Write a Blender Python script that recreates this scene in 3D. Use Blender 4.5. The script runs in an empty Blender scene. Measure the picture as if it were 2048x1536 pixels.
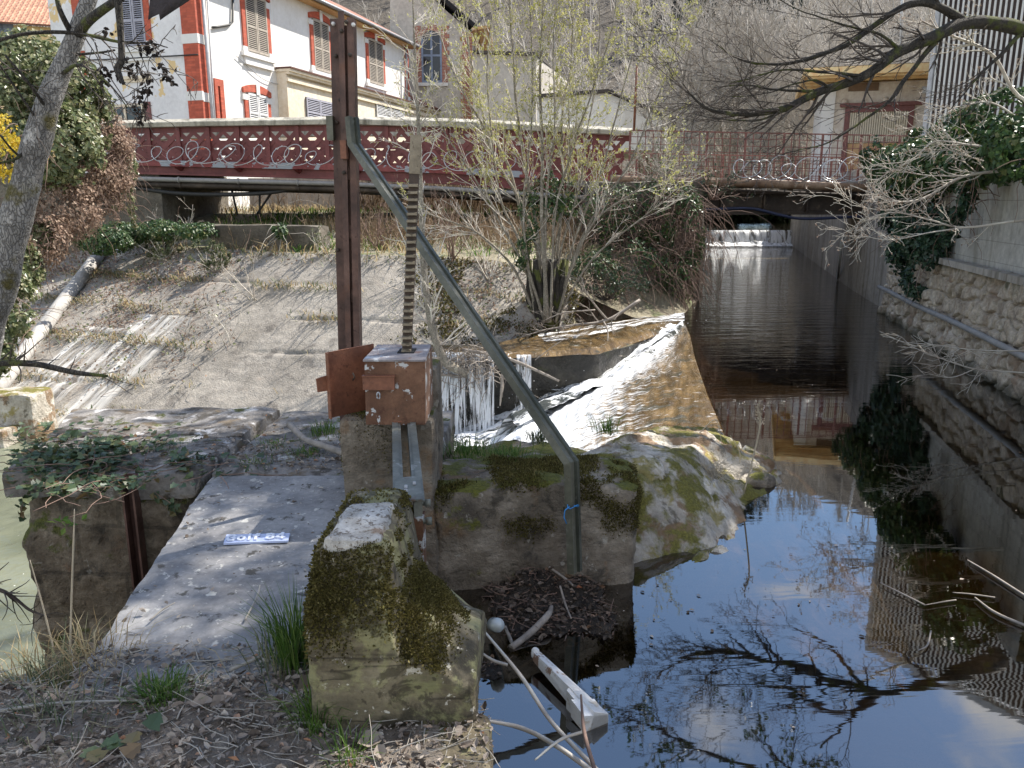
import bpy, math, random
import numpy as np
from mathutils import Vector, Matrix

SC = bpy.context.scene
COL = SC.collection
PI = math.pi
rad = math.radians
# ------------------------------------------------------------------ camera
PITCH, FPX, EYE = rad(13.0), 1577.0, 1.6
CP, SP = math.cos(PITCH), math.sin(PITCH)
cd = bpy.data.cameras.new('camera'); cam = bpy.data.objects.new('camera', cd); COL.objects.link(cam)
cam.location = (0, 0, EYE); cam.rotation_euler = (PI / 2 - PITCH, 0, 0)
cd.sensor_width = 36.0; cd.lens = 36.0 * FPX / 2048.0; cd.clip_start = .05; cd.clip_end = 2000
SC.camera = cam

def ray(px, py):
    u, v = (px - 1024) / FPX, (768 - py) / FPX
    return np.array([u, CP + v * SP, -SP + v * CP])
def U(px, py, Y):                       # where the sight line through a photo pixel reaches forward distance Y
    d = ray(px, py); return np.array([0, 0, EYE]) + d * (Y / d[1])
def UZ(px, py, z):                      # ... or height z
    d = ray(px, py); return np.array([0, 0, EYE]) + d * ((z - EYE) / d[2])
def UP(px, py, p, n):                   # ... or a plane
    d = ray(px, py); o = np.array([0, 0, EYE]); n = np.array(n, float)
    return o + d * (np.dot(np.array(p) - o, n) / np.dot(d, n))

# ------------------------------------------------------------------ numeric noise
def _h(ix, iy, iz, s):
    with np.errstate(over='ignore'):
        h = (ix.astype(np.int64) * 374761393 + iy.astype(np.int64) * 668265263 + iz.astype(np.int64) * 2147483647 + s * 974711)
        h = (h ^ (h >> 13)) * 1274126177
        h = h ^ (h >> 16)
    return (h & 0xffff) / 65535.0
def vnoise(P, f=1.0, s=0):
    P = np.asarray(P, float) * f; i = np.floor(P).astype(np.int64); w = P - i; w = w * w * (3 - 2 * w)
    out = 0
    for dx in (0, 1):
        for dy in (0, 1):
            for dz in (0, 1):
                ww = (w[..., 0] if dx else 1 - w[..., 0]) * (w[..., 1] if dy else 1 - w[..., 1]) * (w[..., 2] if dz else 1 - w[..., 2])
                out = out + ww * _h(i[..., 0] + dx, i[..., 1] + dy, i[..., 2] + dz, s)
    return out * 2 - 1
def fbm(P, f=1.0, o=4, s=0, g=.5):
    a, t, r = 1.0, 0, 0
    for k in range(o):
        r = r + a * vnoise(P, f, s + k * 17); t += a; a *= g; f *= 2.03
    return r / t
def XYZ(x, y, z=0.0):
    return np.stack(np.broadcast_arrays(np.asarray(x, float), np.asarray(y, float), np.asarray(z, float)), -1)
def smooth(a, b, x):
    t = np.clip((x - a) / (b - a), 0, 1); return t * t * (3 - 2 * t)
def nrm(v):
    v = np.asarray(v, float); return v / np.maximum(np.linalg.norm(v, axis=-1, keepdims=True), 1e-9)

# ------------------------------------------------------------------ mesh builder
class MB:
    def __init__(s):
        s.V, s.F, s.n, s.uv = [], [], 0, []
    def add(s, v, f, mi=0, sm=False, uv=None):
        v = np.asarray(v, float).reshape(-1, 3); f = np.asarray(f, np.int64)
        if len(f) == 0: return
        s.V.append(v); s.F.append((f + s.n, mi, sm)); s.n += len(v)
        s.uv.append(np.zeros((len(v), 2)) if uv is None else np.asarray(uv, float).reshape(-1, 2))
    def box(s, c, size, R=None, mi=0):
        q = np.array([[x, y, z] for x in (-.5, .5) for y in (-.5, .5) for z in (-.5, .5)]) * np.array(size, float)
        if R is not None: q = q @ np.asarray(R).T
        s.add(q + np.array(c, float), [[0, 1, 3, 2], [4, 6, 7, 5], [0, 4, 5, 1], [2, 3, 7, 6], [0, 2, 6, 4], [1, 5, 7, 3]], mi)
    def bx(s, x0, x1, y0, y1, z0, z1, mi=0):
        s.box(((x0 + x1) / 2, (y0 + y1) / 2, (z0 + z1) / 2), (x1 - x0, y1 - y0, z1 - z0), None, mi)
    def bar(s, a, b, w, h, up=(0, 0, 1), mi=0):
        a, b = np.array(a, float), np.array(b, float); t = nrm(b - a); x = nrm(np.cross(t, np.array(up, float))); y = np.cross(x, t)
        R = np.stack([x, t, y], 1); s.box((a + b) / 2, (w, np.linalg.norm(b - a), h), R, mi)
    def hexa(s, p, mi=0):               # 8 corners: bottom ring of 4, top ring of 4
        s.add(p, [[3, 2, 1, 0], [4, 5, 6, 7], [0, 1, 5, 4], [1, 2, 6, 5], [2, 3, 7, 6], [3, 0, 4, 7]], mi)
    def prism(s, poly, vec, mi=0):      # planar polygon pushed along vec
        p = np.asarray(poly, float); n = len(p); v = np.concatenate([p, p + np.array(vec, float)])
        s.add(v, [[i, (i + 1) % n, n + (i + 1) % n, n + i] for i in range(n)], mi)
        c0, c1 = p.mean(0), p.mean(0) + np.array(vec, float)
        s.add(np.concatenate([p, [c0]]), [[(i + 1) % n, i, n] for i in range(n)], mi)
        s.add(np.concatenate([p + np.array(vec, float), [c1]]), [[i, (i + 1) % n, n] for i in range(n)], mi)
    def ngon(s, poly, mi=0):
        s.add(poly, [list(range(len(poly)))], mi)
    def tubes(s, P, R, sides=5, mi=0, cap=True, sm=True):
        P = np.asarray(P, float); R = np.asarray(R, float)
        if P.ndim == 2: P, R = P[None], R[None]
        N, K, _ = P.shape
        if N == 0: return
        T = np.empty_like(P); T[:, 1:-1] = P[:, 2:] - P[:, :-2]; T[:, 0] = P[:, 1] - P[:, 0]; T[:, -1] = P[:, -1] - P[:, -2]
        T = nrm(T); m = nrm(P[:, -1] - P[:, 0])
        ref = np.where(np.abs(m[:, 2:3]) < .8, np.array([[0, 0, 1.]]), np.array([[1., .13, 0]]))[:, None, :]
        A = nrm(np.cross(T, ref)); B = np.cross(A, T)
        an = np.arange(sides) * 2 * PI / sides
        v = P[:, :, None] + R[:, :, None, None] * (np.cos(an)[:, None] * A[:, :, None] + np.sin(an)[:, None] * B[:, :, None])
        base = (np.arange(N)[:, None, None] * K + np.arange(K - 1)[None, :, None]) * sides
        j = np.arange(sides)[None, None]; jn = (j + 1) % sides
        f = np.stack([base + j, base + jn, base + sides + jn, base + sides + j], -1).reshape(-1, 4)
        s.add(v, f[:, ::-1], mi, sm)
        if cap and sides > 2:
            o = s.n - N * K * sides
            for k, fl in ((0, 1), (K - 1, -1)):
                idx = ((np.arange(N)[:, None] * K + k) * sides + np.arange(sides)[None])[:, ::fl]
                s.F.append((idx + o, mi, False))
    def tube(s, pts, r, sides=8, mi=0, cap=True, sm=True):
        P = np.asarray(pts, float); R = np.full(len(P), r) if np.isscalar(r) else np.asarray(r, float)
        s.tubes(P[None], R[None], sides, mi, cap, sm)
    def grid(s, X, mi=0, sm=True, uv=None, flip=False):
        X = np.asarray(X, float); a, b = X.shape[:2]
        i = (np.arange(a - 1)[:, None] * b + np.arange(b - 1)[None]).reshape(-1)
        f = np.stack([i, i + b, i + b + 1, i + 1], -1)
        if flip: f = f[:, ::-1]
        s.add(X, f, mi, sm, None if uv is None else np.asarray(uv))
    def lathe(s, prof, sides=20, axis=(0, 0, 1), at=(0, 0, 0), mi=0):
        z = nrm(np.array(axis, float)); x = nrm(np.cross(z, (0.3, .9, .2))); y = np.cross(z, x); an = np.arange(sides + 1) * 2 * PI / sides
        X = np.array([[np.array(at) + z * h + r * (math.cos(t) * x + math.sin(t) * y) for t in an] for r, h in prof])
        s.grid(X, mi)
    def leaves(s, C, D, N, L, W, fold=.25, mi=0, shape=0):
        C = np.asarray(C, float); n = len(C)
        if n == 0: return
        D = nrm(D); S = nrm(np.cross(D, N)); Nn = np.cross(S, D)
        L = np.broadcast_to(L, (n,))[:, None]; W = np.broadcast_to(W, (n,))[:, None]
        up = Nn * W * fold
        if shape == 0:                   # pointed oval leaf: two folded halves
            v = np.stack([C, C + D * L * .45 + S * W * .5 + up, C + D * L, C + D * L * .45 - S * W * .5 + up], 1)
            i = np.arange(n)[:, None] * 4
            f = np.concatenate([i + np.array([[0, 1, 2]]), i + np.array([[0, 2, 3]])])
        elif shape == 1:                 # lobed ivy leaf
            k = [(0, 0, 0), (.05, .5, 1), (.42, .33, .7), (.5, .45, 1), (1, 0, 0), (.5, -.45, 1), (.42, -.33, .7), (.05, -.5, 1)]
            v = np.stack([C + D * L * a + S * W * b + up * c for a, b, c in k], 1)
            i = np.arange(n)[:, None] * 8
            f = np.concatenate([i + np.array([t]) for t in ([0, 1, 2], [0, 2, 4], [2, 3, 4], [0, 4, 6], [4, 5, 6], [0, 6, 7])])
        else:                            # curled dry leaf: four strips
            k = [(0, 0, 0), (.3, .45, .9), (.65, .4, 1.5), (1, 0, .6), (.65, -.4, .4), (.3, -.45, 1.2), (.45, 0, -.3)]
            v = np.stack([C + D * L * a + S * W * b + up * c for a, b, c in k], 1)
            i = np.arange(n)[:, None] * 7
            f = np.concatenate([i + np.array([t]) for t in ([0, 1, 6], [1, 2, 6], [2, 3, 6], [3, 4, 6], [4, 5, 6], [5, 0, 6])])
        s.add(v, f, mi, False)
    def blades(s, C, D, L, W, bend, mi=0):   # grass blades: C base, D lean direction (horizontal), 3 points
        n = len(C); C = np.asarray(C, float); D = np.asarray(D, float); L = np.broadcast_to(L, (n,))[:, None]; W = np.broadcast_to(W, (n,))[:, None]
        Z = np.array([[0, 0, 1.]]); b = np.broadcast_to(bend, (n,))[:, None]; S = nrm(np.cross(D, Z) + 1e-6)
        m1 = C + Z * L * .5 + D * L * b * .25; m2 = C + Z * L * (1 - .25 * b) * .9 + D * L * b * .8
        v = np.stack([C - S * W, C + S * W, m1 + S * W * .8, m1 - S * W * .8, m2], 1); i = np.arange(n)[:, None] * 5
        s.add(v, i + np.array([[0, 1, 2, 3]]), mi); o = s.n - n * 5
        s.F.append((i + np.array([[3, 2, 4]]) + o, mi, False))
    def build(s, name, mats, parent=None, loc=None, cat=None, label=None, group=None, kind=None):
        V = np.concatenate(s.V); mats = mats if isinstance(mats, (list, tuple)) else [mats]
        if parent is not None:
            o0 = np.array(parent.get('_at', (0, 0, 0)), float) if loc is None else np.array(loc, float)
        elif loc is None:
            lo, hi = V.min(0), V.max(0); o0 = np.array([(lo[0] + hi[0]) / 2, (lo[1] + hi[1]) / 2, lo[2]])
        else: o0 = np.array(loc, float)
        me = bpy.data.meshes.new(name); me.vertices.add(len(V)); me.vertices.foreach_set('co', (V - o0).astype(np.float32).ravel())
        tot = sum(f.size for f, _, _ in s.F); nf = sum(len(f) for f, _, _ in s.F)
        me.loops.add(tot); me.polygons.add(nf)
        vi = np.concatenate([f.ravel() for f, _, _ in s.F]); me.loops.foreach_set('vertex_index', vi.astype(np.int32))
        ln = np.concatenate([np.full(len(f), f.shape[1]) for f, _, _ in s.F]); ls = np.concatenate([[0], np.cumsum(ln)[:-1]])
        me.polygons.foreach_set('loop_start', ls.astype(np.int32))
        me.polygons.foreach_set('material_index', np.concatenate([np.full(len(f), m) for f, m, _ in s.F]).astype(np.int32))
        me.polygons.foreach_set('use_smooth', np.concatenate([np.full(len(f), b) for f, _, b in s.F]).astype(bool))
        uv = np.concatenate(s.uv)
        if np.any(uv):
            l = me.uv_layers.new(name='UVMap'); l.data.foreach_set('uv', uv[vi].astype(np.float32).ravel())
        for m in mats: me.materials.append(m)
        me.update(calc_edges=True); me.validate()
        o = bpy.data.objects.new(name, me); COL.objects.link(o)
        if parent is not None:
            o.parent = parent
            o['_at'] = [float(a) for a in o0]
            pa = np.array(parent.get('_at', (0, 0, 0)), float)
            o.location = o0 - pa
        else:
            o.location = o0; o['_at'] = [float(a) for a in o0]
        tag(o, label, cat, group, kind)
        return o

def tag(o, label=None, cat=None, group=None, kind=None):
    for k, v in (('label', label), ('category', cat), ('group', group), ('kind', kind)):
        if v: o[k] = v
    return o
def thing(name, at, label, cat, group=None, kind=None):
    o = bpy.data.objects.new(name, None); COL.objects.link(o); o.location = at; o['_at'] = [float(a) for a in at]
    o.empty_display_size = .2
    return tag(o, label, cat, group, kind)
def copy_thing(o, loc, rz=0.0, sc=1.0, label=None):
    def cp(a, par):
        c = a.copy(); COL.objects.link(c)
        if par is not None: c.parent = par
        for k in a.children: cp(k, c)
        return c
    c = cp(o, None); c.location = loc; c.rotation_euler[2] = rz; c.scale = (sc, sc, sc)
    if label: c['label'] = label
    return c

# stone-like solid: a bilinear footprint block, corners rounded, every face pushed about by noise
def rough_block(mb, foot, z0, z1, res=.05, amp=.02, f=3.0, r=.04, seed=0, ztop=None, amp2=.006, mi=0, sm=True):
    foot = np.array(foot, float); ex = max(np.linalg.norm(foot[1] - foot[0]), np.linalg.norm(foot[2] - foot[3]))
    ey = max(np.linalg.norm(foot[3] - foot[0]), np.linalg.norm(foot[2] - foot[1])); ez = z1 - z0
    def warp(u, v, w):                   # metric box coordinates
        p = np.stack([u, v, w], -1); lo = np.array([r, r, r]); hi = np.array([ex - r, ey - r, ez - r])
        c = np.clip(p, lo, np.maximum(lo, hi)); d = p - c; l = np.linalg.norm(d, axis=-1, keepdims=True)
        p = np.where(l > 1e-9, c + d / np.maximum(l, 1e-9) * np.minimum(l, r), p)
        a, b = p[..., 0:1] / ex, p[..., 1:2] / ey
        xy = (1 - a) * (1 - b) * foot[0] + a * (1 - b) * foot[1] + a * b * foot[2] + (1 - a) * b * foot[3]
        z = z0 + p[..., 2]
        if ztop is not None:
            z = z0 + (z - z0) * (ztop(xy[..., 0], xy[..., 1]) - z0) / ez
        q = np.concatenate([xy, z[..., None]], -1)
        dn = np.stack([fbm(q, f, 3, seed + k * 5) for k in (1, 2, 3)], -1) * amp
        dn += np.stack([fbm(q, f * 6, 2, seed + k * 7) for k in (1, 2, 3)], -1) * amp2
        return q + dn
    nx, ny, nz = [max(2, int(e / res) + 1) for e in (ex, ey, ez)]
    x, y, z = np.linspace(0, ex, nx), np.linspace(0, ey, ny), np.linspace(0, ez, nz)
    o = np.zeros
    A, B = np.meshgrid(x, z, indexing='ij'); mb.grid(warp(A, 0 * A, B), mi, sm, flip=False); mb.grid(warp(A, 0 * A + ey, B), mi, sm, flip=True)
    A, B = np.meshgrid(y, z, indexing='ij'); mb.grid(warp(0 * A, A, B), mi, sm, flip=True); mb.grid(warp(0 * A + ex, A, B), mi, sm)
    A, B = np.meshgrid(x, y, indexing='ij'); mb.grid(warp(A, B, 0 * A + ez), mi, sm); mb.grid(warp(A, B, 0 * A), mi, sm, flip=True)

# ------------------------------------------------------------------ branching wood
def run(rng, p0, d, L, r0, r1, K, wob, trop, tropw):
    n = len(p0); P = np.zeros((n, K, 3)); P[:, 0] = p0; d = nrm(d); st = (L / (K - 1))[:, None]
    for k in range(1, K):
        d = nrm(d + rng.normal(0, wob, (n, 3)) + np.array(trop) * tropw); P[:, k] = P[:, k - 1] + d * st
    t = np.linspace(0, 1, K)[None]; R = np.asarray(r0)[:, None] * (1 - t) + np.asarray(r1)[:, None] * t
    return P, R
def at_t(P, R, idx, t):
    K = P.shape[1]; f = t * (K - 1); k = np.clip(f.astype(int), 0, K - 2); w = (f - k)
    p = P[idx, k] * (1 - w[:, None]) + P[idx, k + 1] * w[:, None]
    return p, nrm(P[idx, k + 1] - P[idx, k]), R[idx, k] * (1 - w) + R[idx, k + 1] * w
def kids(rng, P, R, Ls, m, t0, t1, ang, lr, flat=None):
    N = len(P); idx = np.repeat(np.arange(N), m); n = len(idx)
    t = rng.uniform(t0, t1, n); p, T, r = at_t(P, R, idx, t)
    q = rng.normal(0, 1, (n, 3))
    if flat is not None: q = q * np.array(flat)
    S = nrm(q - T * np.sum(q * T, -1, keepdims=True)); a = rng.normal(ang, .18, n)[:, None]
    d = T * np.cos(a) + S * np.sin(a)
    return p, d, Ls[idx] * lr * rng.uniform(.55, 1.15, n) * (1.15 - .55 * t), r
def poly_branch(pts, rads, n=24):
    pts = np.array(pts, float); K = len(pts); t = np.linspace(0, K - 1, n)
    k = np.clip(t.astype(int), 0, K - 2); w = (t - k)[:, None]
    g = np.gradient(pts, axis=0)
    h00, h10, h01, h11 = 2*w**3-3*w**2+1, w**3-2*w**2+w, -2*w**3+3*w**2, w**3-w**2
    P = h00 * pts[k] + h10 * g[k] + h01 * pts[k + 1] + h11 * g[k + 1]
    R = np.interp(t, range(K), rads)
    return P, R
# ------------------------------------------------------------------ materials
class NT:
    def __init__(s, name):
        s.m = bpy.data.materials.new(name); s.m.use_nodes = True; s.t = s.m.node_tree; s.t.nodes.clear()
        s.out = s.t.nodes.new('ShaderNodeOutputMaterial'); s._p = None
    def n(s, typ, ins=None, **pr):
        nd = s.t.nodes.new('ShaderNode' + typ)
        for k, v in pr.items(): setattr(nd, k, v)
        for k, v in (ins or {}).items():
            sk = nd.inputs[k]
            if isinstance(v, bpy.types.NodeSocket): s.t.links.new(v, sk)
            elif isinstance(v, (tuple, list)) and sk.type == 'RGBA' and len(v) == 3: sk.default_value = (*v, 1)
            else: sk.default_value = v
        return nd
    @property
    def pos(s):
        if s._p is None: s._p = s.n('NewGeometry')
        return s._p.outputs['Position']
    @property
    def nz(s):
        s.pos; return s.n('SeparateXYZ', {0: s._p.outputs['Normal']}).outputs[2]
    @property
    def island(s):
        s.pos; return s._p.outputs['Random Per Island']
    def uv(s): return s.n('TexCoord').outputs['UV']
    def scl(s, v, sc, rot=(0, 0, 0)):
        return s.n('Mapping', {0: v, 'Scale': sc, 'Rotation': rot}).outputs[0]
    def noise(s, scale, detail=4, rough=.55, v=None, dist=0.0):
        return s.n('TexNoise', {'Vector': s.pos if v is None else v, 'Scale': scale, 'Detail': detail, 'Roughness': rough, 'Distortion': dist}).outputs[0]
    def vor(s, scale, v=None, feature='F1', out=0, rnd=1.0):
        return s.n('TexVoronoi', {'Vector': s.pos if v is None else v, 'Scale': scale, 'Randomness': rnd}, feature=feature).outputs[out]
    def ramp(s, fac, stops, interp='LINEAR'):
        nd = s.n('ValToRGB', {0: fac}); e = nd.color_ramp.elements; nd.color_ramp.interpolation = interp
        while len(e) < len(stops): e.new(.5)
        for i, (p, c) in enumerate(stops):
            e[i].position = p; e[i].color = (*c, 1) if not np.isscalar(c) else (c, c, c, 1)
        return nd.outputs[0]
    def mr(s, v, a, b, c=0.0, d=1.0):
        return s.n('MapRange', {0: v, 1: a, 2: b, 3: c, 4: d}, interpolation_type='SMOOTHSTEP').outputs[0]
    def math(s, op, a, b=0.0, c=None):
        i = {0: a, 1: b}
        if c is not None: i[2] = c
        return s.n('Math', i, operation=op).outputs[0]
    def mix(s, f, a, b, bl='MIX'):
        nd = s.n('Mix', data_type='RGBA', blend_type=bl)
        for k, v in ((0, f), (6, a), (7, b)):
            if isinstance(v, bpy.types.NodeSocket): s.t.links.new(v, nd.inputs[k])
            else: nd.inputs[k].default_value = (*v, 1) if isinstance(v, (tuple, list)) else v
        return nd.outputs[2]
    def bump(s, h, st, dist, n=None):
        i = {'Height': h, 'Strength': st, 'Distance': dist}
        if n is not None: i['Normal'] = n
        return s.n('Bump', i).outputs[0]
    def bsdf(s, col, rough=.8, normal=None, **kw):
        i = {'Base Color': col, 'Roughness': rough}
        if normal is not None: i['Normal'] = normal
        i.update(kw); return s.n('BsdfPrincipled', i).outputs[0]
    def done(s, sh):
        s.t.links.new(sh, s.out.inputs[0]); return s.m

M = {}
def weathered(name, cols, scale=2.0, spots=(), moss=None, streak=None, bump=((30, .5, .01),), rough=.85, metal=0.0, joints=None, detail=8, boards=False):
    """cols: noise ramp stops; spots: (scale, lo, hi, colour, strength) patches; moss: (lo, hi, scale, colour) on upward faces;
       streak: (colour, strength) run-down marks; bump: (scale, strength, distance)"""
    t = NT(name); f = t.noise(scale, detail, .6)
    c = t.ramp(f, cols)
    c = t.mix(.35, c, t.ramp(t.noise(scale * 9, 5, .7), [(.3, .25), (.7, .9)]), 'OVERLAY')
    if streak:
        g = t.noise(1, 6, .6, t.scl(t.pos, (5, 5, .35)))
        c = t.mix(t.math('MULTIPLY', t.mr(g, .48, .68), streak[1]), c, streak[0])
    for sc, lo, hi, col, st in spots:
        m = t.mr(t.noise(sc, 6, .62, dist=.3), lo, hi); c = t.mix(t.math('MULTIPLY', m, st), c, col)
    hts = None
    if boards:
        g = t.noise(1, 5, .6, t.scl(t.pos, (1.2, 1.2, 13))); c = t.mix(.55, c, t.ramp(g, [(.3, .12), (.5, .5), (.7, .9)]), 'OVERLAY')
        ln_ = t.math('ADD', t.mr(t.math('ABSOLUTE', t.math('SUBTRACT', t.noise(1, 3, .5, t.scl(t.pos, (.9, .9, 9))), .47)), 0, .022, 1, 0), 0.0); c = t.mix(t.math('MULTIPLY', ln_, .8), c, (.03, .024, .014)); g = t.math('SUBTRACT', g, t.math('MULTIPLY', ln_, .6)); c = t.mix(t.math('MULTIPLY', t.mr(t.noise(5, 6, .7), .5, .6), .55), c, (.34, .33, .15)); c = t.mix(t.math('MULTIPLY', t.mr(t.noise(8, 6, .7, None, .6), .53, .62), .75), c, (.04, .032, .018))
        pit = t.mr(t.noise(26, 3, .5), .64, .7); c = t.mix(t.math('MULTIPLY', pit, .7), c, (.04, .03, .02)); hts = g
    if joints:                           # (z spacing, x spacing, width, colour): courses of stone
        b = t.n('TexBrick', {'Vector': t.scl(t.n('CombineXYZ', {0: t.math('ADD', t.n('SeparateXYZ', {0: t.pos}).outputs[0], t.n('SeparateXYZ', {0: t.pos}).outputs[1]), 1: t.n('SeparateXYZ', {0: t.pos}).outputs[2]}).outputs[0], (1, 1, 1)),
                             'Color1': (1, 1, 1), 'Color2': (.8, .8, .8), 'Mortar': (0, 0, 0), 'Scale': 1.0, 'Mortar Size': joints[2], 'Mortar Smooth': .3, 'Brick Width': joints[1], 'Row Height': joints[0]})
        c = t.mix(.35, c, b.outputs[0], 'MULTIPLY'); hts = b.outputs[1]
    mk = None
    if moss:
        lo, hi, sc, col = moss
        mk = t.mr(t.math('ADD', t.noise(sc, 7, .65), t.math('MULTIPLY', t.nz, .22)), lo, hi)
        mc = t.ramp(t.noise(60, 4, .7), [(.3, tuple(a * .45 for a in col)), (.7, tuple(min(1, a * 1.35) for a in col))])
        c = t.mix(mk, c, mc)
    n = None
    if hts is not None: n = t.bump(hts, -.6, .02)
    for sc, st, ds in bump: n = t.bump(t.noise(sc, 6, .65), st, ds, n)
    if mk is not None: n = t.bump(t.math('MULTIPLY', t.noise(140, 3, .6), mk), .8, .015, n)
    M[name] = t.done(t.bsdf(c, rough, n, Metallic=metal)); return M[name]

def leafmat(name, stops, rough=.45, trans=.35, spec=.5, noise=True):
    t = NT(name); c = t.ramp(t.island, stops)
    if noise: c = t.mix(.25, c, t.ramp(t.noise(3, 3), [(.3, .2), (.7, .8)]), 'OVERLAY')
    p = t.bsdf(c, rough, **{'Specular IOR Level': spec})
    tr = t.n('BsdfTranslucent', {0: c}).outputs[0]
    M[name] = t.done(t.n('MixShader', {0: trans, 1: p, 2: tr}).outputs[0]); return M[name]

def plain(name, col, rough=.6, metal=0.0, var=.25, scale=8, bump=(40, .2, .004), **kw):
    t = NT(name); c = t.mix(var, col, t.ramp(t.noise(scale, 6, .65), [(.3, .1), (.7, .9)]), 'OVERLAY')
    M[name] = t.done(t.bsdf(c, rough, t.bump(t.noise(bump[0], 5), bump[1], bump[2]), Metallic=metal, **kw)); return M[name]

# stone, soil, concrete
MOSS = (.12, .13, .022)
weathered('soil', [(.3, (.11, .088, .068)), (.5, (.21, .175, .14)), (.72, (.32, .275, .23))], 5, [(18, .55, .62, (.3, .26, .21), .6)], bump=((25, .8, .03), (120, .8, .01)), rough=.95)
weathered('mud', [(.3, (.028, .02, .014)), (.6, (.075, .057, .042)), (.8, (.14, .11, .08))], 9, bump=((30, 1, .03), (120, .8, .012)), rough=.6)
weathered('slab', [(.3, (.15, .148, .15)), (.5, (.235, .232, .232)), (.7, (.33, .32, .31))], 3.0,
          [(9, .58, .64, (.05, .045, .035), .85), (14, .6, .66, (.62, .6, .54), .8), (45, .63, .68, (.6, .58, .54), .7), (5, .6, .75, (.15, .145, .14), .6)], bump=((60, .35, .006), (12, .2, .01)))
weathered('blockcrete', [(.3, (.085, .068, .042)), (.5, (.165, .137, .085)), (.72, (.29, .25, .165))], 4.0,
          [(4.5, .53, .66, (.035, .03, .018), .85), (3, .6, .7, (.28, .29, .12), .6), (22, .63, .67, (.66, .62, .52), .8)], moss=None, streak=((.05, .04, .025), .55), boards=True, bump=((14, .6, .02), (70, .6, .006)))
weathered('capstone', [(.3, (.27, .25, .215)), (.5, (.45, .425, .385)), (.7, (.62, .595, .55))], 14, [(55, .52, .62, (.12, .09, .06), .85), (7, .58, .66, (.2, .11, .05), .7)], bump=((40, .8, .015), (140, .5, .004)))
weathered('masonry', [(.3, (.075, .058, .04)), (.5, (.2, .16, .112)), (.72, (.36, .31, .235))], 4.2,
          [(5, .54, .66, (.035, .03, .022), .8), (9, .62, .68, (.42, .4, .35), .6), (3, .6, .7, (.25, .13, .06), .45)], moss=(.58, .68, 4.5, MOSS), joints=(.31, .52, .014), bump=((7, .9, .06), (26, .9, .03), (110, .5, .005)))
weathered('piertop', [(.3, (.1, .09, .08)), (.5, (.2, .185, .17)), (.7, (.34, .32, .3))], 5,
          [(4, .56, .64, (.62, .6, .58), .9), (7, .5, .62, (.055, .045, .032), .85), (6, .55, .64, (.15, .11, .065), .8)], moss=(.8, .88, 5, MOSS), bump=((12, .6, .03), (70, .6, .006)))
weathered('rock', [(.3, (.22, .195, .16)), (.5, (.42, .38, .32)), (.7, (.64, .6, .53))], 3.4,
          [(2.4, .52, .59, (.19, .1, .035), .8), (5, .58, .66, (.07, .06, .04), .7), (3.1, .57, .64, (.26, .21, .04), .8), (13, .62, .68, (.66, .64, .58), .35)], moss=(.66, .76, 2.2, (.2, .18, .035)), bump=((6, .6, .06), (24, .6, .02), (110, .5, .005)))
weathered('rock_moss_wall', [(.3, (.075, .06, .044)), (.5, (.2, .165, .125)), (.72, (.4, .35, .28))], 2.6,
          [(3, .56, .66, (.22, .12, .05), .6), (5, .57, .66, (.04, .034, .025), .75), (14, .62, .68, (.5, .47, .41), .6)], moss=(.66, .74, 3.2, (.15, .15, .02)), bump=((6, .9, .06), (22, .9, .03), (90, .6, .006)))
weathered('revetment', [(.3, (.2, .18, .152)), (.5, (.3, .272, .235)), (.7, (.4, .365, .315))], 1.2,
          [(2.2, .56, .66, (.13, .115, .1), .75), (1.1, .56, .7, (.4, .31, .24), .5), (30, .55, .7, (.5, .46, .42), .5)], bump=((9, .5, .05), (40, .8, .03), (140, .4, .006)))
weathered('berm', [(.3, (.16, .13, .09)), (.5, (.27, .235, .16)), (.7, (.36, .32, .22))], 1.5, [(1.2, .52, .62, (.12, .15, .05), .8)], bump=((6, .8, .1), (30, .8, .04)))
weathered('coping', [(.3, (.3, .28, .23)), (.5, (.43, .4, .33)), (.7, (.52, .49, .42))], 1.5, [(6, .6, .66, (.2, .18, .13), .6)], streak=((.09, .08, .06), .8), bump=((30, .5, .02),))
weathered('wallcrete', [(.3, (.24, .215, .185)), (.5, (.36, .325, .28)), (.7, (.45, .41, .36))], .9, [(2, .6, .7, (.12, .11, .06), .6)], streak=((.12, .1, .07), .7), bump=((12, .4, .03),))
weathered('blockwall', [(.3, (.36, .345, .31)), (.5, (.47, .45, .41)), (.7, (.55, .53, .48))], 1.1, [(2, .6, .7, (.27, .24, .18), .6)], streak=((.2, .18, .13), .5), joints=(.27, .62, .006), bump=((30, .35, .01),))
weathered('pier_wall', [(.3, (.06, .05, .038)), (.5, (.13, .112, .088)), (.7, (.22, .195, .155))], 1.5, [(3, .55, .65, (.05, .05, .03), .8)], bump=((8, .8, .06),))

def rubble(name):
    t = NT(name); c = t.ramp(t.noise(3.2, 7, .62), [(.3, (.27, .21, .155)), (.5, (.46, .38, .29)), (.7, (.6, .525, .43))])
    c = t.mix(.5, c, t.ramp(t.noise(15, 6, .72), [(.3, .1), (.7, .9)]), 'OVERLAY')
    c = t.mix(t.math('MULTIPLY', t.mr(t.noise(2.2, 6, .6), .55, .66), .7), c, (.3, .2, .13))
    zz = t.math('ADD', t.n('SeparateXYZ', {0: t.pos}).outputs[2], t.math('MULTIPLY', t.noise(2.5, 5), .35)); c = t.mix(t.mr(zz, -.42, -.25, .8, 0), c, (.05, .048, .026))
    c = t.mix(t.mr(t.math('ADD', zz, t.math('MULTIPLY', t.noise(5, 5), .5)), .98, 1.12, 0, .7), c, (.07, .075, .03))
    n = t.bump(t.noise(9, 6, .7), .8, .05); n = t.bump(t.noise(34, 5, .7), .7, .015, n)
    M[name] = t.done(t.bsdf(c, .9, n))
rubble('rubble')

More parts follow.
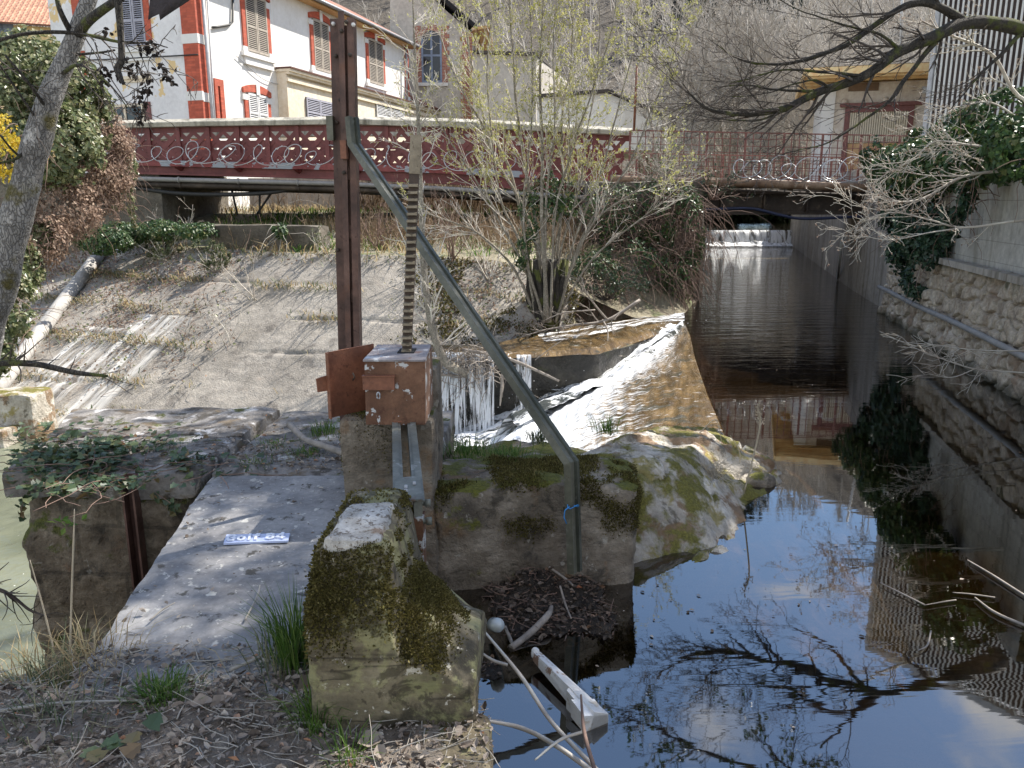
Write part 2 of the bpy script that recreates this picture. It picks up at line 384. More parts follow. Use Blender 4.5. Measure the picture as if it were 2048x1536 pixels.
# steel, paint
weathered('rust', [(.3, (.085, .04, .022)), (.5, (.155, .074, .04)), (.72, (.235, .12, .07))], 6, [(11, .57, .6, (.56, .57, .57), .95), (30, .58, .68, (.07, .02, .01), .6)], streak=((.08, .03, .015), .5), bump=((60, .4, .003), (9, .1, .003)), rough=.62, metal=.1)
weathered('rust_top', [(.3, (.14, .12, .125)), (.5, (.24, .22, .225)), (.72, (.32, .29, .29))], 8, [(8, .58, .64, (.55, .56, .57), .9), (14, .57, .66, (.16, .07, .04), .8)], bump=((60, .4, .003),), rough=.6)
weathered('rust_door', [(.3, (.12, .045, .025)), (.5, (.2, .078, .042)), (.72, (.28, .12, .068))], 5, [(30, .6, .68, (.07, .025, .015), .7)], bump=((60, .4, .003),), rough=.6)
weathered('rust_post', [(.3, (.05, .026, .02)), (.5, (.1, .053, .04)), (.72, (.17, .095, .072))], 5, [(22, .6, .68, (.04, .015, .01), .7), (3, .55, .7, (.15, .06, .03), .6)], streak=((.035, .02, .016), .6), bump=((70, .3, .003),), rough=.55, metal=.15)
weathered('greensteel', [(.3, (.095, .1, .085)), (.5, (.16, .168, .145)), (.72, (.25, .255, .225))], 5, [(12, .61, .66, (.33, .34, .32), .7), (7, .63, .7, (.13, .055, .025), .8)], bump=((70, .3, .002),), rough=.5, metal=.1)
weathered('brace_steel', [(.3, (.065, .064, .046)), (.5, (.105, .103, .075)), (.72, (.155, .15, .115))], 4, [(18, .62, .67, (.22, .22, .19), .5), (9, .65, .7, (.1, .04, .02), .8)], bump=((70, .3, .002),), rough=.5, metal=.1)
weathered('brace_shade', [(.3, (.03, .034, .026)), (.5, (.055, .061, .047)), (.72, (.085, .09, .07))], 4, [(18, .62, .67, (.16, .16, .14), .4)], bump=((70, .3, .002),), rough=.5)  # darker brace steel: the shade inside the channel is put into the colour
weathered('rack_dark', [(.3, (.035, .024, .018)), (.6, (.08, .052, .036))], 7, rough=.7)
weathered('rack_steel', [(.3, (.13, .105, .07)), (.5, (.225, .185, .13)), (.72, (.32, .275, .2))], 7, [(25, .58, .66, (.05, .035, .02), .7)], bump=((70, .3, .002),), rough=.55, metal=.2)
weathered('redpaint', [(.3, (.12, .03, .03)), (.5, (.165, .042, .04)), (.72, (.22, .065, .06))], 1.3, [(12, .62, .68, (.12, .05, .04), .6)], streak=((.11, .022, .02), .5), bump=((40, .2, .005),), rough=.55)
weathered('redflake', [(.3, (.15, .03, .03)), (.5, (.22, .045, .043)), (.72, (.27, .07, .065))], 1.3, [(1.6, .52, .55, (.34, .37, .41), 1.0), (6, .6, .62, (.34, .37, .41), 1.0)], bump=((40, .2, .005),), rough=.55)
weathered('darksteel', [(.3, (.03, .022, .017)), (.5, (.06, .045, .035)), (.72, (.11, .085, .065))], 2, [(3, .58, .66, (.17, .13, .09), .6)], bump=((30, .4, .006),), rough=.7)
weathered('pipe_rust', [(.3, (.12, .065, .035)), (.5, (.22, .14, .085)), (.72, (.34, .25, .17))], 2.2, [(6, .58, .66, (.45, .4, .32), .6)], bump=((30, .4, .006),), rough=.7)
weathered('concrete_pipe', [(.3, (.27, .26, .24)), (.5, (.37, .355, .335)), (.7, (.46, .44, .41))], 2.5, [(9, .62, .7, (.2, .18, .15), .6)], bump=((40, .3, .005),))
plain('pipe_grey', (.28, .27, .26), .6)
plain('hose_blue', (.03, .04, .09), .45)
plain('razor', (.55, .55, .54), .35, .6)
plain('cable', (.03, .03, .03), .6)
plain('lead', (.42, .43, .45), .5)
plain('white_enamel', (.74, .73, .7), .35, var=.12)
weathered('enamel_rust', [(.3, (.68, .66, .62)), (.5, (.76, .75, .72)), (.7, (.8, .79, .77))], 6, [(6, .56, .6, (.22, .1, .04), .9), (14, .58, .66, (.5, .4, .26), .6)], bump=((60, .3, .003),), rough=.4)
plain('blue_string', (.04, .25, .62), .5)
plain('sign_blue', (.5, .57, .78), .5, var=.05)
plain('sign_white', (.82, .85, .93), .5, var=.03)
plain('rag', (.05, .042, .045), .9, bump=(30, .8, .02))

# buildings
weathered('render_white', [(.3, (.72, .7, .66)), (.5, (.8, .785, .75)), (.7, (.84, .83, .8))], .7, [(3, .66, .72, (.66, .62, .55), .4)], streak=((.64, .61, .55), .25), bump=((20, .2, .01),))
weathered('render_peel', [(.3, (.66, .65, .66)), (.5, (.73, .72, .73)), (.7, (.78, .77, .78))], .8, [(1.05, .575, .6, (.72, .53, .26), .95), (5, .66, .7, (.55, .5, .42), .6)], bump=((20, .2, .01),))
weathered('render_grey', [(.3, (.38, .35, .31)), (.5, (.47, .44, .395)), (.7, (.54, .51, .46))], .7, streak=((.42, .39, .34), .4), bump=((20, .2, .01),))
weathered('cream', [(.3, (.66, .56, .41)), (.5, (.74, .64, .49)), (.7, (.79, .7, .56))], .8, streak=((.55, .46, .34), .3), bump=((20, .2, .01),))
weathered('kiosk_wall', [(.3, (.52, .45, .38)), (.5, (.64, .57, .49)), (.7, (.7, .64, .57))], .9, [(4, .63, .7, (.36, .3, .25), .6)], streak=((.45, .37, .3), .4), bump=((20, .25, .01),))
weathered('yellow_wall', [(.3, (.66, .48, .23)), (.5, (.74, .56, .3)), (.7, (.78, .62, .37))], .8, bump=((20, .2, .01),))
weathered('peach', [(.3, (.4, .24, .12)), (.5, (.5, .31, .16)), (.7, (.58, .38, .21))], 1.2, [(5, .6, .68, (.3, .17, .08), .5)], bump=((20, .2, .01),))
def brickmat(name, col, mortar, sc=1.0):
    t = NT(name); sx = t.n('SeparateXYZ', {0: t.pos})
    v = t.n('CombineXYZ', {0: t.math('ADD', sx.outputs[0], sx.outputs[1]), 1: sx.outputs[2]}).outputs[0]
    b = t.n('TexBrick', {'Vector': v, 'Color1': tuple(a * 1.15 for a in col), 'Color2': tuple(a * .8 for a in col), 'Mortar': mortar, 'Scale': sc, 'Mortar Size': .008, 'Brick Width': .22, 'Row Height': .075})
    c = t.mix(.3, b.outputs[0], t.ramp(t.noise(5, 6, .7), [(.3, .2), (.7, .85)]), 'OVERLAY')
    M[name] = t.done(t.bsdf(c, .8, t.bump(b.outputs[1], -.4, .01)))
brickmat('brick_red', (.46, .1, .055), (.38, .09, .055)); brickmat('brick_raw', (.36, .13, .085), (.36, .31, .26))
plain('trim_white', (.74, .73, .71), .8, var=.12)
plain('shutter_grey', (.36, .36, .42), .65, var=.2); plain('shutter_brown', (.42, .37, .31), .7, var=.25); plain('shutter_white', (.66, .66, .66), .65, var=.15)
plain('dark_glass', (.02, .022, .028), .08, var=.1); plain('window_blue', (.2, .24, .33), .55); plain('void', (.012, .012, .014), .9)
plain('wood_gold', (.8, .58, .3), .65, var=.45, scale=6); plain('wood_dark', (.16, .1, .06), .75); plain('red_lintel', (.2, .085, .08), .75)
plain('door_back', (.3, .24, .17), .7); plain('door_ribbed', (.7, .63, .5), .55, var=.12); plain('bottle_glass', (.5, .54, .53), .15); plain('slat_white', (.66, .66, .64), .55, var=.2, scale=2); plain('slat_back', (.08, .06, .055), .85, var=.4, scale=1.2)
plain('soffit', (.5, .3, .13), .7, var=.3); plain('zinc', (.3, .31, .33), .45, .5)
def tiles(name, a, b):
    t = NT(name); u = t.uv(); br = t.n('TexBrick', {'Vector': u, 'Color1': a, 'Color2': b, 'Mortar': tuple(x * .35 for x in a), 'Scale': 1.0, 'Mortar Size': .02, 'Mortar Smooth': .4, 'Brick Width': .24, 'Row Height': .3})
    c = t.mix(.4, br.outputs[0], t.ramp(t.noise(1.6, 6, .7), [(.3, .15), (.7, .9)]), 'OVERLAY')
    s = t.n('SeparateXYZ', {0: u}); w = t.math('FRACT', t.math('DIVIDE', s.outputs[1], .3)); x = t.math('ABSOLUTE', t.math('SINE', t.math('MULTIPLY', s.outputs[0], PI / .24)))
    M[name] = t.done(t.bsdf(c, .85, t.bump(t.math('ADD', w, x), .8, .05)))
tiles('tile_red', (.3, .13, .09), (.4, .2, .14)); tiles('tile_orange', (.42, .19, .11), (.5, .26, .16)); tiles('tile_grey', (.2, .17, .15), (.28, .24, .2))

# wood and leaves
def bark(name, a, b, moss=None, sc=10):
    t = NT(name); v = t.scl(t.pos, (1, 1, .35)); n1 = t.noise(sc, 7, .65, v)
    c = t.ramp(n1, [(.3, a), (.7, b)]); d = t.vor(sc * 5.5, t.n('VectorMath', {0: v, 1: t.n('VectorMath', {0: t.n('TexNoise', {'Vector': t.pos, 'Scale': 14.0}).outputs[1], 'Scale': .05}, operation='SCALE').outputs[0]}, operation='ADD').outputs[0], 'DISTANCE_TO_EDGE')
    c = t.mix(t.math('MULTIPLY', t.mr(d, 0, .16, 1, 0), .7), c, tuple(x * .35 for x in a)); c = t.mix(t.mr(t.noise(7, 6, .65), .56, .66), c, tuple(min(.6, x * 1.35) for x in b))
    if moss: c = t.mix(t.mr(t.noise(3.5, 6, .6), moss[0], moss[1]), c, moss[2])
    n = t.bump(t.mr(d, 0, .16), .7, .012); n = t.bump(t.noise(sc * 6, 5), .5, .005, n)
    M[name] = t.done(t.bsdf(c, .9, n))
bark('bark_grey', (.16, .15, .14), (.36, .345, .325), (.56, .66, (.1, .085, .025)))
bark('bark_moss', (.03, .026, .022), (.085, .072, .058), (.5, .6, (.085, .095, .02)))
bark('bark_stem', (.24, .21, .165), (.46, .41, .33), (.62, .7, (.12, .12, .05)), 14)
plain('twig_pale', (.56, .51, .44), .75, var=.5, scale=3); plain('twig_grey', (.36, .33, .285), .8, var=.5, scale=2); plain('twig_dark', (.075, .06, .05), .8, var=.4); plain('twig_brown', (.2, .13, .1), .8, var=.4); plain('twig_hill', (.45, .415, .37), .85, var=.5, scale=.1)
plain('driftwood', (.3, .26, .22), .8, var=.5, scale=12); plain('stalk_dry', (.5, .42, .3), .8)
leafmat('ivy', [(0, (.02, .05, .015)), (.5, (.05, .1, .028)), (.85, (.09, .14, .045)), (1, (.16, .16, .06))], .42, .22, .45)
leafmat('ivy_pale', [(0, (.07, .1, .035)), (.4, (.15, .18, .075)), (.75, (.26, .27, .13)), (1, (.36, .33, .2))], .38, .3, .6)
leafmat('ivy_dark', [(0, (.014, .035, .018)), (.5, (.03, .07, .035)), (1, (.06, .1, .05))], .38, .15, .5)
leafmat('ivy_ground', [(0, (.04, .07, .035)), (.5, (.075, .12, .055)), (.85, (.13, .16, .065)), (1, (.2, .11, .05))], .42, .2, .5)
leafmat('creeper_dry', [(0, (.19, .12, .085)), (.5, (.32, .225, .17)), (1, (.45, .34, .26))], .8, .3, .2)
leafmat('bud', [(0, (.3, .31, .06)), (.5, (.46, .46, .13)), (1, (.6, .57, .25))], .5, .45, .3, False)
leafmat('forsythia', [(0, (.5, .36, .03)), (.6, (.7, .52, .06)), (1, (.45, .42, .08))], .55, .4, .3, False)
leafmat('grass', [(0, (.05, .11, .018)), (.6, (.11, .2, .035)), (1, (.22, .28, .08))], .5, .4, .3, False)
leafmat('grass_blue', [(0, (.07, .1, .05)), (.5, (.13, .165, .085)), (1, (.34, .3, .18))], .55, .35, .3, False)
leafmat('grass_dry', [(0, (.28, .2, .1)), (.6, (.46, .36, .2)), (1, (.56, .47, .3))], .7, .4, .2, False)
leafmat('brush_dry', [(0, (.22, .15, .1)), (.6, (.38, .28, .19)), (1, (.5, .4, .28))], .8, .3, .2, False)
leafmat('litter', [(0, (.09, .068, .052)), (.35, (.2, .16, .128)), (.7, (.33, .28, .235)), (.93, (.48, .43, .37)), (1, (.4, .18, .08))], .7, .12, .35)
leafmat('wet_leaf', [(0, (.2, .07, .025)), (1, (.28, .1, .04))], .35, .1, .5)
leafmat('deadleaf_dark', [(0, (.02, .017, .016)), (1, (.07, .055, .045))], .8, .1, .2)
leafmat('drift', [(0, (.04, .03, .022)), (.5, (.1, .075, .057)), (.9, (.22, .175, .14)), (1, (.26, .15, .09))], .6, .1, .35)
leafmat('moss', [(0, (.05, .043, .017)), (.4, (.105, .09, .03)), (.8, (.165, .145, .045)), (1, (.24, .2, .09))], .8, .25, .1)
leafmat('conifer', [(0, (.015, .03, .025)), (1, (.04, .06, .05))], .7, .1, .2)

# water
def water(name, tint, bumpf, rough=.02):
    t = NT(name); n = bumpf(t); f = t.n('Fresnel', {'IOR': 1.333, 'Normal': n}).outputs[0]; f = t.math('MINIMUM', t.math('MULTIPLY_ADD', f, .85, .19), 1.0)
    M[name] = t.done(t.n('MixShader', {0: f, 1: t.n('BsdfTransparent', {0: tint}).outputs[0], 2: t.n('BsdfGlossy', {'Color': (1, 1, 1), 'Roughness': rough, 'Normal': n}).outputs[0]}).outputs[0])
def canal_bump(t):
    y = t.n('SeparateXYZ', {0: t.pos}).outputs[1]
    far = t.math('ADD', t.mr(y, 8, 18, .0, 1), .022)
    h1 = t.noise(1, 3, .55, t.scl(t.pos, (1.1, 5.5, 1)), .6); h2 = t.noise(1, 3, .6, t.scl(t.pos, (3.5, 14, 1)), .4)
    h = t.math('ADD', t.math('MULTIPLY', h1, far), t.math('MULTIPLY', t.math('MULTIPLY', h2, .3), t.math('SUBTRACT', far, .02)))
    return t.bump(h, .5, .05)
water('canal_water', (.3, .23, .13), canal_bump)
def river_mat():
    t = NT('river_water'); n = t.bump(t.noise(4, 4, .6, None, .5), .35, .06)
    c = t.ramp(t.noise(.8, 4), [(.35, (.105, .115, .08)), (.65, (.185, .195, .14))])
    sp = t.mr(t.noise(11, 5, .7), .66, .7); c = t.mix(sp, c, (.7, .72, .66))
    M['river_water'] = t.done(t.bsdf(c, .06, n, IOR=1.333))
river_mat()
def sheet(name, foam0):
    """thin water running over brown algae: u runs along the crest, v down the fall (metres)"""
    t = NT(name); u = t.uv(); su = t.n('SeparateXYZ', {0: u}); v = su.outputs[1]
    rip = t.noise(1, 5, .6, t.scl(u, (.7, 6.0, 1)), 1.0); fine = t.noise(1, 4, .6, t.scl(u, (7, 22, 1)), .5)
    h = t.math('ADD', rip, t.math('MULTIPLY', fine, .3)); n = t.bump(h, .75, .06)
    alg = t.ramp(t.noise(1, 6, .6, t.scl(u, (1.2, 3.5, 1))), [(.3, (.05, .032, .014)), (.5, (.14, .092, .042)), (.7, (.28, .19, .09))])
    alg = t.mix(t.mr(t.noise(3, 5), .55, .65), alg, (.09, .08, .055))
    st = t.noise(1, 7, .72, t.scl(u, (12, 5, 1)), .8)
    fm = t.mr(t.math('ADD', st, t.math('MULTIPLY', t.mr(v, foam0, foam0 + 2.2), .42)), .58, .78)
    wet = t.bsdf(alg, .07, n, IOR=1.333, **{'Specular IOR Level': .8}); fo = t.bsdf((.8, .82, .84), .55, n)
    M[name] = t.done(t.n('MixShader', {0: fm, 1: wet, 2: fo}).outputs[0])
sheet('apron_sheet', .12); sheet('shelf_sheet', 9.0)
def foam(name, thr, streaks, dark, alpha):
    t = NT(name); u = t.uv(); st = t.noise(1, 7, .7, t.scl(u, streaks), .9)
    fm = t.mr(st, thr - .06, thr + .04); h = t.noise(1, 5, .65, t.scl(u, tuple(x * 1.5 for x in streaks)), .6); n = t.bump(h, .9, .08)
    fo = t.bsdf((.84, .86, .89), .5, n, **{'Subsurface Weight': 0.0}); wet = t.bsdf(dark, .1, n, IOR=1.333)
    if alpha: wet = t.n('MixShader', {0: .12, 1: t.n('BsdfTransparent').outputs[0], 2: wet}).outputs[0]
    M[name] = t.done(t.n('MixShader', {0: fm, 1: wet, 2: fo}).outputs[0])
foam('rapids', .49, (3.2, 1.3, 1), (.06, .065, .06), False); foam('falls', .5, (17, 1.3, 1), (.05, .05, .045), True); foam('far_falls', .44, (5, .6, 1), (.1, .12, .13), True); foam('spill', .55, (6, 1.2, 1), (.1, .08, .04), True)

# ------------------------------------------------------------------ sky, sun, view
W = bpy.data.worlds.new('World'); SC.world = W; W.use_nodes = True; wt = W.node_tree; wt.nodes.clear()
SUN_AZ, SUN_EL = rad(52), rad(50)
def wn(typ, ins=None, **pr):
    nd = wt.nodes.new('ShaderNode' + typ)
    for k, v in pr.items(): setattr(nd, k, v)
    for k, v in (ins or {}).items():
        if isinstance(v, bpy.types.NodeSocket): wt.links.new(v, nd.inputs[k])
        else: nd.inputs[k].default_value = v
    return nd
sky = wn('TexSky', sky_type='NISHITA', sun_disc=False, sun_elevation=SUN_EL, sun_rotation=SUN_AZ, air_density=1.0, dust_density=.1, ozone_density=1.6)
tc = wn('TexCoord'); mp = wn('Mapping', {0: tc.outputs['Generated'], 'Scale': (1, 1, 2.2)})
cn = wn('TexNoise', {'Vector': mp.outputs[0], 'Scale': 3.4, 'Detail': 7, 'Roughness': .55, 'Distortion': .4})
sx_ = wn('SeparateXYZ', {0: tc.outputs['Generated']}); bk = wn('MapRange', {0: sx_.outputs[1], 1: .15, 2: -.5, 3: 0, 4: .13}, interpolation_type='SMOOTHSTEP')  # thicker cloud bank added behind the camera as neutral fill light
ad = wn('Math', {0: cn.outputs[0], 1: bk.outputs[0]}, operation='ADD')
mr_ = wn('MapRange', {0: ad.outputs[0], 1: .54, 2: .7, 3: 0, 4: .85}, interpolation_type='SMOOTHSTEP')
mx = wn('Mix', {0: mr_.outputs[0], 6: sky.outputs[0], 7: (6.5, 6.25, 5.9, 1)}, data_type='RGBA')
bg = wn('Background', {0: mx.outputs[2], 1: .125}); wo = wn('OutputWorld', {0: bg.outputs[0]})
sl = bpy.data.lights.new('sun', 'SUN'); sl.energy = 5.0; sl.angle = rad(.53); sl.color = (1, .94, .85)
so = bpy.data.objects.new('sun', sl); COL.objects.link(so)
sdir = Vector((math.sin(SUN_AZ) * math.cos(SUN_EL), math.cos(SUN_AZ) * math.cos(SUN_EL), math.sin(SUN_EL)))
so.rotation_euler = sdir.to_track_quat('Z', 'Y').to_euler(); so.location = (20, 25, 30)
SC.view_settings.view_transform = 'Standard'; SC.view_settings.look = 'None'; SC.view_settings.exposure = .98; SC.view_settings.gamma = 1.0
SC.render.engine = 'CYCLES'; SC.cycles.use_denoising = True; SC.cycles.max_bounces = 8; SC.cycles.transparent_max_bounces = 24; SC.cycles.diffuse_bounces = 3; SC.cycles.glossy_bounces = 4; SC.cycles.caustics_reflective = False; SC.cycles.caustics_refractive = False
SC.cycles.sample_clamp_indirect = 6.0
# ------------------------------------------------------------------ helpers on finished meshes
def faces_of(o, parent_off=True):
    me = o.data; n = len(me.polygons); c = np.zeros(n * 3); nn = np.zeros(n * 3); a = np.zeros(n)
    me.polygons.foreach_get('center', c); me.polygons.foreach_get('normal', nn); me.polygons.foreach_get('area', a)
    return c.reshape(-1, 3) + np.array(o['_at']), nn.reshape(-1, 3), a
def scatter(o, n, mask, rng, jit=.02, out=None):
    c, nn, a = faces_of(o)
    if out is not None:                  # make normals point away from an inner point
        s = np.sign(np.sum(nn * (c - np.array(out)), -1, keepdims=True)); s[s == 0] = 1; nn = nn * s
    w = a * mask(c, nn); w = np.maximum(w, 0); 
    if w.sum() <= 0: return np.zeros((0, 3)), np.zeros((0, 3))
    i = rng.choice(len(c), n, p=w / w.sum())
    r = rng.normal(0, jit, (n, 3)); r -= nn[i] * np.sum(r * nn[i], -1, keepdims=True)
    return c[i] + r, nn[i]
def moss_mesh(P, N, rng, L=.011, W=.008):
    mb = MB(); D = nrm(N + rng.normal(0, .55, N.shape)); mb.leaves(P - N * .003, D, rng.normal(0, 1, N.shape), L * rng.uniform(.5, 1.4, len(P)), W, .2)
    return mb
def poly_resample(pts, n):
    pts = np.array(pts, float); s = np.concatenate([[0], np.cumsum(np.linalg.norm(np.diff(pts[:, :2], axis=0), axis=1))]); t = np.linspace(0, s[-1], n)
    return np.stack([np.interp(t, s, pts[:, k]) for k in range(pts.shape[1])], 1)
rng = np.random.default_rng(7)
WL = -.6                                # canal level
RL = -2.0                               # river level

# ------------------------------------------------------------------ foreground soil
x = np.linspace(-4.2, .75, 150); y = np.linspace(-2.5, 3.6, 180); X, Y = np.meshgrid(x, y, indexing='ij')
Q = XYZ(X, Y)
Z = .012 + .03 * fbm(Q, 1.6, 4, 3) + .012 * fbm(Q, 14, 3, 9)
e = Y - (2.5 + .1 * vnoise(Q, 2.5, 5)); Z = Z - 2.3 * smooth(0, .75, e) - .12 * smooth(-.12, .08, e)
Z = Z - 1.2 * smooth(-.22, .3, X + .02 * fbm(Q, 6, 2, 8)) - .25 * smooth(-.14, -.02, X)
mb = MB(); mb.grid(XYZ(X, Y, Z)); ground = mb.build('ground', M['soil'], kind='structure')

# concrete slab across the by-pass channel
mb = MB(); rough_block(mb, [(-.7, 2.2), (-1.5, 2.32), (-1.81, 4.5), (-.93, 4.5)][::-1], -.2, 0.0, .04, .012, 4, .02, 21)
slab = mb.build('concrete_slab', M['slab'], cat='slab', label='flat grey concrete slab bridging the channel, blotched with black and white lichen')

# ------------------------------------------------------------------ near block
def block_top(x, y):
    r = smooth(-.41, -.1, x); z = .56 - .2 * smooth(-.405, -.33, x) - .16 * smooth(-.345, -.11, x) - .16 * smooth(2.45, 2.9, y) * smooth(-.42, -.3, x) - .13 * (1 - smooth(2.14, 2.29, y)) * (1 - .6 * r) - .1 * smooth(2.72, 2.95, y)
    return z + .015 * vnoise(XYZ(x, y), 9, 4)
blk = thing('concrete_block', (-.37, 2.2, 0), 'squat mossy concrete block with a white lichen covered top in the foreground', 'block')
mb = MB(); rough_block(mb, [(-.625, 2.15), (-.115, 2.15), (-.1, 2.95), (-.6, 2.95)], -.06, .56, .022, .016, 4, .035, 31, ztop=block_top, amp2=.006)
body = mb.build('body', M['blockcrete'], blk)
mb = MB(); rough_block(mb, [(-.59, 2.275), (-.405, 2.275), (-.41, 2.6), (-.57, 2.6)], .5, .578, .02, .012, 8, .02, 33); mb.build('top_face', M['capstone'], blk)
P, N = scatter(body, 22000, lambda c, n: (c[:, 2] > .2) * smooth(.2, .8, n[:, 2]) * (1 - .95 * smooth(-.3, -.18, c[:, 0] + .1 * fbm(c, 6, 2, 31))) * (.08 + smooth(-.3, .12, fbm(c, 7, 3, 3))) * (1 - ((c[:, 0] < -.4) & (c[:, 1] > 2.27) & (c[:, 2] > .53)) * .97), rng, .012, (-.37, 2.5, .1))
moss_mesh(P, N, rng).build('moss', M['moss'], blk)
P, N = scatter(body, 2600, lambda c, n: smooth(.22, .42, c[:, 2]) * smooth(.0, .25, fbm(c, 7, 3, 14)) * (n[:, 1] < -.3), rng, .012, (-.37, 2.5, .1))
moss_mesh(P, N, rng, .012).build('front_moss', M['moss'], blk)
P, N = scatter(body, 8000, lambda c, n: smooth(.3, .42, c[:, 2] + .1 * fbm(c, 6, 3, 24)) * (n[:, 1] < -.2) * smooth(.15, .0, c[:, 0] + .25) + .5 * smooth(.34, .46, c[:, 2]) * (n[:, 0] < -.4), rng, .012, (-.37, 2.5, .1))
moss_mesh(P, N, rng, .012).build('edge_moss', M['moss'], blk)
mb = MB(); rough_block(mb, [(-.72, 1.3), (-.02, 1.3), (-.07, 2.22), (-.68, 2.22)], -1.1, .012, .035, .015, 4, .03, 37)
foot = mb.build('concrete_footing', M['blockcrete'], cat='footing', label='low concrete footing sloping to the water in front of the mossy block')

# ------------------------------------------------------------------ masonry pier, pillar, right wall
pier = thing('masonry_pier', (-1.9, 5.1, -2.2), 'broad stone pier with flat lichened top and ivy, left of the rusty post', 'pier')
mb = MB(); rough_block(mb, [(-2.98, 4.5), (-.5, 4.28), (-.45, 6.0), (-3.35, 5.9)], -2.6, -.11, .035, .075, 4, .05, 41, amp2=.02)
pface = mb.build('pier_body', M['masonry'], pier)
mb = MB(); rough_block(mb, [(-3.04, 4.44), (-1.86, 4.4), (-1.84, 5.2), (-3.2, 5.2)], -.13, .035, .04, .025, 4, .03, 42); pc1 = mb.build('coping_stone', M['piertop'], pier)
mb = MB(); rough_block(mb, [(-3.2, 5.215), (-1.85, 5.215), (-1.8, 5.95), (-3.42, 5.92)], -.13, .045, .05, .03, 4, .03, 43); pc2 = mb.build('coping_stone', M['piertop'], pier)
mb = MB(); rough_block(mb, [(-1.83, 4.52), (-.5, 4.5), (-.45, 6.05), (-1.8, 5.98)], -.13, .0, .05, .03, 3, .03, 44); pc3 = mb.build('pier_top', M['piertop'], pier)
mb = MB()
for dx, w, dy in ((0, .012, -.035), (.062, .012, -.035), (.031, .07, -.006)): mb.box((-2.28 + dx, 4.42 + dy, -.42), (w, .07 if w < .05 else .012, .92))
mb.build('steel_groove', M['rust_post'], pier)
mb = MB(); rough_block(mb, [(-.945, 4.14), (-.43, 4.14), (-.43, 4.76), (-.93, 4.76)], -1.0, .45, .035, .02, 4, .03, 51)
rough_block(mb, [(-.925, 4.41), (-.425, 4.41), (-.43, 4.755), (-.92, 4.755)], .4, .67, .035, .014, 4, .03, 52)
pil = thing('concrete_pillar', (-.68, 4.45, -1.0), 'dark stained concrete pillar under the rusty gear box', 'pillar')
pilb = mb.build('shaft', M['rock_moss_wall'], pil)
P, N = scatter(pilb, 6000, lambda c, n: smooth(-.05, .25, fbm(c, 4, 3, 5)) * (c[:, 2] > -.5) * (n[:, 1] < .2) * (c[:, 0] < -.6), rng, .015, (-.68, 4.45, -.2)); moss_mesh(P, N, rng).build('moss', M['moss'], pil)

wallR = thing('rubble_wall', (.15, 5, -1.1), 'low mossy stone wall holding the foot of the diagonal brace', 'wall')
def wr_top(x, y): return .04 - .3 * smooth(4.45, 5.8, y) + .035 * fbm(XYZ(x, y), 3, 3, 2) - .05 * smooth(.5, .85, x)
mb = MB(); rough_block(mb, [(-.46, 4.17), (.72, 4.3), (.95, 5.95), (-.46, 6.05)], -1.2, .03, .032, .05, 3.2, .06, 61, ztop=wr_top, amp2=.014)
wrb = mb.build('stonework', M['rock_moss_wall'], wallR)
P, N = scatter(wrb, 20000, lambda c, n: (smooth(.12, .3, fbm(c, 3, 3, 8)) * (n[:, 2] > .35) * .6 + smooth(-.34, -.1, c[:, 2]) * smooth(.02, .2, fbm(c, 4.5, 3, 9) + .06) * (n[:, 1] < -.2)) * (c[:, 1] < 4.9), rng, .015, (.15, 5, -.5)); moss_mesh(P, N, rng, .018).build('moss', M['moss'], wallR)

# rounded rock mass running out to the weir
x = np.linspace(-.3, 2.7, 200); y = np.linspace(4.3, 8.0, 240); X, Y = np.meshgrid(x, y, indexing='ij'); Q = XYZ(X, Y)
A0, B0 = np.array([.72, 5.35]), np.array([1.66, 6.55])
tt = np.clip(((X - A0[0]) * (B0 - A0)[0] + (Y - A0[1]) * (B0 - A0)[1]) / np.sum((B0 - A0) ** 2), 0, 1)
dd = np.hypot(X - A0[0] - tt * (B0 - A0)[0], Y - A0[1] - tt * (B0 - A0)[1]); rr = .9 - .1 * tt + .1 * vnoise(Q, 1.5, 3)
W1 = .16 * fbm(Q, 1.7, 3, 5)
Z = (-.15 - .2 * tt) - .74 * np.maximum(0, np.hypot(np.maximum(0, dd - .12 + W1), .12) - .12)
ck = np.abs(fbm(Q, 1.5, 3, 12)); Z = Z + .1 * fbm(Q, 1.9, 4, 6) * smooth(0, .5, dd) + .035 * fbm(Q, 7, 4, 8) + .012 * fbm(Q, 26, 3, 9) - .07 * np.exp(-(ck / .012) ** 2) + .05 * smooth(.02, .05, fbm(Q, 1.1, 2, 22)) + .03 * np.round(3 * fbm(Q, 2.2, 2, 33)) / 3
Z = np.maximum(Z, -2.2)
mb = MB(); mb.grid(XYZ(X, Y, Z)); rock = mb.build('rock_mass', M['rock'], cat='rock', label='rounded sunlit rock with golden moss between the wall and the canal')
rock_obj = rock
mb = MB()
def lump(mb, c, r, seed, amp=.25, res=18, mi=0):
    th = np.linspace(0, PI, res); ph = np.linspace(0, 2 * PI, 2 * res); T, F_ = np.meshgrid(th, ph, indexing='ij')
    d = np.stack([np.sin(T) * np.cos(F_), np.sin(T) * np.sin(F_), np.cos(T)], -1); R = 1 + amp * fbm(d, 1.4, 4, seed)
    mb.grid(np.array(c) + d * R[..., None] * np.array(r), mi)
lump(mb, UZ(1522, 965, -.6), (.13, .11, .09), 4); mb.build('boulder', M['rock_moss_wall'], cat='stone', label='small dark stone in the water at the tip of the sunlit rock')

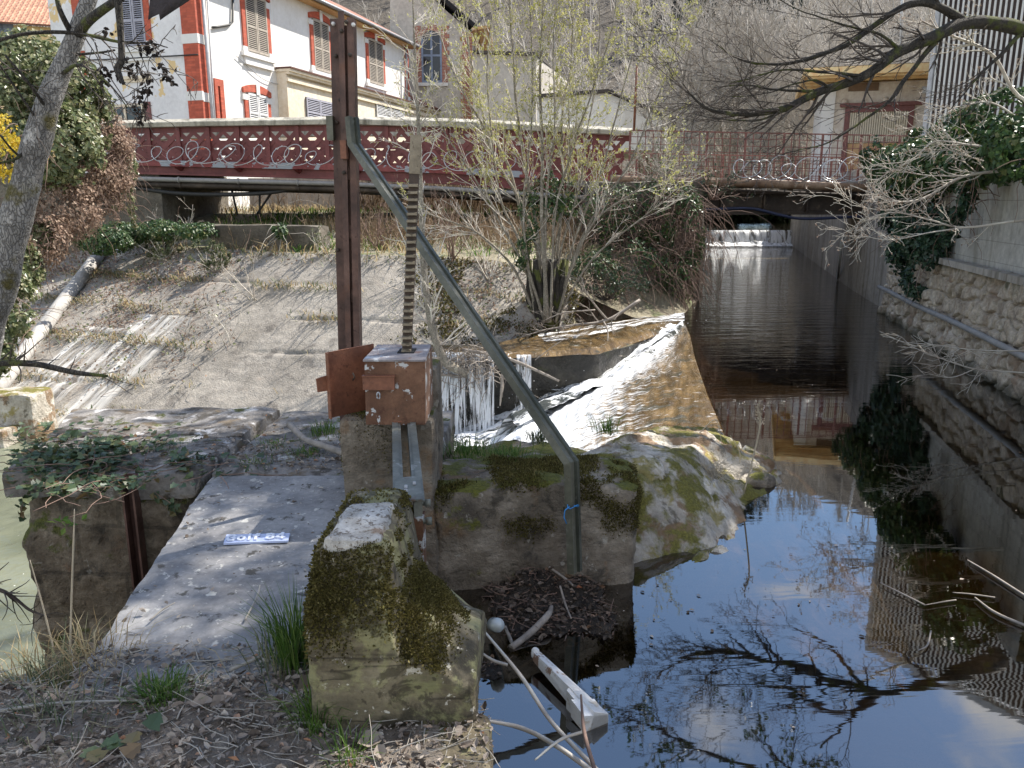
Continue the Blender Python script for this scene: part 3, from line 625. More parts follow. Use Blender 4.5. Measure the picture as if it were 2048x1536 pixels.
# mud and drift heap at the wall foot, falling away under water
x = np.linspace(-.25, 1.3, 110); y = np.linspace(2.4, 4.6, 140); X, Y = np.meshgrid(x, y, indexing='ij'); Q = XYZ(X, Y)
dm = np.hypot((X - .26) / .76, (Y - 4.0) / .72)
Z = -1.1 + .52 * (1 - smooth(.3, 1.25, dm)) + .4 * (1 - smooth(.0, .34, X + .02 + .12 * vnoise(Q, 4, 3))) * smooth(2.5, 3.0, Y) * (1 - smooth(3.3, 3.75, Y)) + .1 * fbm(Q, 3.5, 4, 3) + .035 * fbm(Q, 16, 3, 4) + .05 * smooth(4.0, 4.25, Y)
mb = MB(); mb.grid(XYZ(X, Y, Z)); mud = mb.build('mud_bank', M['mud'], kind='structure')

# ------------------------------------------------------------------ waters
mb = MB(); mb.bx(-60, 1.0, 2.0, 40, RL - .4, RL); mb.build('river_water', M['river_water'], kind='structure')
def wall_x(y): return 6.0 + (y - 9) * .24 if y < 20 else 8.64 + (y - 20) * .272
def left_x(y): return 4.25 + (y - 18) * .24
CRESTP = [(1.95, 6.5), (2.3, 9), (2.65, 11.2), (2.98, 13), (3.22, 14.6)]
pts = [(-.5, -3), (-.5, 4.4), (.6, 5.0), (1.4, 6.2)] + CRESTP + [(3.5, 15.9), (4.2, 18), (left_x(30), 30), (left_x(42.3), 42.3), (wall_x(42.3) + .6, 42.3)] + [(wall_x(v) + .6, v) for v in (30, 20, 9, -3)]
mb = MB(); pc = np.array([(a, b, WL) for a, b in pts])
import mathutils.geometry as mg
tri = mg.tessellate_polygon([[Vector(p) for p in pc]]); _a, _b, _c = [pc[i] for i in tri[0]]; sgn = 1 if np.cross(_b - _a, _c - _a)[2] > 0 else -1; mb.add(pc, [list(t)[::sgn] for t in tri]); mb.build('canal_water', M['canal_water'], kind='structure')
mb = MB(); bed = pc.copy(); bed[:, 2] = -1.35; mb.add(bed, [list(t) for t in tri]); mb.build('canal_bed', M['mud'], kind='structure')
yy = 62.0
mb = MB(); q = [(left_x(42.3) - 1, 42.32, .13), (wall_x(42.3) + 1, 42.32, .13), (30, yy + 20, .13), (12, yy + 20, .13)]; mb.ngon(q); mb.build('upper_water', M['canal_water'], kind='structure')
mb = MB(); mb.ngon([(a, b, -.3) for a, b, c in q]); mb.build('upper_bed', M['mud'], kind='structure')
# far weir: concrete step with falling water
fw = thing('far_weir', (12.8, 42.4, -1), 'distant low weir with white water falling across the canal beyond the flat bridge', 'weir')
mb = MB(); mb.bx(left_x(42.3) - .5, wall_x(42.3) + .5, 42.36, 43.2, -1.3, .08); mb.build('sill', M['wallcrete'], fw)
u = np.linspace(left_x(42.3), wall_x(42.3), 60); v = np.linspace(0, 1, 14); A, B = np.meshgrid(u, v, indexing='ij')
Y_ = 42.34 - .45 * B ** .7 + .04 * vnoise(XYZ(A * 3, B, 0), 2, 3); Z_ = .15 - .75 * B ** 1.4
mb = MB(); mb.grid(XYZ(A, Y_, Z_), uv=np.stack([A, B], -1)); mb.build('falling_water', M['far_falls'], fw)
A, B = np.meshgrid(u, np.linspace(0, 1, 12), indexing='ij'); mb = MB(); mb.grid(XYZ(A, 41.9 - 1.5 * B, WL + .02 + .1 * (1 - B) * (1 + vnoise(XYZ(A, B * 2, 0), 3, 5))), uv=np.stack([A, B * 2 + .3], -1)); mb.build('foam_line', M['far_falls'], fw)

# the near weir: curved concrete apron carrying a thin brown sheet of water
ns, nt = 170, 260
Cc = poly_resample([(*p, WL) for p in CRESTP], ns); FF = [(-1.3, 7.6, -2.05), (-1.0, 9.9, -2.05), (-.45, 11.45, -1.98), (.95, 12.02, -1.45), (2.55, 13.75, -.86), (3.05, 14.55, -.7)]
Fc = poly_resample(FF, ns); Cs = Cc
s_, t_ = np.meshgrid(np.linspace(0, 1, ns), np.linspace(-.08, 1, nt), indexing='ij')
tc_ = np.clip(t_, 0, 1)
Pp = Cs[:, None] * (1 - t_[..., None]) + Fc[:, None] * t_[..., None]
zz = WL + .008 + (Fc[:, None, 2] - WL) * tc_ ** 1.45
wd = np.linalg.norm((Fc - Cs)[:, :2], axis=1)[:, None] * tc_
Q = XYZ(Pp[..., 0], Pp[..., 1]); zz = zz + tc_ * (.03 * fbm(Q, 2.2, 3, 7) + .05 * smooth(.6, 1, tc_) * fbm(Q, 4, 3, 9)) - .03 * (t_ < 0) + .011 * .75 * np.sin(2 * PI * (wd / .15 + .9 * fbm(Q, .9, 3, 21))) * (.45 + np.clip(.5 + 1.2 * fbm(Q, 1.3, 3, 22), 0, 1)) * smooth(.0, .1, tc_)
UVs = np.stack([s_ * 8.5, tc_ * 3 + .0 * wd], -1)
apr = thing('near_weir', (1.2, 10.5, -2.1), 'weir apron with thin golden brown water sliding left into white rapids', 'weir')
mb = MB(); mb.grid(XYZ(Pp[..., 0], Pp[..., 1], zz), uv=UVs); mb.build('water_sheet', M['apron_sheet'], apr)
mb = MB(); mb.grid(XYZ(Pp[..., 0], Pp[..., 1], zz - .06)); mb.build('apron', M['wallcrete'], apr)
# rapids along its foot and the pool
s2, t2 = np.meshgrid(np.linspace(0, 1, 130), np.linspace(0, 1, 40), indexing='ij')
Fr = poly_resample(FF[1:], 130); nrm2 = nrm(np.gradient(Fr[:, :2], axis=0)); off = np.stack([nrm2[:, 1], -nrm2[:, 0]], 1)   # towards the apron
wid = np.interp(np.linspace(0, 1, 130), [0, .3, .6, 1], [2.2, 1.9, 1.2, .3])
Pr = Fr[:, None, :2] + off[:, None] * ((t2 - .38) * wid[:, None])[..., None]; Q = XYZ(Pr[..., 0], Pr[..., 1])
up = smooth(.38, 1, t2)
Zr = Fr[:, None, 2] + up * wid[:, None] * .33 + .085 + .1 * fbm(Q, 2.6, 4, 3) * (1 - .6 * s2) + .03 * fbm(Q, 9, 3, 5) - .12 * smooth(.85, 1, t2)
rap = thing('rapids', (0, 11.5, -2), 'white foaming rapids racing down beside the golden weir apron', 'rapids', kind='stuff')
mb = MB(); mb.grid(XYZ(Pr[..., 0], Pr[..., 1], Zr), uv=np.stack([t2 * wid[:, None] * 1.0, s2 * 6], -1)); mb.build('chute_foam', M['rapids'], rap)
x = np.linspace(-2.6, .3, 80); y = np.linspace(7.6, 12.15, 110); X, Y = np.meshgrid(x, y, indexing='ij'); Q = XYZ(X, Y)
mb = MB(); mb.grid(XYZ(X, Y, -1.99 + .09 * fbm(Q, 2.2, 4, 31) + .08 * np.exp(-((X + .9) ** 2 + (Y - 11.2) ** 2) / 1.2) - .12 * smooth(-1.6, -2.6, X)), uv=np.stack([X, Y], -1)); mb.build('pool_foam', M['rapids'], rap)
sp = []
for k in range(420):
    a = rng.uniform(0, 1); i = int(a * 129); p = np.array([*Fr[i, :2], Fr[i, 2]]) + np.array([rng.normal(0, .35), rng.normal(0, .3), abs(rng.normal(0, .13)) + .05]); sp.append(p)
mb = MB(); sp = np.array(sp); mb.leaves(sp, rng.normal(0, 1, sp.shape), rng.normal(0, 1, sp.shape), .035 * rng.uniform(.4, 1, len(sp)), .02, .5); mb.build('spray_drops', M['trim_white'], rap)

# shelf with its falls behind the rapids
shelf = thing('stepped_ledge', (.3, 13, -2.1), 'dark wet stone ledge with water spilling over its lip, behind the rapids', 'ledge')
BK = poly_resample([(3.5, 15.9, -.6), (2.2, 15.4, -.64), (.9, 14.4, -.68), (-.3, 13.0, -.7), (-1.5, 12.7, -.7)], 90); FR = poly_resample([(3.2, 14.75, -.62), (2.5, 13.85, -.68), (1.4, 12.45, -.72), (.3, 12.22, -.73), (-1.5, 12.2, -.74)], 90)
s_, t_ = np.meshgrid(np.linspace(0, 1, 90), np.linspace(0, 1, 30), indexing='ij')
Pp = BK[:, None] * (1 - t_[..., None]) + FR[:, None] * t_[..., None]; Pp[..., 2] += .02 * fbm(Pp, 3, 3, 3) - .06 * smooth(.9, 1, t_)
mb = MB(); mb.grid(Pp, uv=np.stack([t_ * 2, s_ * 6.5], -1)); mb.build('water_sheet', M['shelf_sheet'], shelf)
v = np.linspace(0, 1, 30); wl_ = np.repeat(FR[:, None], 30, 1).copy(); wl_[..., 2] = -.79 - v[None] * 1.4
Q = wl_.copy(); wl_[..., 1] += .06 + .1 * fbm(Q, 2.5, 4, 9) + .1 * v[None]; wl_[..., 0] += .05 * fbm(Q, 3, 3, 19)
weathered('wet_wall', [(.3, (.012, .012, .01)), (.5, (.035, .032, .026)), (.75, (.09, .08, .06))], 3, [(2.5, .58, .68, (.05, .065, .015), .8)], bump=((7, .9, .08), (30, .7, .02)), rough=.3)
mb = MB(); mb.grid(wl_); mb.build('wall_face', M['wet_wall'], shelf)
def curtain(x0, x1, y0, z0, z1, seed, n=70, out=.35):
    u = np.linspace(x0, x1, n); v = np.linspace(0, 1, 24); A, B = np.meshgrid(u, v, indexing='ij'); mb = MB(); r = .06 * fbm(XYZ(A * 4, B, 0), 1.5, 3, seed)
    mb.grid(XYZ(A, y0 - out * B ** .6 + r, z0 - (z0 - z1) * B ** 1.3), uv=np.stack([A, B * 1.3], -1)); return mb
curtain(-1.5, -.28, 12.2, -.7, -2.0, 4).build('waterfall', M['falls'], shelf)
curtain(.05, .3, 12.2, -.74, -1.95, 6, 30, .3).build('waterfall', M['falls'], shelf)
u, v = np.meshgrid(np.linspace(0, 1, 30), np.linspace(0, 1, 20), indexing='ij')
Pp = np.array([3.22, 14.6, 0])[None, None] * (1 - u[..., None]) + np.array([3.5, 15.95, 0])[None, None] * u[..., None]; Pp = Pp + np.array([-.75, .2, 0]) * v[..., None]
Pp[..., 2] = WL + .03 - .1 * v + .05 * fbm(Pp, 4, 3, 4); mb = MB(); mb.grid(Pp, uv=np.stack([u * 1.4, v], -1)); mb.build('spill_foam', M['spill'], shelf)
BKf = BK.copy(); u2, v2 = np.meshgrid(np.linspace(0, .62, 60), np.linspace(.15, .55, 16), indexing='ij')
Pf = np.stack([np.interp(u2, np.linspace(0, 1, 90), BK[:, k]) * (1 - v2) + np.interp(u2, np.linspace(0, 1, 90), FR[:, k]) * v2 for k in range(3)], -1); Pf[..., 2] += .035 + .04 * fbm(Pf, 4, 3, 11)
mb = MB(); mb.grid(Pf, uv=np.stack([v2 * 3, u2 * 7], -1)); mb.build('running_foam', M['spill'], shelf)

# ------------------------------------------------------------------ far bank: sloped concrete revetment and ground behind it
BP = [(-22, 18, -2.15), (-13, 13.6, -2.15), (-9.5, 12.3, -2.15), (-6.4, 12.2, -2.15), (-3.6, 11.5, -2.15), (-2.3, 11.35, -2.15), (-1.3, 11.75, -2.15), (-.25, 12.85, -1.2), (1.0, 14.2, -.85)]
TP = [(-20, 27, .66), (-11, 20.7, .62), (-7.7, 18.3, .6), (-4.7, 16.2, .6), (-2.5, 15.35, .6), (-1.3, 15.15, .56), (-.4, 15.1, .52), (.5, 15.05, .35), (1.3, 15.0, -.1)]
_s = np.concatenate([[0], np.cumsum(np.linalg.norm(np.diff(np.array(BP)[:, :2], axis=0), axis=1))]); _t = np.linspace(0, _s[-1], 240)
T_, B_ = [np.stack([np.interp(_t, _s, np.array(q)[:, k]) for k in range(3)], 1) for q in (TP, BP)]
s_, v_ = np.meshgrid(np.linspace(0, 1, 240), np.linspace(0, 1, 110), indexing='ij')
Pp = T_[:, None] * (1 - v_[..., None]) + B_[:, None] * v_[..., None]
nv = nrm(np.array([-.3, -.5, .8])); g = 0
for k, lv in enumerate((.2, .37, .55, .74, .9)):
    w = lv + .035 * fbm(XYZ(s_ * 7, k * 3.0, 0), 1, 3, k); g = g - .05 * smooth(-.35, .25, fbm(XYZ(s_ * 16, k * 5.0, 0), 1, 3, k + 40)) * np.exp(-((v_ - w) / .008) ** 2) + .004 * smooth(w - .02, w, v_) - .004 * smooth(w, w + .16, v_)
Pp = Pp + nv * (g + .025 * fbm(Pp, 1.2, 4, 3) + .022 * fbm(Pp, 8, 4, 4))[..., None]
mb = MB(); mb.grid(Pp, flip=True); revet = mb.build('concrete_embankment', M['revetment'], cat='embankment', label='sloping grey concrete embankment with weedy cracked courses across the river')
# white lime runs on it
tp = NT('lime_run'); cc = tp.mr(tp.noise(1, 6, .65, tp.scl(tp.uv(), (6, .8, 1))), .42, .6); edge = tp.mr(tp.math('ABSOLUTE', tp.math('SUBTRACT', tp.n('SeparateXYZ', {0: tp.uv()}).outputs[0], .5)), .3, .5, 1, 0)
M['lime_run'] = tp.done(tp.n('MixShader', {0: tp.math('MULTIPLY', tp.math('MULTIPLY', cc, edge), .85), 1: tp.n('BsdfTransparent').outputs[0], 2: tp.bsdf((.72, .7, .66), .85)}).outputs[0])
def lime(s0, s1, v0, v1):
    i0, i1, j0, j1 = int(s0 * 239), int(s1 * 239), int(v0 * 109), int(v1 * 109)
    P_ = Pp[i0:i1, j0:j1] + nv * .02; a, b = P_.shape[:2]; uu, vv = np.meshgrid(np.linspace(0, 1, a), np.linspace(0, 1, b), indexing='ij'); mb = MB(); mb.grid(P_, uv=np.stack([uu, vv], -1)); return mb
for a in ((.585, .645, .42, .97), (.55, .6, .5, .97), (.49, .55, .55, .97), (.43, .5, .62, .99)): lime(*a).build('lime_streak', M['lime_run'], revet)

FX = [(-60, 54)] + [(q[0], q[1]) for q in TP] + [(2.4, 15.35), (3.5, 15.95), (4.25, 18)]
FZ = [.7] + [q[2] for q in TP] + [-.62, -.62, -.6]
fx = np.concatenate([np.linspace(-60, -15, 30), np.linspace(-14.8, 4.25, 170)]); fy = np.interp(fx, [a for a, _ in FX], [b for _, b in FX]); fz = np.interp(fx, [a for a, _ in FX], FZ)
vv = np.linspace(0, 1, 120) ** 1.6; Yg = fy[:, None] * (1 - vv) + 85 * vv; Xg = fx[:, None] + np.maximum(0, Yg - 18) * .3 * smooth(-12, 4.25, fx)[:, None]
dist = Yg - fy[:, None]
base = .66 + .67 * smooth(16, 24, Yg) + .9 * smooth(31, 37, Yg)
Zg = fz[:, None] + (base - fz[:, None]) * smooth(0, 2.2, dist) + .05 * fbm(XYZ(Xg, Yg), 1.2, 4, 6) * smooth(0, .6, dist)
mb = MB(); mb.grid(XYZ(Xg, Yg, Zg)); berm = mb.build('left_bank', M['berm'], kind='structure')
mb = MB(); xx = np.array([[left_x(v) + .0, v] for v in np.linspace(18, 43, 40)]); mb.grid(np.stack([np.c_[xx, np.full(40, z)] for z in np.linspace(-1.4, 2.5, 12)], 1)); mb.build('canal_side_wall', M['wallcrete'], cat='wall', label='shadowed concrete wall along the far left side of the canal under the bridge')

# right bank walls
rb = thing('right_wall', (6.5, 10, -1.3), 'long canal wall on the right: concrete, then pale blocks over rough rubble', 'wall')
def wallgrid(y0, y1, z0, z1, ny, nz, offs, mat, name, seed, amp, f=2.0, batter=0.0):
    yv = np.linspace(y0, y1, ny); zv = np.linspace(z0, z1, nz); A, B = np.meshgrid(yv, zv, indexing='ij'); Xw = np.vectorize(wall_x)(A) + offs - batter * (1 - (B - z0) / (z1 - z0))
    Xw = Xw - amp * fbm(XYZ(Xw, A, B), f, 4, seed); mb = MB(); mb.grid(XYZ(Xw, A, B))
    top = np.stack([XYZ(Xw, A, B)[:, -1], XYZ(Xw, A, B)[:, -1] + np.array([1.2, 0, 0])], 1); mb.grid(top)
    return mb.build(name, mat, rb)
def stones(Yq, Zq, seed=3):
    """rounded stone relief: how far a point lies inside its cell of an irregular grid"""
    a, b = Yq / .34 + .35 * vnoise(XYZ(Yq, Zq), 2.5, 5), Zq / .22 + .35 * vnoise(XYZ(Yq, Zq), 2.5, 6); i, j = np.floor(a).astype(np.int64), np.floor(b).astype(np.int64)
    f1 = np.full(a.shape, 9.0); f2 = f1.copy(); rv = np.zeros(a.shape)
    for di in (-1, 0, 1):
        for dj in (-1, 0, 1):
            ci, cj = i + di, j + dj; d = np.hypot(ci + .15 + .7 * _h(ci, cj, 0 * ci, seed) - a, cj + .15 + .7 * _h(ci, cj, 0 * ci, seed + 1) - b); r_ = _h(ci, cj, 0 * ci, seed + 2)
            f2 = np.where(d < f1, f1, np.minimum(f2, d)); rv = np.where(d < f1, r_, rv); f1 = np.minimum(f1, d)
    return smooth(.0, .22, f2 - f1), rv
wallgrid(-3, 5.5, -1.4, .74, 100, 40, .0, M['rubble'], 'rubble_base', 3, .09, 3.2, .22)
yv_, zv_ = np.meshgrid(np.linspace(5.5, 16, 640), np.linspace(-1.4, .74, 130), indexing='ij'); m_, r_v = stones(yv_, zv_)
Xw_ = np.vectorize(wall_x)(yv_) - .22 * (1 - (zv_ + 1.4) / 2.14) - (.05 + .05 * r_v) * m_ - .09 * fbm(XYZ(0 * yv_, yv_, zv_), 1.6, 3, 3) - .03 * fbm(XYZ(0 * yv_, yv_, zv_), 9, 3, 4) + .03
mb = MB(); mb.grid(XYZ(Xw_, yv_, zv_)); rubb = mb.build('rubble_stones', M['rubble'], rb)
wallgrid(8.3, 16.2, .66, 2.5, 150, 20, .1, M['blockwall'], 'block_wall', 5, .008)
wallgrid(15.6, 43.5, -1.4, 2.45, 120, 20, .02, M['wallcrete'], 'concrete_wall', 7, .03)
mb = MB(); yy_ = np.linspace(8.2, 16.4, 40); ledge_ = np.array([(wall_x(v) - .06, v, .70) for v in yy_])
for a, b in zip(ledge_[:-1], ledge_[1:]): mb.bar(a, b, .14, .09)
mb.build('ledge', M['wallcrete'], rb)
mb = MB(); pts_ = [(wall_x(v) - .2, v, -.1 + .004 * (15 - v) + .008 * math.sin(v * 1.3)) for v in np.linspace(5, 16.2, 40)]; mb.tube(pts_, .042, 8)
mb.build('wall_pipe', M['pipe_grey'], cat='pipe', label='thin grey pipe running along the rubble base of the canal wall')
a, b = UZ(1676, 556, -.55), U(1684, 478, 20.5); mb = MB(); mb.tube([a, b], .035, 8); mb.build('white_pole', M['trim_white'], cat='pole', label='thin white pole leaning on the concrete canal wall near the bridge')
A, B = np.meshgrid(np.linspace(.12, 60, 60), np.linspace(-12, 90, 90), indexing='ij'); Xr = np.vectorize(wall_x)(B) + A
mb = MB(); mb.grid(XYZ(Xr, B, 2.42 - 1.85 * (1 - smooth(7.4, 8.6, B)) * (1 - smooth(2, 7, A)) + .12 * fbm(XYZ(Xr, B), .6, 3, 4) * smooth(.5, 3, A))); mb.build('right_bank', M['berm'], kind='structure')

# wooded hill that closes the valley
az = np.linspace(rad(-75), rad(75), 110); r = np.linspace(52, 330, 70); A, R_ = np.meshgrid(az, r, indexing='ij')
Xh, Yh = R_ * np.sin(A), R_ * np.cos(A)
Zh = 1.2 + 96 * smooth(52, 285, R_) * (1 + .16 * fbm(XYZ(Xh, Yh), .012, 3, 4)) + 3 * fbm(XYZ(Xh, Yh), .05, 3, 8) * smooth(60, 120, R_)
tp = NT('hillside'); cc = tp.ramp(tp.noise(.05, 8, .65), [(.3, (.045, .04, .034)), (.5, (.095, .08, .063)), (.65, (.15, .125, .095))]); M['hillside'] = tp.done(tp.bsdf(cc, .95, tp.bump(tp.noise(.6, 6, .7), 1, 1.5)))
mb = MB(); mb.grid(XYZ(Xh, Yh, Zh)); hill = mb.build('hill', M['hillside'], kind='structure')
def hill_z(x, y):
    r_ = np.hypot(x, y); return 1.2 + 96 * smooth(52, 285, r_) * (1 + .16 * fbm(XYZ(x, y), .012, 3, 4)) + 3 * fbm(XYZ(x, y), .05, 3, 8) * smooth(60, 120, r_)
# ------------------------------------------------------------------ sluice: post with brace
post = thing('gantry_post', (-1.245, 5.72, .0), 'tall rusty twin channel steel post with a long diagonal brace', 'post')
def cx(px, py, Y): return U(px, py, Y)[0]
xl, xr = cx(662, 300, 5.7), cx(712, 300, 5.7); ztop = U(690, 34, 5.7)[2]
lean = -.036
def post_piece(x0, x1, y0, y1, z0, z1, mat=None, holes=False):
    mb = MB(); k = lean
    mb.hexa([(x0 + k, y0, z0), (x1 + k, y0, z0), (x1 + k, y1, z0), (x0 + k, y1, z0), (x0 - k, y0, z1), (x1 - k, y0, z1), (x1 - k, y1, z1), (x0 - k, y1, z1)]); return mb
wL = (xr - xl)
a = post_piece(xl, xl + wL * .44, 5.70, 5.712, -.15, ztop - .01)                 # wide web of the left channel
b = post_piece(xl + wL * .44, xl + wL * .66, 5.60, 5.615, -.15, ztop + .015)     # its flange stands towards us
c = post_piece(xl + wL * .44, xl + wL * .455, 5.6151, 5.72, -.15, ztop + .012)
d = post_piece(xl + wL * .75, xl + wL, 5.615, 5.63, -.15, ztop - .02); e_ = post_piece(xl + wL * .985, xl + wL, 5.6301, 5.72, -.15, ztop - .022)
g = post_piece(xl + wL * .5, xl + wL * .82, 5.66, 5.67, -.15, ztop - .06)
for q, nm in ((a, 'left_channel'), (d, 'right_channel'), (g, 'spacer_plate')):
    if nm == 'left_channel':
        for r_ in (b, c):
            for v_, (f_, m_, s_) in zip(r_.V, r_.F): q.add(v_, f_ - 0, m_, s_)
    if nm == 'right_channel':
        for v_, (f_, m_, s_) in zip(e_.V, e_.F): q.add(v_, f_, m_, s_)
    q.build(nm, M['rust_post'], post)
for pz in (.5, .9, 1.35, 1.75, 2.2, 2.62):
    mb = MB(); mb.bx(xl + wL * .62, xl + wL * .78, 5.632, 5.65, pz, pz + .09); mb.build('batten_plate', M['rust_post'], post)
for px, py in ((667, 48), (707, 50), (693, 44), (683, 62), (672, 112), (700, 110), (681, 200), (674, 245), (688, 345), (676, 500)):
    p = U(px, py, 5.69 if px < 683 else 5.595); mb = MB(); mb.lathe([(.0, .02), (.012, .02), (.014, .0)], 6, (0, -1, 0), p); mb.build('bolt_head', M['darksteel'] if px not in (667, 707) else M['trim_white'], post)
mb = MB(); p = U(660, 232, 5.66); q = U(660, 280, 5.66); mb.bx(p[0] - .022, p[0] + .022, 5.63, 5.72, q[2], p[2]); mb.build('clamp_plate', M['brace_steel'], post)
# brace: steel channel bent twice
def channel_sweep(mb, pts, w, fl, th, side):
    """U section: web w wide seen from the front, flange fl deep on its right edge"""
    pts = np.array(pts, float); n = len(pts); T = np.zeros_like(pts)
    T[1:-1] = nrm(nrm(pts[2:] - pts[1:-1]) + nrm(pts[1:-1] - pts[:-2])); T[0] = nrm(pts[1] - pts[0]); T[-1] = nrm(pts[-1] - pts[-2])
    rings = []
    for k in range(n):
        n1 = nrm(np.cross(T[k], np.array(side))); n2 = nrm(np.cross(n1, T[k]))     # n1 across, n2 depth
        d0 = nrm(pts[min(k + 1, n - 1)] - pts[min(k, n - 2)]); sc = 1 / max(.5, abs(np.dot(T[k], d0)))
        pr = [(-w / 2, 0), (w * .3, 0), (w * .32, -.004), (w * .42, -.004), (w * .44, .0), (w / 2, .0), (w / 2, fl), (-w / 2, fl)]
        rings.append([pts[k] + n1 * a * sc + n2 * b for a, b in pr])
    R = np.array(rings); m = 8
    for k in range(n - 1):
        v = np.concatenate([R[k], R[k + 1]]); mb.add(v, [[i, (i + 1) % m, m + (i + 1) % m, m + i] for i in range(m)])
    for k in (0, n - 1): mb.add(R[k], [[0, 1, 6, 7], [1, 4, 5, 6], [1, 2, 3, 4]])
bp = [U(703, 236, 5.56), U(708, 290, 5.52), U(1141, 925, 4.06), U(1148, 1142, 4.06)]
mb = MB(); channel_sweep(mb, bp, .04, .045, .007, (-.55, -1, .12)); br_o = mb.build('diagonal_brace', M['brace_steel'], post)
mb = MB(); channel_sweep(mb, [q + np.array([.035, .02, 0]) for q in bp], .029, .03, .007, (-.55, -1, .12)); mb.build('inner_flange', M['brace_shade'], br_o)
mb = MB(); p = U(690, 288, 5.6); mb.bx(p[0] - .02, p[0] + .02, 5.53, 5.6, p[2] - .1, p[2] + .02); p = U(703, 278, 5.57); mb.lathe([(0, .03), (.022, .03), (.026, 0)], 6, (0, -1, 0), p + np.array([0, -.02, 0])); mb.build('brace_bolt', M['rust_door'], post)
mb = MB(); p = U(1146, 1010, 4.03)
pts = [p + np.array([.03 * math.cos(t), -.012 - .02 * math.sin(t), .01 * math.sin(2 * t)]) for t in np.linspace(0, 6.5, 30)]; mb.tube(pts, .0026, 5)
mb.tube([p + np.array([-.02, -.02, .0]), p + np.array([-.045, -.025, -.02]), p + np.array([-.05, -.025, -.06]), p + np.array([-.035, -.02, -.1])], .0035, 5)
mb.build('blue_string', M['blue_string'], cat='string', label='bright blue string knotted round the foot of the diagonal brace')

# hoist: twin beam, gear box, rack
ho = thing('sluice_hoist', (-.6, 4.2, .44), 'rusty sluice winding box on a twin steel beam with a toothed lifting bar', 'hoist')
na, fa = np.array([-.397, 2.86, .455]), np.array([-.585, 4.1, .455]); dv = nrm(fa - na); sd = np.array([dv[1], -dv[0], 0])
for s in (-1, 1):
    mb = MB(); o_ = sd * .034 * s
    mb.bar(na + o_ - [0, 0, .03], fa + o_ - [0, 0, .03], .032, .09); mb.bar(na + o_ + sd * .012 * s + [0, 0, .018], fa + o_ + sd * .012 * s + [0, 0, .018], .03, .006); mb.build('beam_channel', M['greensteel'], ho)
mb = MB(); mb.bar(na + dv * -.004 + [0, 0, .024], na + dv * .26 + [0, 0, .024], .105, .008); mb.build('end_plate', M['greensteel'], ho)
mb = MB(); mb.bar(fa - dv * .12 + [0, 0, .024], fa + dv * .02 + [0, 0, .024], .105, .008); mb.lathe([(0, .02), (.012, .02), (.012, 0)], 8, (0, 0, 1), fa - dv * .08 + [0, 0, .028]); mb.build('end_plate', M['rust_door'], ho)
for s in (-1, 1):
    mb = MB(); q = na + sd * .03 * s; mb.bx(q[0] - .022, q[0] + .022, q[1] - .01, q[1] + .012, -.1, .41); mb.bx(q[0] + s * .02 - .004, q[0] + s * .02 + .004, q[1] + .0121, q[1] + .06, -.1, .41); mb.build('leg', M['rust'] if s > 0 else M['greensteel'], ho)
    for k, zz_ in enumerate((.39, .43)):
        p = na + sd * (.052 * s) + dv * (.0 + .09 * k) + [0, 0, zz_ - .455]; mb = MB(); mb.lathe([(.0, .034), (.017, .034), (.017, .012), (.012, .012), (.012, 0)], 6, sd * s, p); mb.build('bolt', M['greensteel'], ho)
for px, py in ((812, 975), (829, 968), (812, 983)):
    mb = MB(); p = UZ(px, py, .486); mb.lathe([(0, .01), (.007, .01), (.008, 0)], 6, (0, 0, 1), p); mb.build('rivet', M['lead'], ho)
# box
bl, br_ = -.765, -.452; y0, y1 = 3.98, 4.39; zb, zt = .462, .80
gb = MB(); gb.hexa([(bl, y0, zb), (br_ - .003, y0, zb), (br_, y1, zb), (bl + .01, y1, zb), (bl + .006, y0, zt), (br_ + .004, y0, zt), (br_ + .0, y1, zt), (bl + .01, y1, zt)])
box = gb.build('gear_box', M['rust'], ho)
mb = MB(); mb.hexa([(bl, y0 - .012, zt + .002), (br_ + .008, y0 - .012, zt + .002), (br_ - .006, y1, zt + .004), (bl + .006, y1, zt + .004), (bl, y0 - .012, zt + .012), (br_ + .008, y0 - .012, zt + .012), (br_ - .006, y1, zt + .016), (bl + .006, y1, zt + .016)]); mb.build('lid', M['rust_top'], box)
mb = MB(); mb.bx(bl - .004, bl + .16, y0 - .026, y0 - .002, .655, .725); mb.bx(bl - .006, bl + .165, y0 - .034, y0 - .002, .7255, .731); mb.build('hasp', M['rust_door'], box)
mb = MB(); q = np.array([bl + .075, y0 - .02, .625]); mb.tube([q + np.array([.008 * math.cos(t), -.006, .018 * math.sin(t)]) for t in np.linspace(-1.2, 4.2, 14)], .004, 6); mb.build('staple', M['lead'], box)
h0, h1 = np.array([bl - .01, 4.36, 0]), np.array([-1.0, 4.17, 0]); dn = nrm(h1 - h0); dnn = np.array([-dn[1], dn[0], 0]) * -1
if dnn[1] > 0: dnn = -dnn
mb = MB(); z0_, z1_ = .455, .825
mb.prism([h0 + [0, 0, z0_], h1 + [0, 0, z0_ - .01], h1 + [0, 0, z1_ - .015], h0 + [0, 0, z1_]], dnn * -.008)
mb.prism([h1 + [0, 0, z0_ - .01], h1 + dnn * .03 + [0, 0, z0_ - .01], h1 + dnn * .03 + [0, 0, z1_ - .015], h1 + [0, 0, z1_ - .015]], dn * .006)
door = mb.build('door', M['rust_door'], ho)
mb = MB(); mb.prism([h1 + [0, 0, .60], h1 + dn * .06 + [0, 0, .60], h1 + dn * .065 + [0, 0, .675], h1 + [0, 0, .685]], dnn * -.007); mb.build('door_tab', M['rust_door'], door)
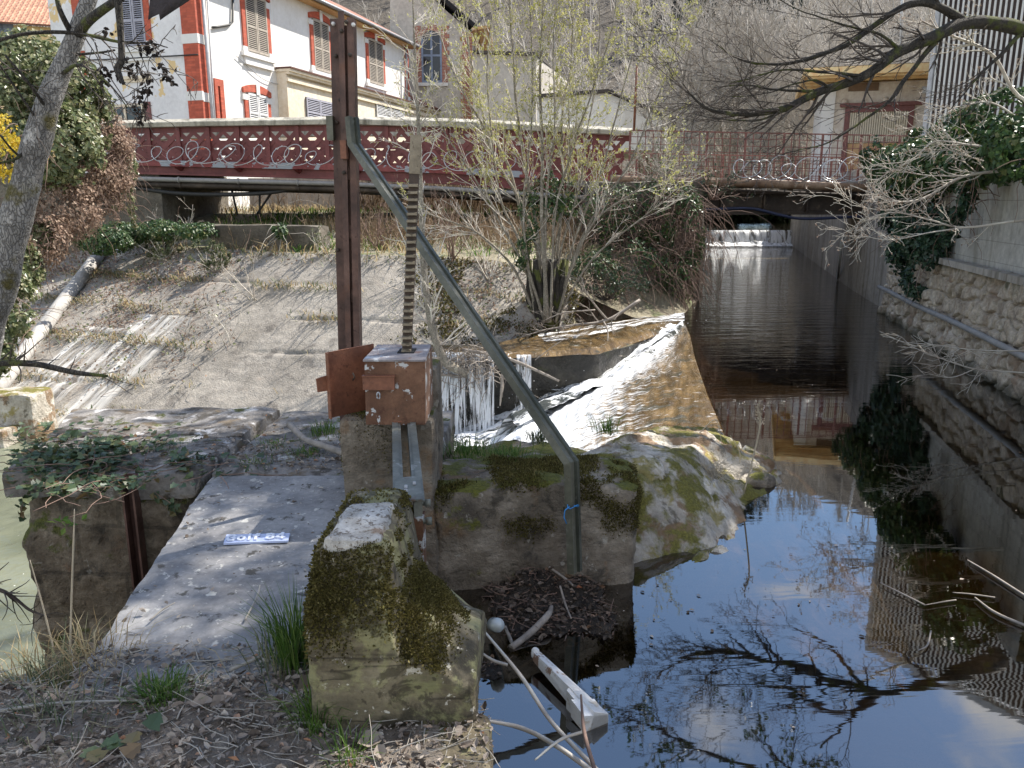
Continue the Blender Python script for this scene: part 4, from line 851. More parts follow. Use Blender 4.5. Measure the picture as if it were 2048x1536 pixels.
mb = MB(); q = h0 + (h1 - h0) * .5 + dnn * .012 + np.array([0, 0, .66]); mb.tube([q + [0, 0, .02], q + dnn * .02, q - [0, 0, .02]], .005, 6); mb.build('door_catch', M['darksteel'], door)
# rack bar
r0, r1 = U(814, 700, 4.19), U(832, 272, 4.24); rd = nrm(r1 - r0); Lr = np.linalg.norm(r1 - r0)
mb = MB(); mb.bar(r0 - rd * .3, r1, .05, .028, (0, -1, 0)); bar = mb.build('lifting_bar', M['rack_dark'], ho); mb = MB(); mb.bar(r1 - rd * .19, r1 + rd * .004, .054, .034, (0, -1, 0)); mb.build('bar_head', M['rack_steel'], bar)
mb = MB(); nT = int((Lr - .2) / .036)
for k in range(nT):
    p = r0 + rd * (.0 + .036 * k) + np.array([0, -.022, 0]); mb.hexa([p + q for q in np.array([(-.025, .01, -.010), (.025, .01, -.010), (.025, .01, .010), (-.025, .01, .010), (-.025, -.024, -.006), (.025, -.024, -.006), (.025, -.024, .006), (-.025, -.024, .006)])])
mb.build('rack_teeth', M['rack_steel'], bar)
mb = MB(); p = U(814, 700, 4.19); mb.bx(p[0] - .045, p[0] + .045, 4.13, 4.25, zt + .013, zt + .019); mb.build('rack_slot', M['void'], box)

# ------------------------------------------------------------------ name strip lying on the slab
sg = thing('name_strip', (-1.02, 3.6, .012), 'pale blue strip with white lettering lying on the grey slab', 'sign')
c4 = [UZ(447, 1086, .014), UZ(576, 1081, .014), UZ(580, 1066, .014), UZ(453, 1069, .014)]
mb = MB(); mb.prism([p + [0, 0, .0] for p in c4], (0, 0, -.01)); mb.build('plate', M['sign_blue'], sg)
GL = {  # strokes on a 0..1 x 0..1.4 cell
 'G': [[(.95, 1.1), (.75, 1.36), (.3, 1.36), (.05, 1.05), (.05, .4), (.3, .04), (.8, .04), (.95, .35), (.95, .65), (.55, .65)]],
 'o': [[(.5, .94), (.15, .8), (.05, .5), (.15, .15), (.5, .03), (.85, .15), (.95, .5), (.85, .8), (.5, .94)]],
 'l': [[(.5, 1.4), (.5, 0)]], 'f': [[(.95, 1.36), (.65, 1.36), (.48, 1.12), (.48, 0)], [(.1, .9), (.9, .9)]],
 '8': [[(.5, .74), (.15, .9), (.12, 1.2), (.5, 1.38), (.88, 1.2), (.85, .9), (.5, .74), (.1, .5), (.08, .2), (.5, .02), (.92, .2), (.9, .5), (.5, .74)]],
 '4': [[(.75, 0), (.75, 1.38), (.05, .4), (1.0, .4)]]}
mb = MB(); _k = 0; o0, ex_, ey_ = c4[0], (c4[1] - c4[0]), (c4[3] - c4[0]); xpos = .04
for ch, w in (('G', .14), ('o', .13), ('l', .07), ('f', .1), (' ', .06), ('8', .14), ('4', .14)):
    for st in GL.get(ch, []):
        P = [o0 + ex_ * (xpos + w * .86 * a) + ey_ * (.19 + .45 * b) + np.array([0, 0, .001]) for a, b in st]
        for p, q in zip(P[:-1], P[1:]):
            t_ = nrm(q - p); mb.bar(p - t_ * .005 + [0, 0, .0025 + .00025 * (_k % 12)], q + t_ * .005 + [0, 0, .0025 + .00025 * (_k % 12)], .012, .004); _k += 1
    xpos += w + .022
mb.build('lettering', M['sign_white'], sg)

# ------------------------------------------------------------------ white enamelled channel lying in the water
en = thing('enamel_trough', (.25, 3.25, -.6), 'white enamelled metal piece with rust, half sunk in the water', 'scrap')
p0, p1 = UZ(1072, 1312, -.54), UZ(1200, 1432, -.55); dv2 = nrm(p1 - p0); sd2 = nrm(np.array([dv2[1], -dv2[0], 0]))
def frame(a, b, c): return p0 + dv2 * a + sd2 * b + np.array([0, 0, c])
Ln = np.linalg.norm(p1 - p0)
mb = MB(); mb.hexa([frame(0, -.025, -.025), frame(Ln, -.045, -.05), frame(Ln, .05, -.05), frame(0, .018, -.02), frame(0, -.025, .015), frame(Ln, -.045, -.005), frame(Ln, .03, .03), frame(0, .016, .03)]); mb.build('long_side', M['enamel_rust'], en)
mb = MB(); mb.hexa([frame(Ln * .62, .028, -.07), frame(Ln * .79, .028, -.07), frame(Ln * .79, .06, -.06), frame(Ln * .66, .055, -.06), frame(Ln * .62, .028, .03), frame(Ln * .79, .03, .02), frame(Ln * .79, .06, .035), frame(Ln * .66, .055, .04)]); mb.build('step', M['enamel_rust'], en)
mb = MB(); mb.hexa([frame(Ln * .8, -.05, -.055), frame(Ln * 1.0, -.045, -.06), frame(Ln * 1.0, .085, -.05), frame(Ln * .8, .08, -.04), frame(Ln * .8, -.045, .004), frame(Ln * 1.0, -.04, -.01), frame(Ln * 1.0, .085, .03), frame(Ln * .8, .08, .045)]); mb.build('end_box', M['enamel_rust'], en)
mb = MB(); lump(mb, frame(-.005, -.0, .015), (.022, .02, .03), 3, .3, 10); mb.build('end_lug', M['white_enamel'], en)
bt = UZ(993, 1250, -.45); mb = MB(); ax = nrm(np.array([.2, -1, .55])); mb.lathe([(0, .07), (.012, .069), (.02, .06), (.032, .05), (.036, .03), (.036, -.09), (.016, -.15), (.014, -.19), (0, -.19)], 18, ax, bt)
mb.build('bottle', M['bottle_glass'], cat='bottle', label='small pale bottle with its base towards us, lying on the drift wood')

# ------------------------------------------------------------------ red arched bridge
YB = 20.0
bpx = [120, 250, 450, 690, 900, 1050, 1262]
prof = {'cap': [249, 241, 237, 233, 237, 244, 257], 'capb': [264, 257, 253, 250, 255, 262, 272], 'st': [312, 319, 324, 328, 335, 343, 353], 'sb': [324, 331, 336, 341, 348, 356, 367], 'gb': [340, 348, 353, 359, 369, 379, 391]}
bxx = np.linspace(U(120, 300, YB)[0], U(1262, 300, YB)[0], 90)
def pz(k):
    return np.interp(bxx, [U(p, 300, YB)[0] for p in bpx], [U(p, y_, YB)[2] for p, y_ in zip(bpx, prof[k])])
zc = {k: pz(k) for k in prof}
rbdg = thing('arched_bridge', (-3, 21.5, 1.2), 'dark red iron bridge with pierced lattice parapet under a pale stone coping', 'bridge')
def band(za, zb_, ya, yb, mat, name, parent=rbdg):
    mb = MB(); n = len(bxx)
    ring = np.stack([np.c_[bxx, np.full(n, ya), za], np.c_[bxx, np.full(n, ya), zb_], np.c_[bxx, np.full(n, yb), zb_], np.c_[bxx, np.full(n, yb), za], np.c_[bxx, np.full(n, ya), za]], 1)
    mb.grid(ring, sm=False); mb.ngon(ring[0, :4]); mb.ngon(ring[-1, :4]); return mb.build(name, mat, parent)
mb = MB(); n_ = len(bxx); q_ = lambda y, z: np.c_[bxx, np.full(n_, y), z]
ring_ = np.stack([q_(19.93, zc['cap']), q_(19.79, zc['cap'] - .075), q_(19.78, zc['cap'] - .09), q_(19.8, zc['capb'] + .004), q_(20.3, zc['capb'] + .004), q_(20.3, zc['cap']), q_(19.93, zc['cap'])], 1) + .006 * fbm(np.repeat(bxx[:, None, None], 7, 1) * np.ones(3), 3, 2, 4)[..., None]
mb.grid(ring_, sm=False); mb.build('coping', M['coping'], rbdg)
band(zc['sb'] + .002, zc['st'], 19.86, 20.1, M['redflake'], 'flange_strip')
band(zc['gb'] + .05, zc['sb'] - .002, 19.94, 20.06, M['redpaint'], 'girder_web')
band(zc['gb'], zc['gb'] + .048, 19.84, 20.16, M['redpaint'], 'girder_flange')
band(zc['capb'] - .13, zc['capb'] - .002, 19.98, 20.02, M['redpaint'], 'top_rail')
band(zc['gb'] + .08, zc['gb'] + .28, 20.17, 23.2, M['darksteel'], 'deck')
zf = lambda x, k: float(np.interp(x, bxx, zc[k]))
def lattice(x0, x1, yb, mb):
    zl, zh = zf((x0 + x1) / 2, 'st'), zf((x0 + x1) / 2, 'capb') - .12; h = zh - zl; w = x1 - x0
    def L(a, b, c, d, wd=.11): mb.bar((x0 + a * w, yb, zl + b * h), (x0 + c * w, yb, zl + d * h), wd, .014, (0, 1, 0))
    L(0, 0, 1, 1); yb += .006; L(1, 0, 0, 1); yb += .006
    L(0, .5, .5, 1, .09); L(1, .5, .5, 0, .09); yb += .006; L(.5, 1, 1, .5, .09); L(.5, 0, 0, .5, .09)
    yb += .006; mb.bar((x0, yb, zl + .58 * h), (x1, yb, zl + .6 * h), .17, .014, (0, 1, 0))
    mb.bar((x0, yb + .012, zl + .04 * h), (x1, yb + .012, zl + .04 * h), .07, .014, (0, 1, 0))
xb = np.arange(bxx[0] + .05, bxx[-1] - .72, .72)
for x0 in xb:
    mb = MB(); lattice(x0, x0 + .72, 19.97, mb); mb.bx(x0 - .05, x0 + .05, 19.92, 19.965, zf(x0, 'st'), zf(x0, 'capb') - .01); mb.build('lattice_panel', M['redpaint'], rbdg)
for x0 in xb[::2]:
    mb = MB(); mb.hexa([(x0 - .02, 19.7, zf(x0, 'sb') - .01), (x0 + .02, 19.7, zf(x0, 'sb') - .01), (x0 + .02, 19.93, zf(x0, 'sb') - .1), (x0 - .02, 19.93, zf(x0, 'sb') - .1), (x0 - .1, 19.68, zf(x0, 'sb')), (x0 + .1, 19.68, zf(x0, 'sb')), (x0 + .1, 19.94, zf(x0, 'sb')), (x0 - .1, 19.94, zf(x0, 'sb'))]); mb.build('bracket', M['redpaint'], rbdg)
for dz, r_, mt, yy_ in ((-.11, .055, 'pipe_grey', 19.75), (-.23, .07, 'darksteel', 19.85)):
    mb = MB(); mb.tube([(x, yy_, z + dz) for x, z in zip(bxx, zc['gb'])], r_, 8)
    for x0 in xb[::2]: mb.tube([(x0 - .02, yy_, zf(x0, 'gb') + dz), (x0 + .02, yy_, zf(x0, 'gb') + dz)], r_ + .018, 8)
    mb.build('service_pipe', M[mt], rbdg)
mb = MB(); band2 = zc['gb'] - .3
for yy_ in (20.6, 22.4): mb = MB(); mb.tube([(x, yy_, z + .1) for x, z in zip(bxx, band2)], .14, 4); mb.build('deck_beam', M['darksteel'], rbdg)
# far parapet of the same bridge
band(zc['capb'] + .01, zc['cap'] - .03, 23.2, 23.6, M['coping'], 'coping')
mb = MB()
for x0 in xb: lattice(x0, x0 + .72, 23.4, mb)
mb.build('far_lattice', M['redpaint'], rbdg)
for pts_, r_ in (([(250, 372), (350, 386), (450, 389), (540, 385), (610, 374), (700, 372)], .05), ([(710, 378), (800, 392), (860, 390), (960, 378), (1040, 385)], .05)):
    P, R = poly_branch([U(a, b, 19.9) for a, b in pts_], [r_] * len(pts_), 30); mb = MB(); mb.tube(P, R, 8); mb.build('sagging_cable', M['cable'], cat='cable', label='black cable sagging below the ' + ('left end' if pts_[0][0] < 500 else 'middle') + ' of the red bridge')
for a, b, c_, d_, lb in ((462, 372, 475, 430, 'short dark steel rod slanting under the bridge'), (519, 372, 520, 444, 'upright dark steel rod under the red bridge'), (548, 378, 514, 428, 'dark rod leaning right under the red bridge')):
    mb = MB(); mb.tube([U(a, b, 20.4), U(c_, d_, 20.4)], .028, 6); mb.build('steel_rod', M['cable'], cat='rod', label=lb)
mb = MB(); rough_block(mb, [(-17, 19.9), (-8.6, 19.9), (-8.2, 23.5), (-17, 23.5)], .2, 2.3, .3, .05, 1, .05, 71); mb.build('bridge_abutment', M['pier_wall'], cat='abutment', label='dark shaded stone abutment under the left end of the red bridge')
mb = MB(); mb.bx(-8.2, -3.2, 25.3, 25.6, .6, 2.32); mb.build('basement_wall', M['render_grey'], cat='wall', label='sunlit peeling white wall seen below the red bridge deck')
mb = MB(); rough_block(mb, [U(420, 450, 17.6)[:2], U(640, 450, 16.4)[:2], U(660, 450, 17)[:2], U(420, 450, 18.2)[:2]], .5, 1.13, .12, .05, 2, .05, 72); mb.build('retaining_wall', M['pier_wall'], cat='wall', label='low brown retaining wall with moss at the top of the embankment')

# bridge pier between the two spans
mb = MB(); x0_ = U(1175, 500, 18.2)[0]; rough_block(mb, [(x0_, 18.0), (4.28, 18.0), (5.2, 23), (x0_, 23)], -1.6, 2.05, .15, .08, 1.2, .06, 73); mb.build('bridge_pier', M['pier_wall'], cat='pier', label='ivy covered stone bridge pier standing between the river and the canal')

# ------------------------------------------------------------------ flat canal bridge
YF = 19.4
fb = thing('canal_bridge', (6.5, 21, 1.4), 'flat bridge over the canal with rusty railings and a fat rusty pipe', 'bridge')
X0, X1 = U(1262, 360, YF)[0], U(1790, 360, YF)[0]
mb = MB(); mb.bx(X0 - 1.5, X1 + .8, YF + .3, YF + 3.4, U(1500, 372, YF)[2], U(1500, 362, YF)[2]); mb.build('deck', M['wallcrete'], fb)
mb = MB(); z_a, z_b = U(1500, 425, YF + .5)[2], U(1500, 383, YF + .5)[2]; mb.bx(X0 + .6, X1 + .8, YF + .45, YF + .62, z_a + .02, z_b); mb.bx(X0 + .6, X1 + .8, YF + .35, YF + .7, z_a - .05, z_a + .018); mb.bx(X0 + .6, X1 + .8, YF + .2, YF + .44, z_b - .06, z_b + .02)
for k in range(6): q = X0 + 1.2 + k * 1.05; mb.bx(q, q + .03, YF + .3, YF + .449, z_a + .02, z_b - .062)
mb.build('girder', M['darksteel'], fb)
mb = MB(); mb.bx(X0 + .6, X1 + .8, YF + 2.6, YF + 2.8, z_a, z_b); mb.bx(X0 + .6, X1 + .8, YF + 1.5, YF + 1.7, z_a, z_b); mb.build('girder', M['darksteel'], fb)
pp = [U(a, b, YF) for a, b in ((1220, 358), (1340, 362), (1450, 365), (1560, 369), (1660, 373), (1790, 377))]; P, R = poly_branch(pp, [.1] * 6, 30); mb = MB(); mb.tube(P, R, 14); mb.build('fat_pipe', M['pipe_rust'], fb)
mb = MB(); mb.tube(P + np.array([0, .1, -.17]), .03, 8); mb.build('thin_pipe', M['darksteel'], fb)
zt0, zt1, zb0, zb1 = U(X0 and 1265, 258, YF)[2], U(1770, 269, YF)[2], U(1265, 355, YF)[2], U(1770, 366, YF)[2]
def railing(y, hs, z_off, pitch, name, x0=X0, x1=X1 + .6):
    mb = MB(); 
    zt_ = lambda x: zt0 + (zt1 - zt0) * (x - X0) / (X1 - X0) + z_off; zb_ = lambda x: zb0 + (zb1 - zb0) * (x - X0) / (X1 - X0)
    for h in hs:
        mb.bar((x0, y, zb_(x0) + (zt_(x0) - zb_(x0)) * h), (x1, y, zb_(x1) + (zt_(x1) - zb_(x1)) * h), .03 if h > .97 else .016, .03 if h > .97 else .016)
    k = 0; x = x0
    while x < x1:
        w = .045 if k % 5 == 0 else .018; mb.bar((x, y + .02, zb_(x)), (x, y + .02, zt_(x)), w, w, (0, 1, 0)); x += pitch; k += 1
    return mb.build(name, M['rail_rust'], fb)
weathered('rail_rust', [(.3, (.12, .045, .035)), (.5, (.2, .08, .065)), (.7, (.3, .15, .12))], 6, bump=((60, .3, .003),), rough=.65)
railing(YF + .35, (1, .87, .72, .58, .44, .28, .12, .03), 0, .185, 'railing'); railing(YF + 3.2, (1, .75, .5, .25), -.35, .2, 'far_railing')
pp = [U(a, b, YF + .3) for a, b in ((1385, 421), (1460, 417), (1510, 418), (1560, 430), (1600, 437), (1660, 436), (1740, 432))]; P, R = poly_branch(pp, [.035] * 7, 30); mb = MB(); mb.tube(P, R, 8); mb.build('blue_hose', M['hose_blue'], cat='hose', label='dark blue hose looping beneath the flat canal bridge')

# razor wire coils
def coil(name, pa, pb, rad_, pitch, label, seed, squash=1.0):
    r_ = np.random.default_rng(seed); pa, pb = np.array(pa), np.array(pb); L = np.linalg.norm(pb - pa); n = int(L / pitch * 26); t = np.linspace(0, 1, n); ph = (t + np.interp(t, np.linspace(0, 1, 18), r_.normal(0, .012, 18))) * L / pitch * 2 * PI
    w = np.interp(t, np.linspace(0, 1, 12), r_.uniform(.6, 1.2, 12)); sh = np.interp(t, np.linspace(0, 1, 16), r_.normal(0, .12, 16))
    d = nrm(pb - pa)
    P = pa + (pb - pa) * t[:, None] + np.stack([sh + .45 * rad_ * np.sin(ph * 1.0 + 1), .35 * rad_ * np.cos(ph * .5), 0 * t], 1)
    P = P + np.stack([np.cos(ph) * rad_ * .75 * w, .35 * np.sin(ph * 1.0) * rad_, np.sin(ph) * rad_ * squash * w + (w - 1) * rad_ * .5], 1)
    mb = MB(); mb.tube(P, .0105, 5); k = np.arange(0, n, 3); mb.leaves(P[k] - .0 * P[k], r_.normal(0, 1, (len(k), 3)), r_.normal(0, 1, (len(k), 3)), .045, .022, .1)
    return mb.build(name, M['razor'], cat='razor wire', label=label)
coil('razor_wire', U(262, 305, 19.62), U(660, 312, 19.62), .25, .42, 'coils of shiny razor wire along the left half of the red parapet', 3)
coil('razor_wire', U(725, 312, 19.62), U(1020, 325, 19.62), .26, .5, 'razor wire coils on the red parapet behind the saplings', 4)
coil('razor_wire', U(1470, 336, 19.45), U(1735, 341, 19.45), .27, .34, 'razor wire loops along the rusty railing of the canal bridge', 5)
# ------------------------------------------------------------------ white house with red brick quoins
C0 = U(398, 120, 26.5)[:2]; HB = rad(17); E = np.array([math.sin(HB), math.cos(HB), 0]); Nn_ = np.array([math.cos(HB), -math.sin(HB), 0])
C3 = np.array([*C0, 0.0])
house = thing('white_house', (*C0, 1.2), 'big white house with red brick corners and louvred shutters behind the red bridge', 'house')
class Frame:
    """a wall plane: s along it, d out of it, z up"""
    def __init__(f, o, e, n): f.o, f.e, f.n = np.array(o, float), np.array(e, float), np.array(n, float)
    def px(f, x, y, d=0.0):
        p = UP(x, y, f.o + f.n * d, f.n); return float(np.dot(p - f.o, f.e)), float(p[2])
    def at(f, s, d, z): return f.o + f.e * s + f.n * d + np.array([0, 0, z])
    def box(f, mb, s0, s1, d0, d1, z0, z1, mi=0):
        mb.hexa([f.at(s0, d0, z0), f.at(s1, d0, z0), f.at(s1, d1, z0), f.at(s0, d1, z0), f.at(s0, d0, z1), f.at(s1, d0, z1), f.at(s1, d1, z1), f.at(s0, d1, z1)], mi)
FA = Frame(C3, E, Nn_); GA = Frame(C3, -Nn_, -E)
sEnd = FA.px(815, 100)[0]; sG = GA.px(158, 120)[0]
eave = FA.px(730, 43, .5)[1]; zw = eave + .22
mb = MB(); FA.box(mb, .012, sEnd, -sG - 1.0, 0, 1.2, zw); mb.build('wall', M['render_white'], house)
mb = MB(); GA.box(mb, .0, sG + 1.0, -.2, .012, 1.2, zw); mb.prism([GA.at(0, .012, zw), GA.at(sG + 1, .012, zw), GA.at((sG + 1) / 2, .012, zw + 2.6)], -GA.n * .2); mb.build('gable_wall', M['render_peel'], house)
# roof
def roofplane(fr, s0, s1, d0, z0, d1, z1, mat, name, par, th=.09):
    mb = MB(); a, b = fr.at(s0, d0, z0), fr.at(s1, d0, z0); c, d = fr.at(s1, d1, z1), fr.at(s0, d1, z1); L = np.linalg.norm(np.array([d1 - d0, z1 - z0]))
    X = np.array([[a, d], [b, c]]); mb.grid(X, sm=False, uv=np.array([[[0, 0], [0, L]], [[s1 - s0, 0], [s1 - s0, L]]]))
    low = X - np.array([0, 0, th]); mb.grid(low, sm=False, flip=True)
    for p, q in ((a, b), (b, c), (c, d), (d, a)): mb.add([p, q, q - [0, 0, th], p - [0, 0, th]], [[0, 1, 2, 3]])
    return mb.build(name, mat, par)
sl = math.tan(rad(27)); wdt = (sG + 1) / 2
roofplane(FA, -.45, sEnd + .35, .5, eave + .03, -wdt - .2, eave + .03 + (wdt + .7) * sl, M['tile_red'], 'roof', house)
roofplane(FA, -.45, sEnd + .35, -sG - 1.5, eave + .03, -wdt - .2, eave + .03 + (wdt + .7) * sl, M['tile_red'], 'roof', house)
mb = MB(); FA.box(mb, -.45, sEnd + .3, .02, .46, eave - .13, eave - .068); mb.build('eaves_board', M['soffit'], house)
mb = MB(); mb.tube([FA.at(-.45, .56, eave - .0), FA.at(sEnd + .35, .56, eave - .03)], .065, 10); mb.build('gutter', M['zinc'], house)
# quoins
def quoin(fr, s0, s1, z0, z1, name='quoin', d=.05):
    q = MB(); ws = []; zb = [fr.px(395, 262)[1], fr.px(395, 77)[1], fr.px(395, 192)[1]]
    cuts = sorted([b for b in zb if z0 < b < z1]); last = z0
    for b in cuts:
        if b - .14 > last: fr.box(q, s0, s1, .001, d, last, b - .14)
        w = MB(); fr.box(w, s0 - .02, s1 + .04, .001, d + .012, b - .139, b + .14); ws.append(w); last = b + .141
    fr.box(q, s0, s1, .001, d, last, z1); o = q.build(name, M['brick_red'], house)
    for w in ws: w.build('quoin_band', M['trim_white'], o)
quoin(FA, .0, FA.px(412, 120)[0], 1.3, zw - .2); quoin(GA, -.052, GA.px(371, 120)[0], 1.3, zw - .2, d=.062); quoin(GA, GA.px(172, 120)[0], sG, 1.3, zw - .2, d=.06)
quoin(FA, sEnd - .42, sEnd, 1.3, zw - .3)
# windows
def shutter_pair(fr, s0, s1, z0, z1, d, mat, par, arch=0.0):
    sm = (s0 + s1) / 2; mb = MB()
    for a, b in ((s0, sm - .012), (sm + .012, s1)):
        t = .055
        fr.box(mb, a, a + t, d, d + .045, z0, z1); fr.box(mb, b - t, b, d, d + .045, z0, z1)
        for zz_ in (z0, z0 + (z1 - z0) * .42, z1 - t * 1.4): fr.box(mb, a + t, b - t, d, d + .045, zz_, zz_ + t * 1.4)
        z = z0 + .1
        while z < z1 - .1:
            c = [fr.at(a + t, d + .005, z + .03), fr.at(b - t, d + .005, z + .03), fr.at(b - t, d + .04, z - .0), fr.at(a + t, d + .04, z - .0)]
            mb.hexa([p - np.array([0, 0, .008]) for p in c] + [p + np.array([0, 0, .004]) for p in c]); z += .062
    o = mb.build('window', mat, par)
    g = MB(); fr.box(g, s0, s1, d - .06, d - .045 + .04, z0, z1); g.build('pane', M['void'], o)
    return o
def win(fr, x0, x1, y0, y1, mat, par, surround=True, sill=True, arch=False, key=True, top=True):
    xm, ym = (x0 + x1) / 2, (y0 + y1) / 2
    s0, s1 = fr.px(x0, ym)[0], fr.px(x1, ym)[0]; s0, s1 = min(s0, s1), max(s0, s1); z1, z0 = fr.px(xm, y0)[1], fr.px(xm, y1)[1]
    w = shutter_pair(fr, s0, s1, z0, z1, .03, mat, par)
    if surround:
        b = MB(); k = .17
        fr.box(b, s0 - k - .04, s0 - .01, .002, .06, z0 + .12, z1 - .25); fr.box(b, s1 + .01, s1 + k + .04, .002, .06, z0 + .12, z1 - .25)
        if top:
            n = 9; sm = (s0 + s1) / 2; hw = (s1 - s0) / 2 + k + .1; rise = .16
            pts_ = [(sm - hw, z1 - .05)] + [(sm + hw * c, z1 + .16 + rise * (1 - c * c)) for c in np.linspace(-1, 1, n)] + [(sm + hw, z1 - .05), (sm + hw * .75, z1 - .03)] + [(sm + hw * .72 * c, z1 + .02 + rise * .35 * (1 - c * c)) for c in np.linspace(1, -1, n)] + [(sm - hw * .75, z1 - .03)]
            top_ = [(sm + hw * c, z1 + .16 + rise * (1 - c * c)) for c in np.linspace(-1, 1, n)]; bot_ = [(sm + hw * c, z1 - .02 + rise * .5 * (1 - c * c)) for c in np.linspace(-1, 1, n)]
            for i in range(n - 1):
                b.hexa([fr.at(bot_[i][0], .003, bot_[i][1]), fr.at(bot_[i + 1][0], .003, bot_[i + 1][1]), fr.at(bot_[i + 1][0], .075, bot_[i + 1][1]), fr.at(bot_[i][0], .075, bot_[i][1]), fr.at(top_[i][0], .003, top_[i][1]), fr.at(top_[i + 1][0], .003, top_[i + 1][1]), fr.at(top_[i + 1][0], .075, top_[i + 1][1]), fr.at(top_[i][0], .075, top_[i][1])])
        b.build('brick_surround', M['brick_red'], w)
        def trim(nm, *bx_):
            t = MB(); fr.box(t, *bx_); t.build(nm, M['trim_white'], w)
        if key and top: trim('key_stone', (s0 + s1) / 2 - .1, (s0 + s1) / 2 + .1, .08, .1, z1 - .02, z1 + .4)
        for a, c in ((s0 - .3, s0 - .005), (s1 + .005, s1 + .3)): trim('corner_block', a, c, .005, .07, z1 - .245, z1 - .06); trim('sill_block', a + .04, c, .004, .066, z0 - .05, z0 + .115)
        if sill:
            t = MB(); fr.box(t, s0 - .35, s1 + .35, .005, .13, z0 - .2, z0 - .055); fr.box(t, s0 - .2, s1 + .2, .005, .07, z0 - .4, z0 - .202); fr.box(t, s0 - .22, s1 + .22, .005, .1, z0 - .46, z0 - .402); t.build('sill', M['trim_white'], w)
    return w
win(FA, 490, 531, -6, 106, M['shutter_brown'], house); win(FA, 626, 656, 44, 142, M['shutter_brown'], house); win(FA, 736, 764, 82, 168, M['shutter_brown'], house)
win(FA, 496, 533, 190, 258, M['shutter_white'], house, sill=False); 
w = MB(); s0, z1 = FA.px(433, 172); s1, z0 = FA.px(444, 262); FA.box(w, s0, s1, .002, .012, z0, z1); nw = w.build('narrow_window', M['void'], house)
b = MB(); FA.box(b, s0 - .16, s0 - .002, .002, .06, z0, z1); FA.box(b, s1 + .002, s1 + .2, .002, .06, z0, z1); FA.box(b, s0 - .16, s1 + .2, .002, .062, z1 + .001, z1 + .22); b.build('brick_surround', M['brick_red'], nw)
win(GA, 246, 290, -22, 92, M['shutter_grey'], house)
# low shop opening in the gable
s1, z1 = GA.px(178, 212); s0, z0 = GA.px(296, 262); w = MB(); GA.box(w, s0, s1, .014, .03, z0, z1); ow = w.build('wide_window', M['dark_glass'], house)
t = MB()
for px in (252, 288): a = GA.px(px, 225)[0]; GA.box(t, a - .04, a + .04, .031, .07, z0, z1)
GA.box(t, s0, s1, .031, .06, z1 - .08, z1); a0, a1 = GA.px(245, 225)[0], GA.px(200, 225)[0]; GA.box(t, a0, GA.px(180, 225)[0], .035, .05, z0, z1 - .35); t.build('frame', M['cream'], ow)
t = MB(); GA.box(t, s0 - .22, s0 - .01, .014, .06, z0, z1 + .05); t.build('red_jamb', M['red_lintel'], ow)
# cornice scroll and mouldings on the gable
t = MB()
for px0, px1, py in ((246, 302, 155), (246, 304, 161)): a, b_ = GA.px(px1, py)[0], GA.px(px0, py)[0]; zz_ = GA.px(270, py)[1]; GA.box(t, a, b_, .014, .1 if py == 155 else .06, zz_ - .06, zz_ + .04)
t.build('moulding', M['cream'], house)
# drainpipes and cables
mb = MB(); s_ = FA.px(408, 120)[0]; mb.tube([FA.at(s_, .14, 1.3), FA.at(s_, .14, eave - .1)], .055, 8); mb.build('drainpipe', M['lead'], house)
mb = MB(); mb.tube([FA.at(FA.px(419, 200)[0], .05, 1.5), FA.at(FA.px(417, 40)[0], .05, eave - .5)], .03, 6); mb.build('conduit', M['lead'], house)
mb = MB(); mb.tube([FA.at(*[FA.px(a, b_)[0], .06, FA.px(a, b_)[1]]) for a, b_ in ((421, 55), (432, 54), (456, 50), (462, 44), (463, -5))], .035, 8); mb.build('bent_pipe', M['cable'], house)
mb = MB(); P, R = poly_branch([GA.at(GA.px(a, b_)[0], .09, GA.px(a, b_)[1]) for a, b_ in ((150, 122), (235, 119), (310, 115), (400, 110))], [.022] * 4, 20); mb.tube(P, R, 6); mb.build('wall_cable', M['cable'], house)
mb = MB(); s_ = FA.px(806, 120)[0]; mb.tube([FA.at(s_, .16, eave), FA.at(s_, .2, eave - 1.0), FA.at(s_ - .1, .18, 6.3)], .05, 8); mb.build('drainpipe', M['zinc'], house)

for a_, b_ in (((470, 112), (570, 172)), ((536, 118), (575, 150))):
    mb = MB(); p0_, p1_ = FA.px(*a_), FA.px(*b_); P, R = poly_branch([FA.at(p0_[0], .05, p0_[1]), FA.at((p0_[0] + p1_[0]) / 2, .06, (p0_[1] + p1_[1]) / 2 - .25), FA.at(p1_[0], .05, p1_[1])], [.012] * 3, 14); mb.tube(P, R, 5); mb.build('wall_cable', M['pipe_grey'], house)
# annex along the foot of the house
ann = thing('cream_annex', (*FA.at(6, .5, 0)[:2], 1.2), 'low cream annex with tiled lean-to roof in front of the white house', 'annex')
AN = Frame(C3 + Nn_ * .42, E, Nn_); sA0 = AN.px(574, 170)[0]; sA1 = AN.px(958, 230)[0]; zA = AN.px(700, 178)[1]
mb = MB(); AN.box(mb, sA0, sA1, -.41, 0, 1.2, zA); AN.box(mb, sEnd + .05, sA1, -4.5, -.42, 1.2, zA); mb.build('wall', M['cream'], ann)
mb = MB(); AN.box(mb, sA0 - .05, sA1 + .2, .002, .1, zA - .34, zA - .2); AN.box(mb, sA0 - .08, sA1 + .3, -.4, .22, zA + .001, zA + .09); AN.box(mb, sA0 - .05, sA1 + .2, .002, .16, zA - .09, zA); mb.build('cornice', M['cream'], ann)
mb = MB(); AN.box(mb, sA0 - .1, sA1 + .3, -.4, .26, zA + .091, zA + .15); mb.build('roof_edge', M['tile_red'], ann)
roofplane(AN, sEnd + .1, sA1 + .3, .28, zA + .16, -4.5, zA + 2.4, M['tile_red'], 'roof', ann)
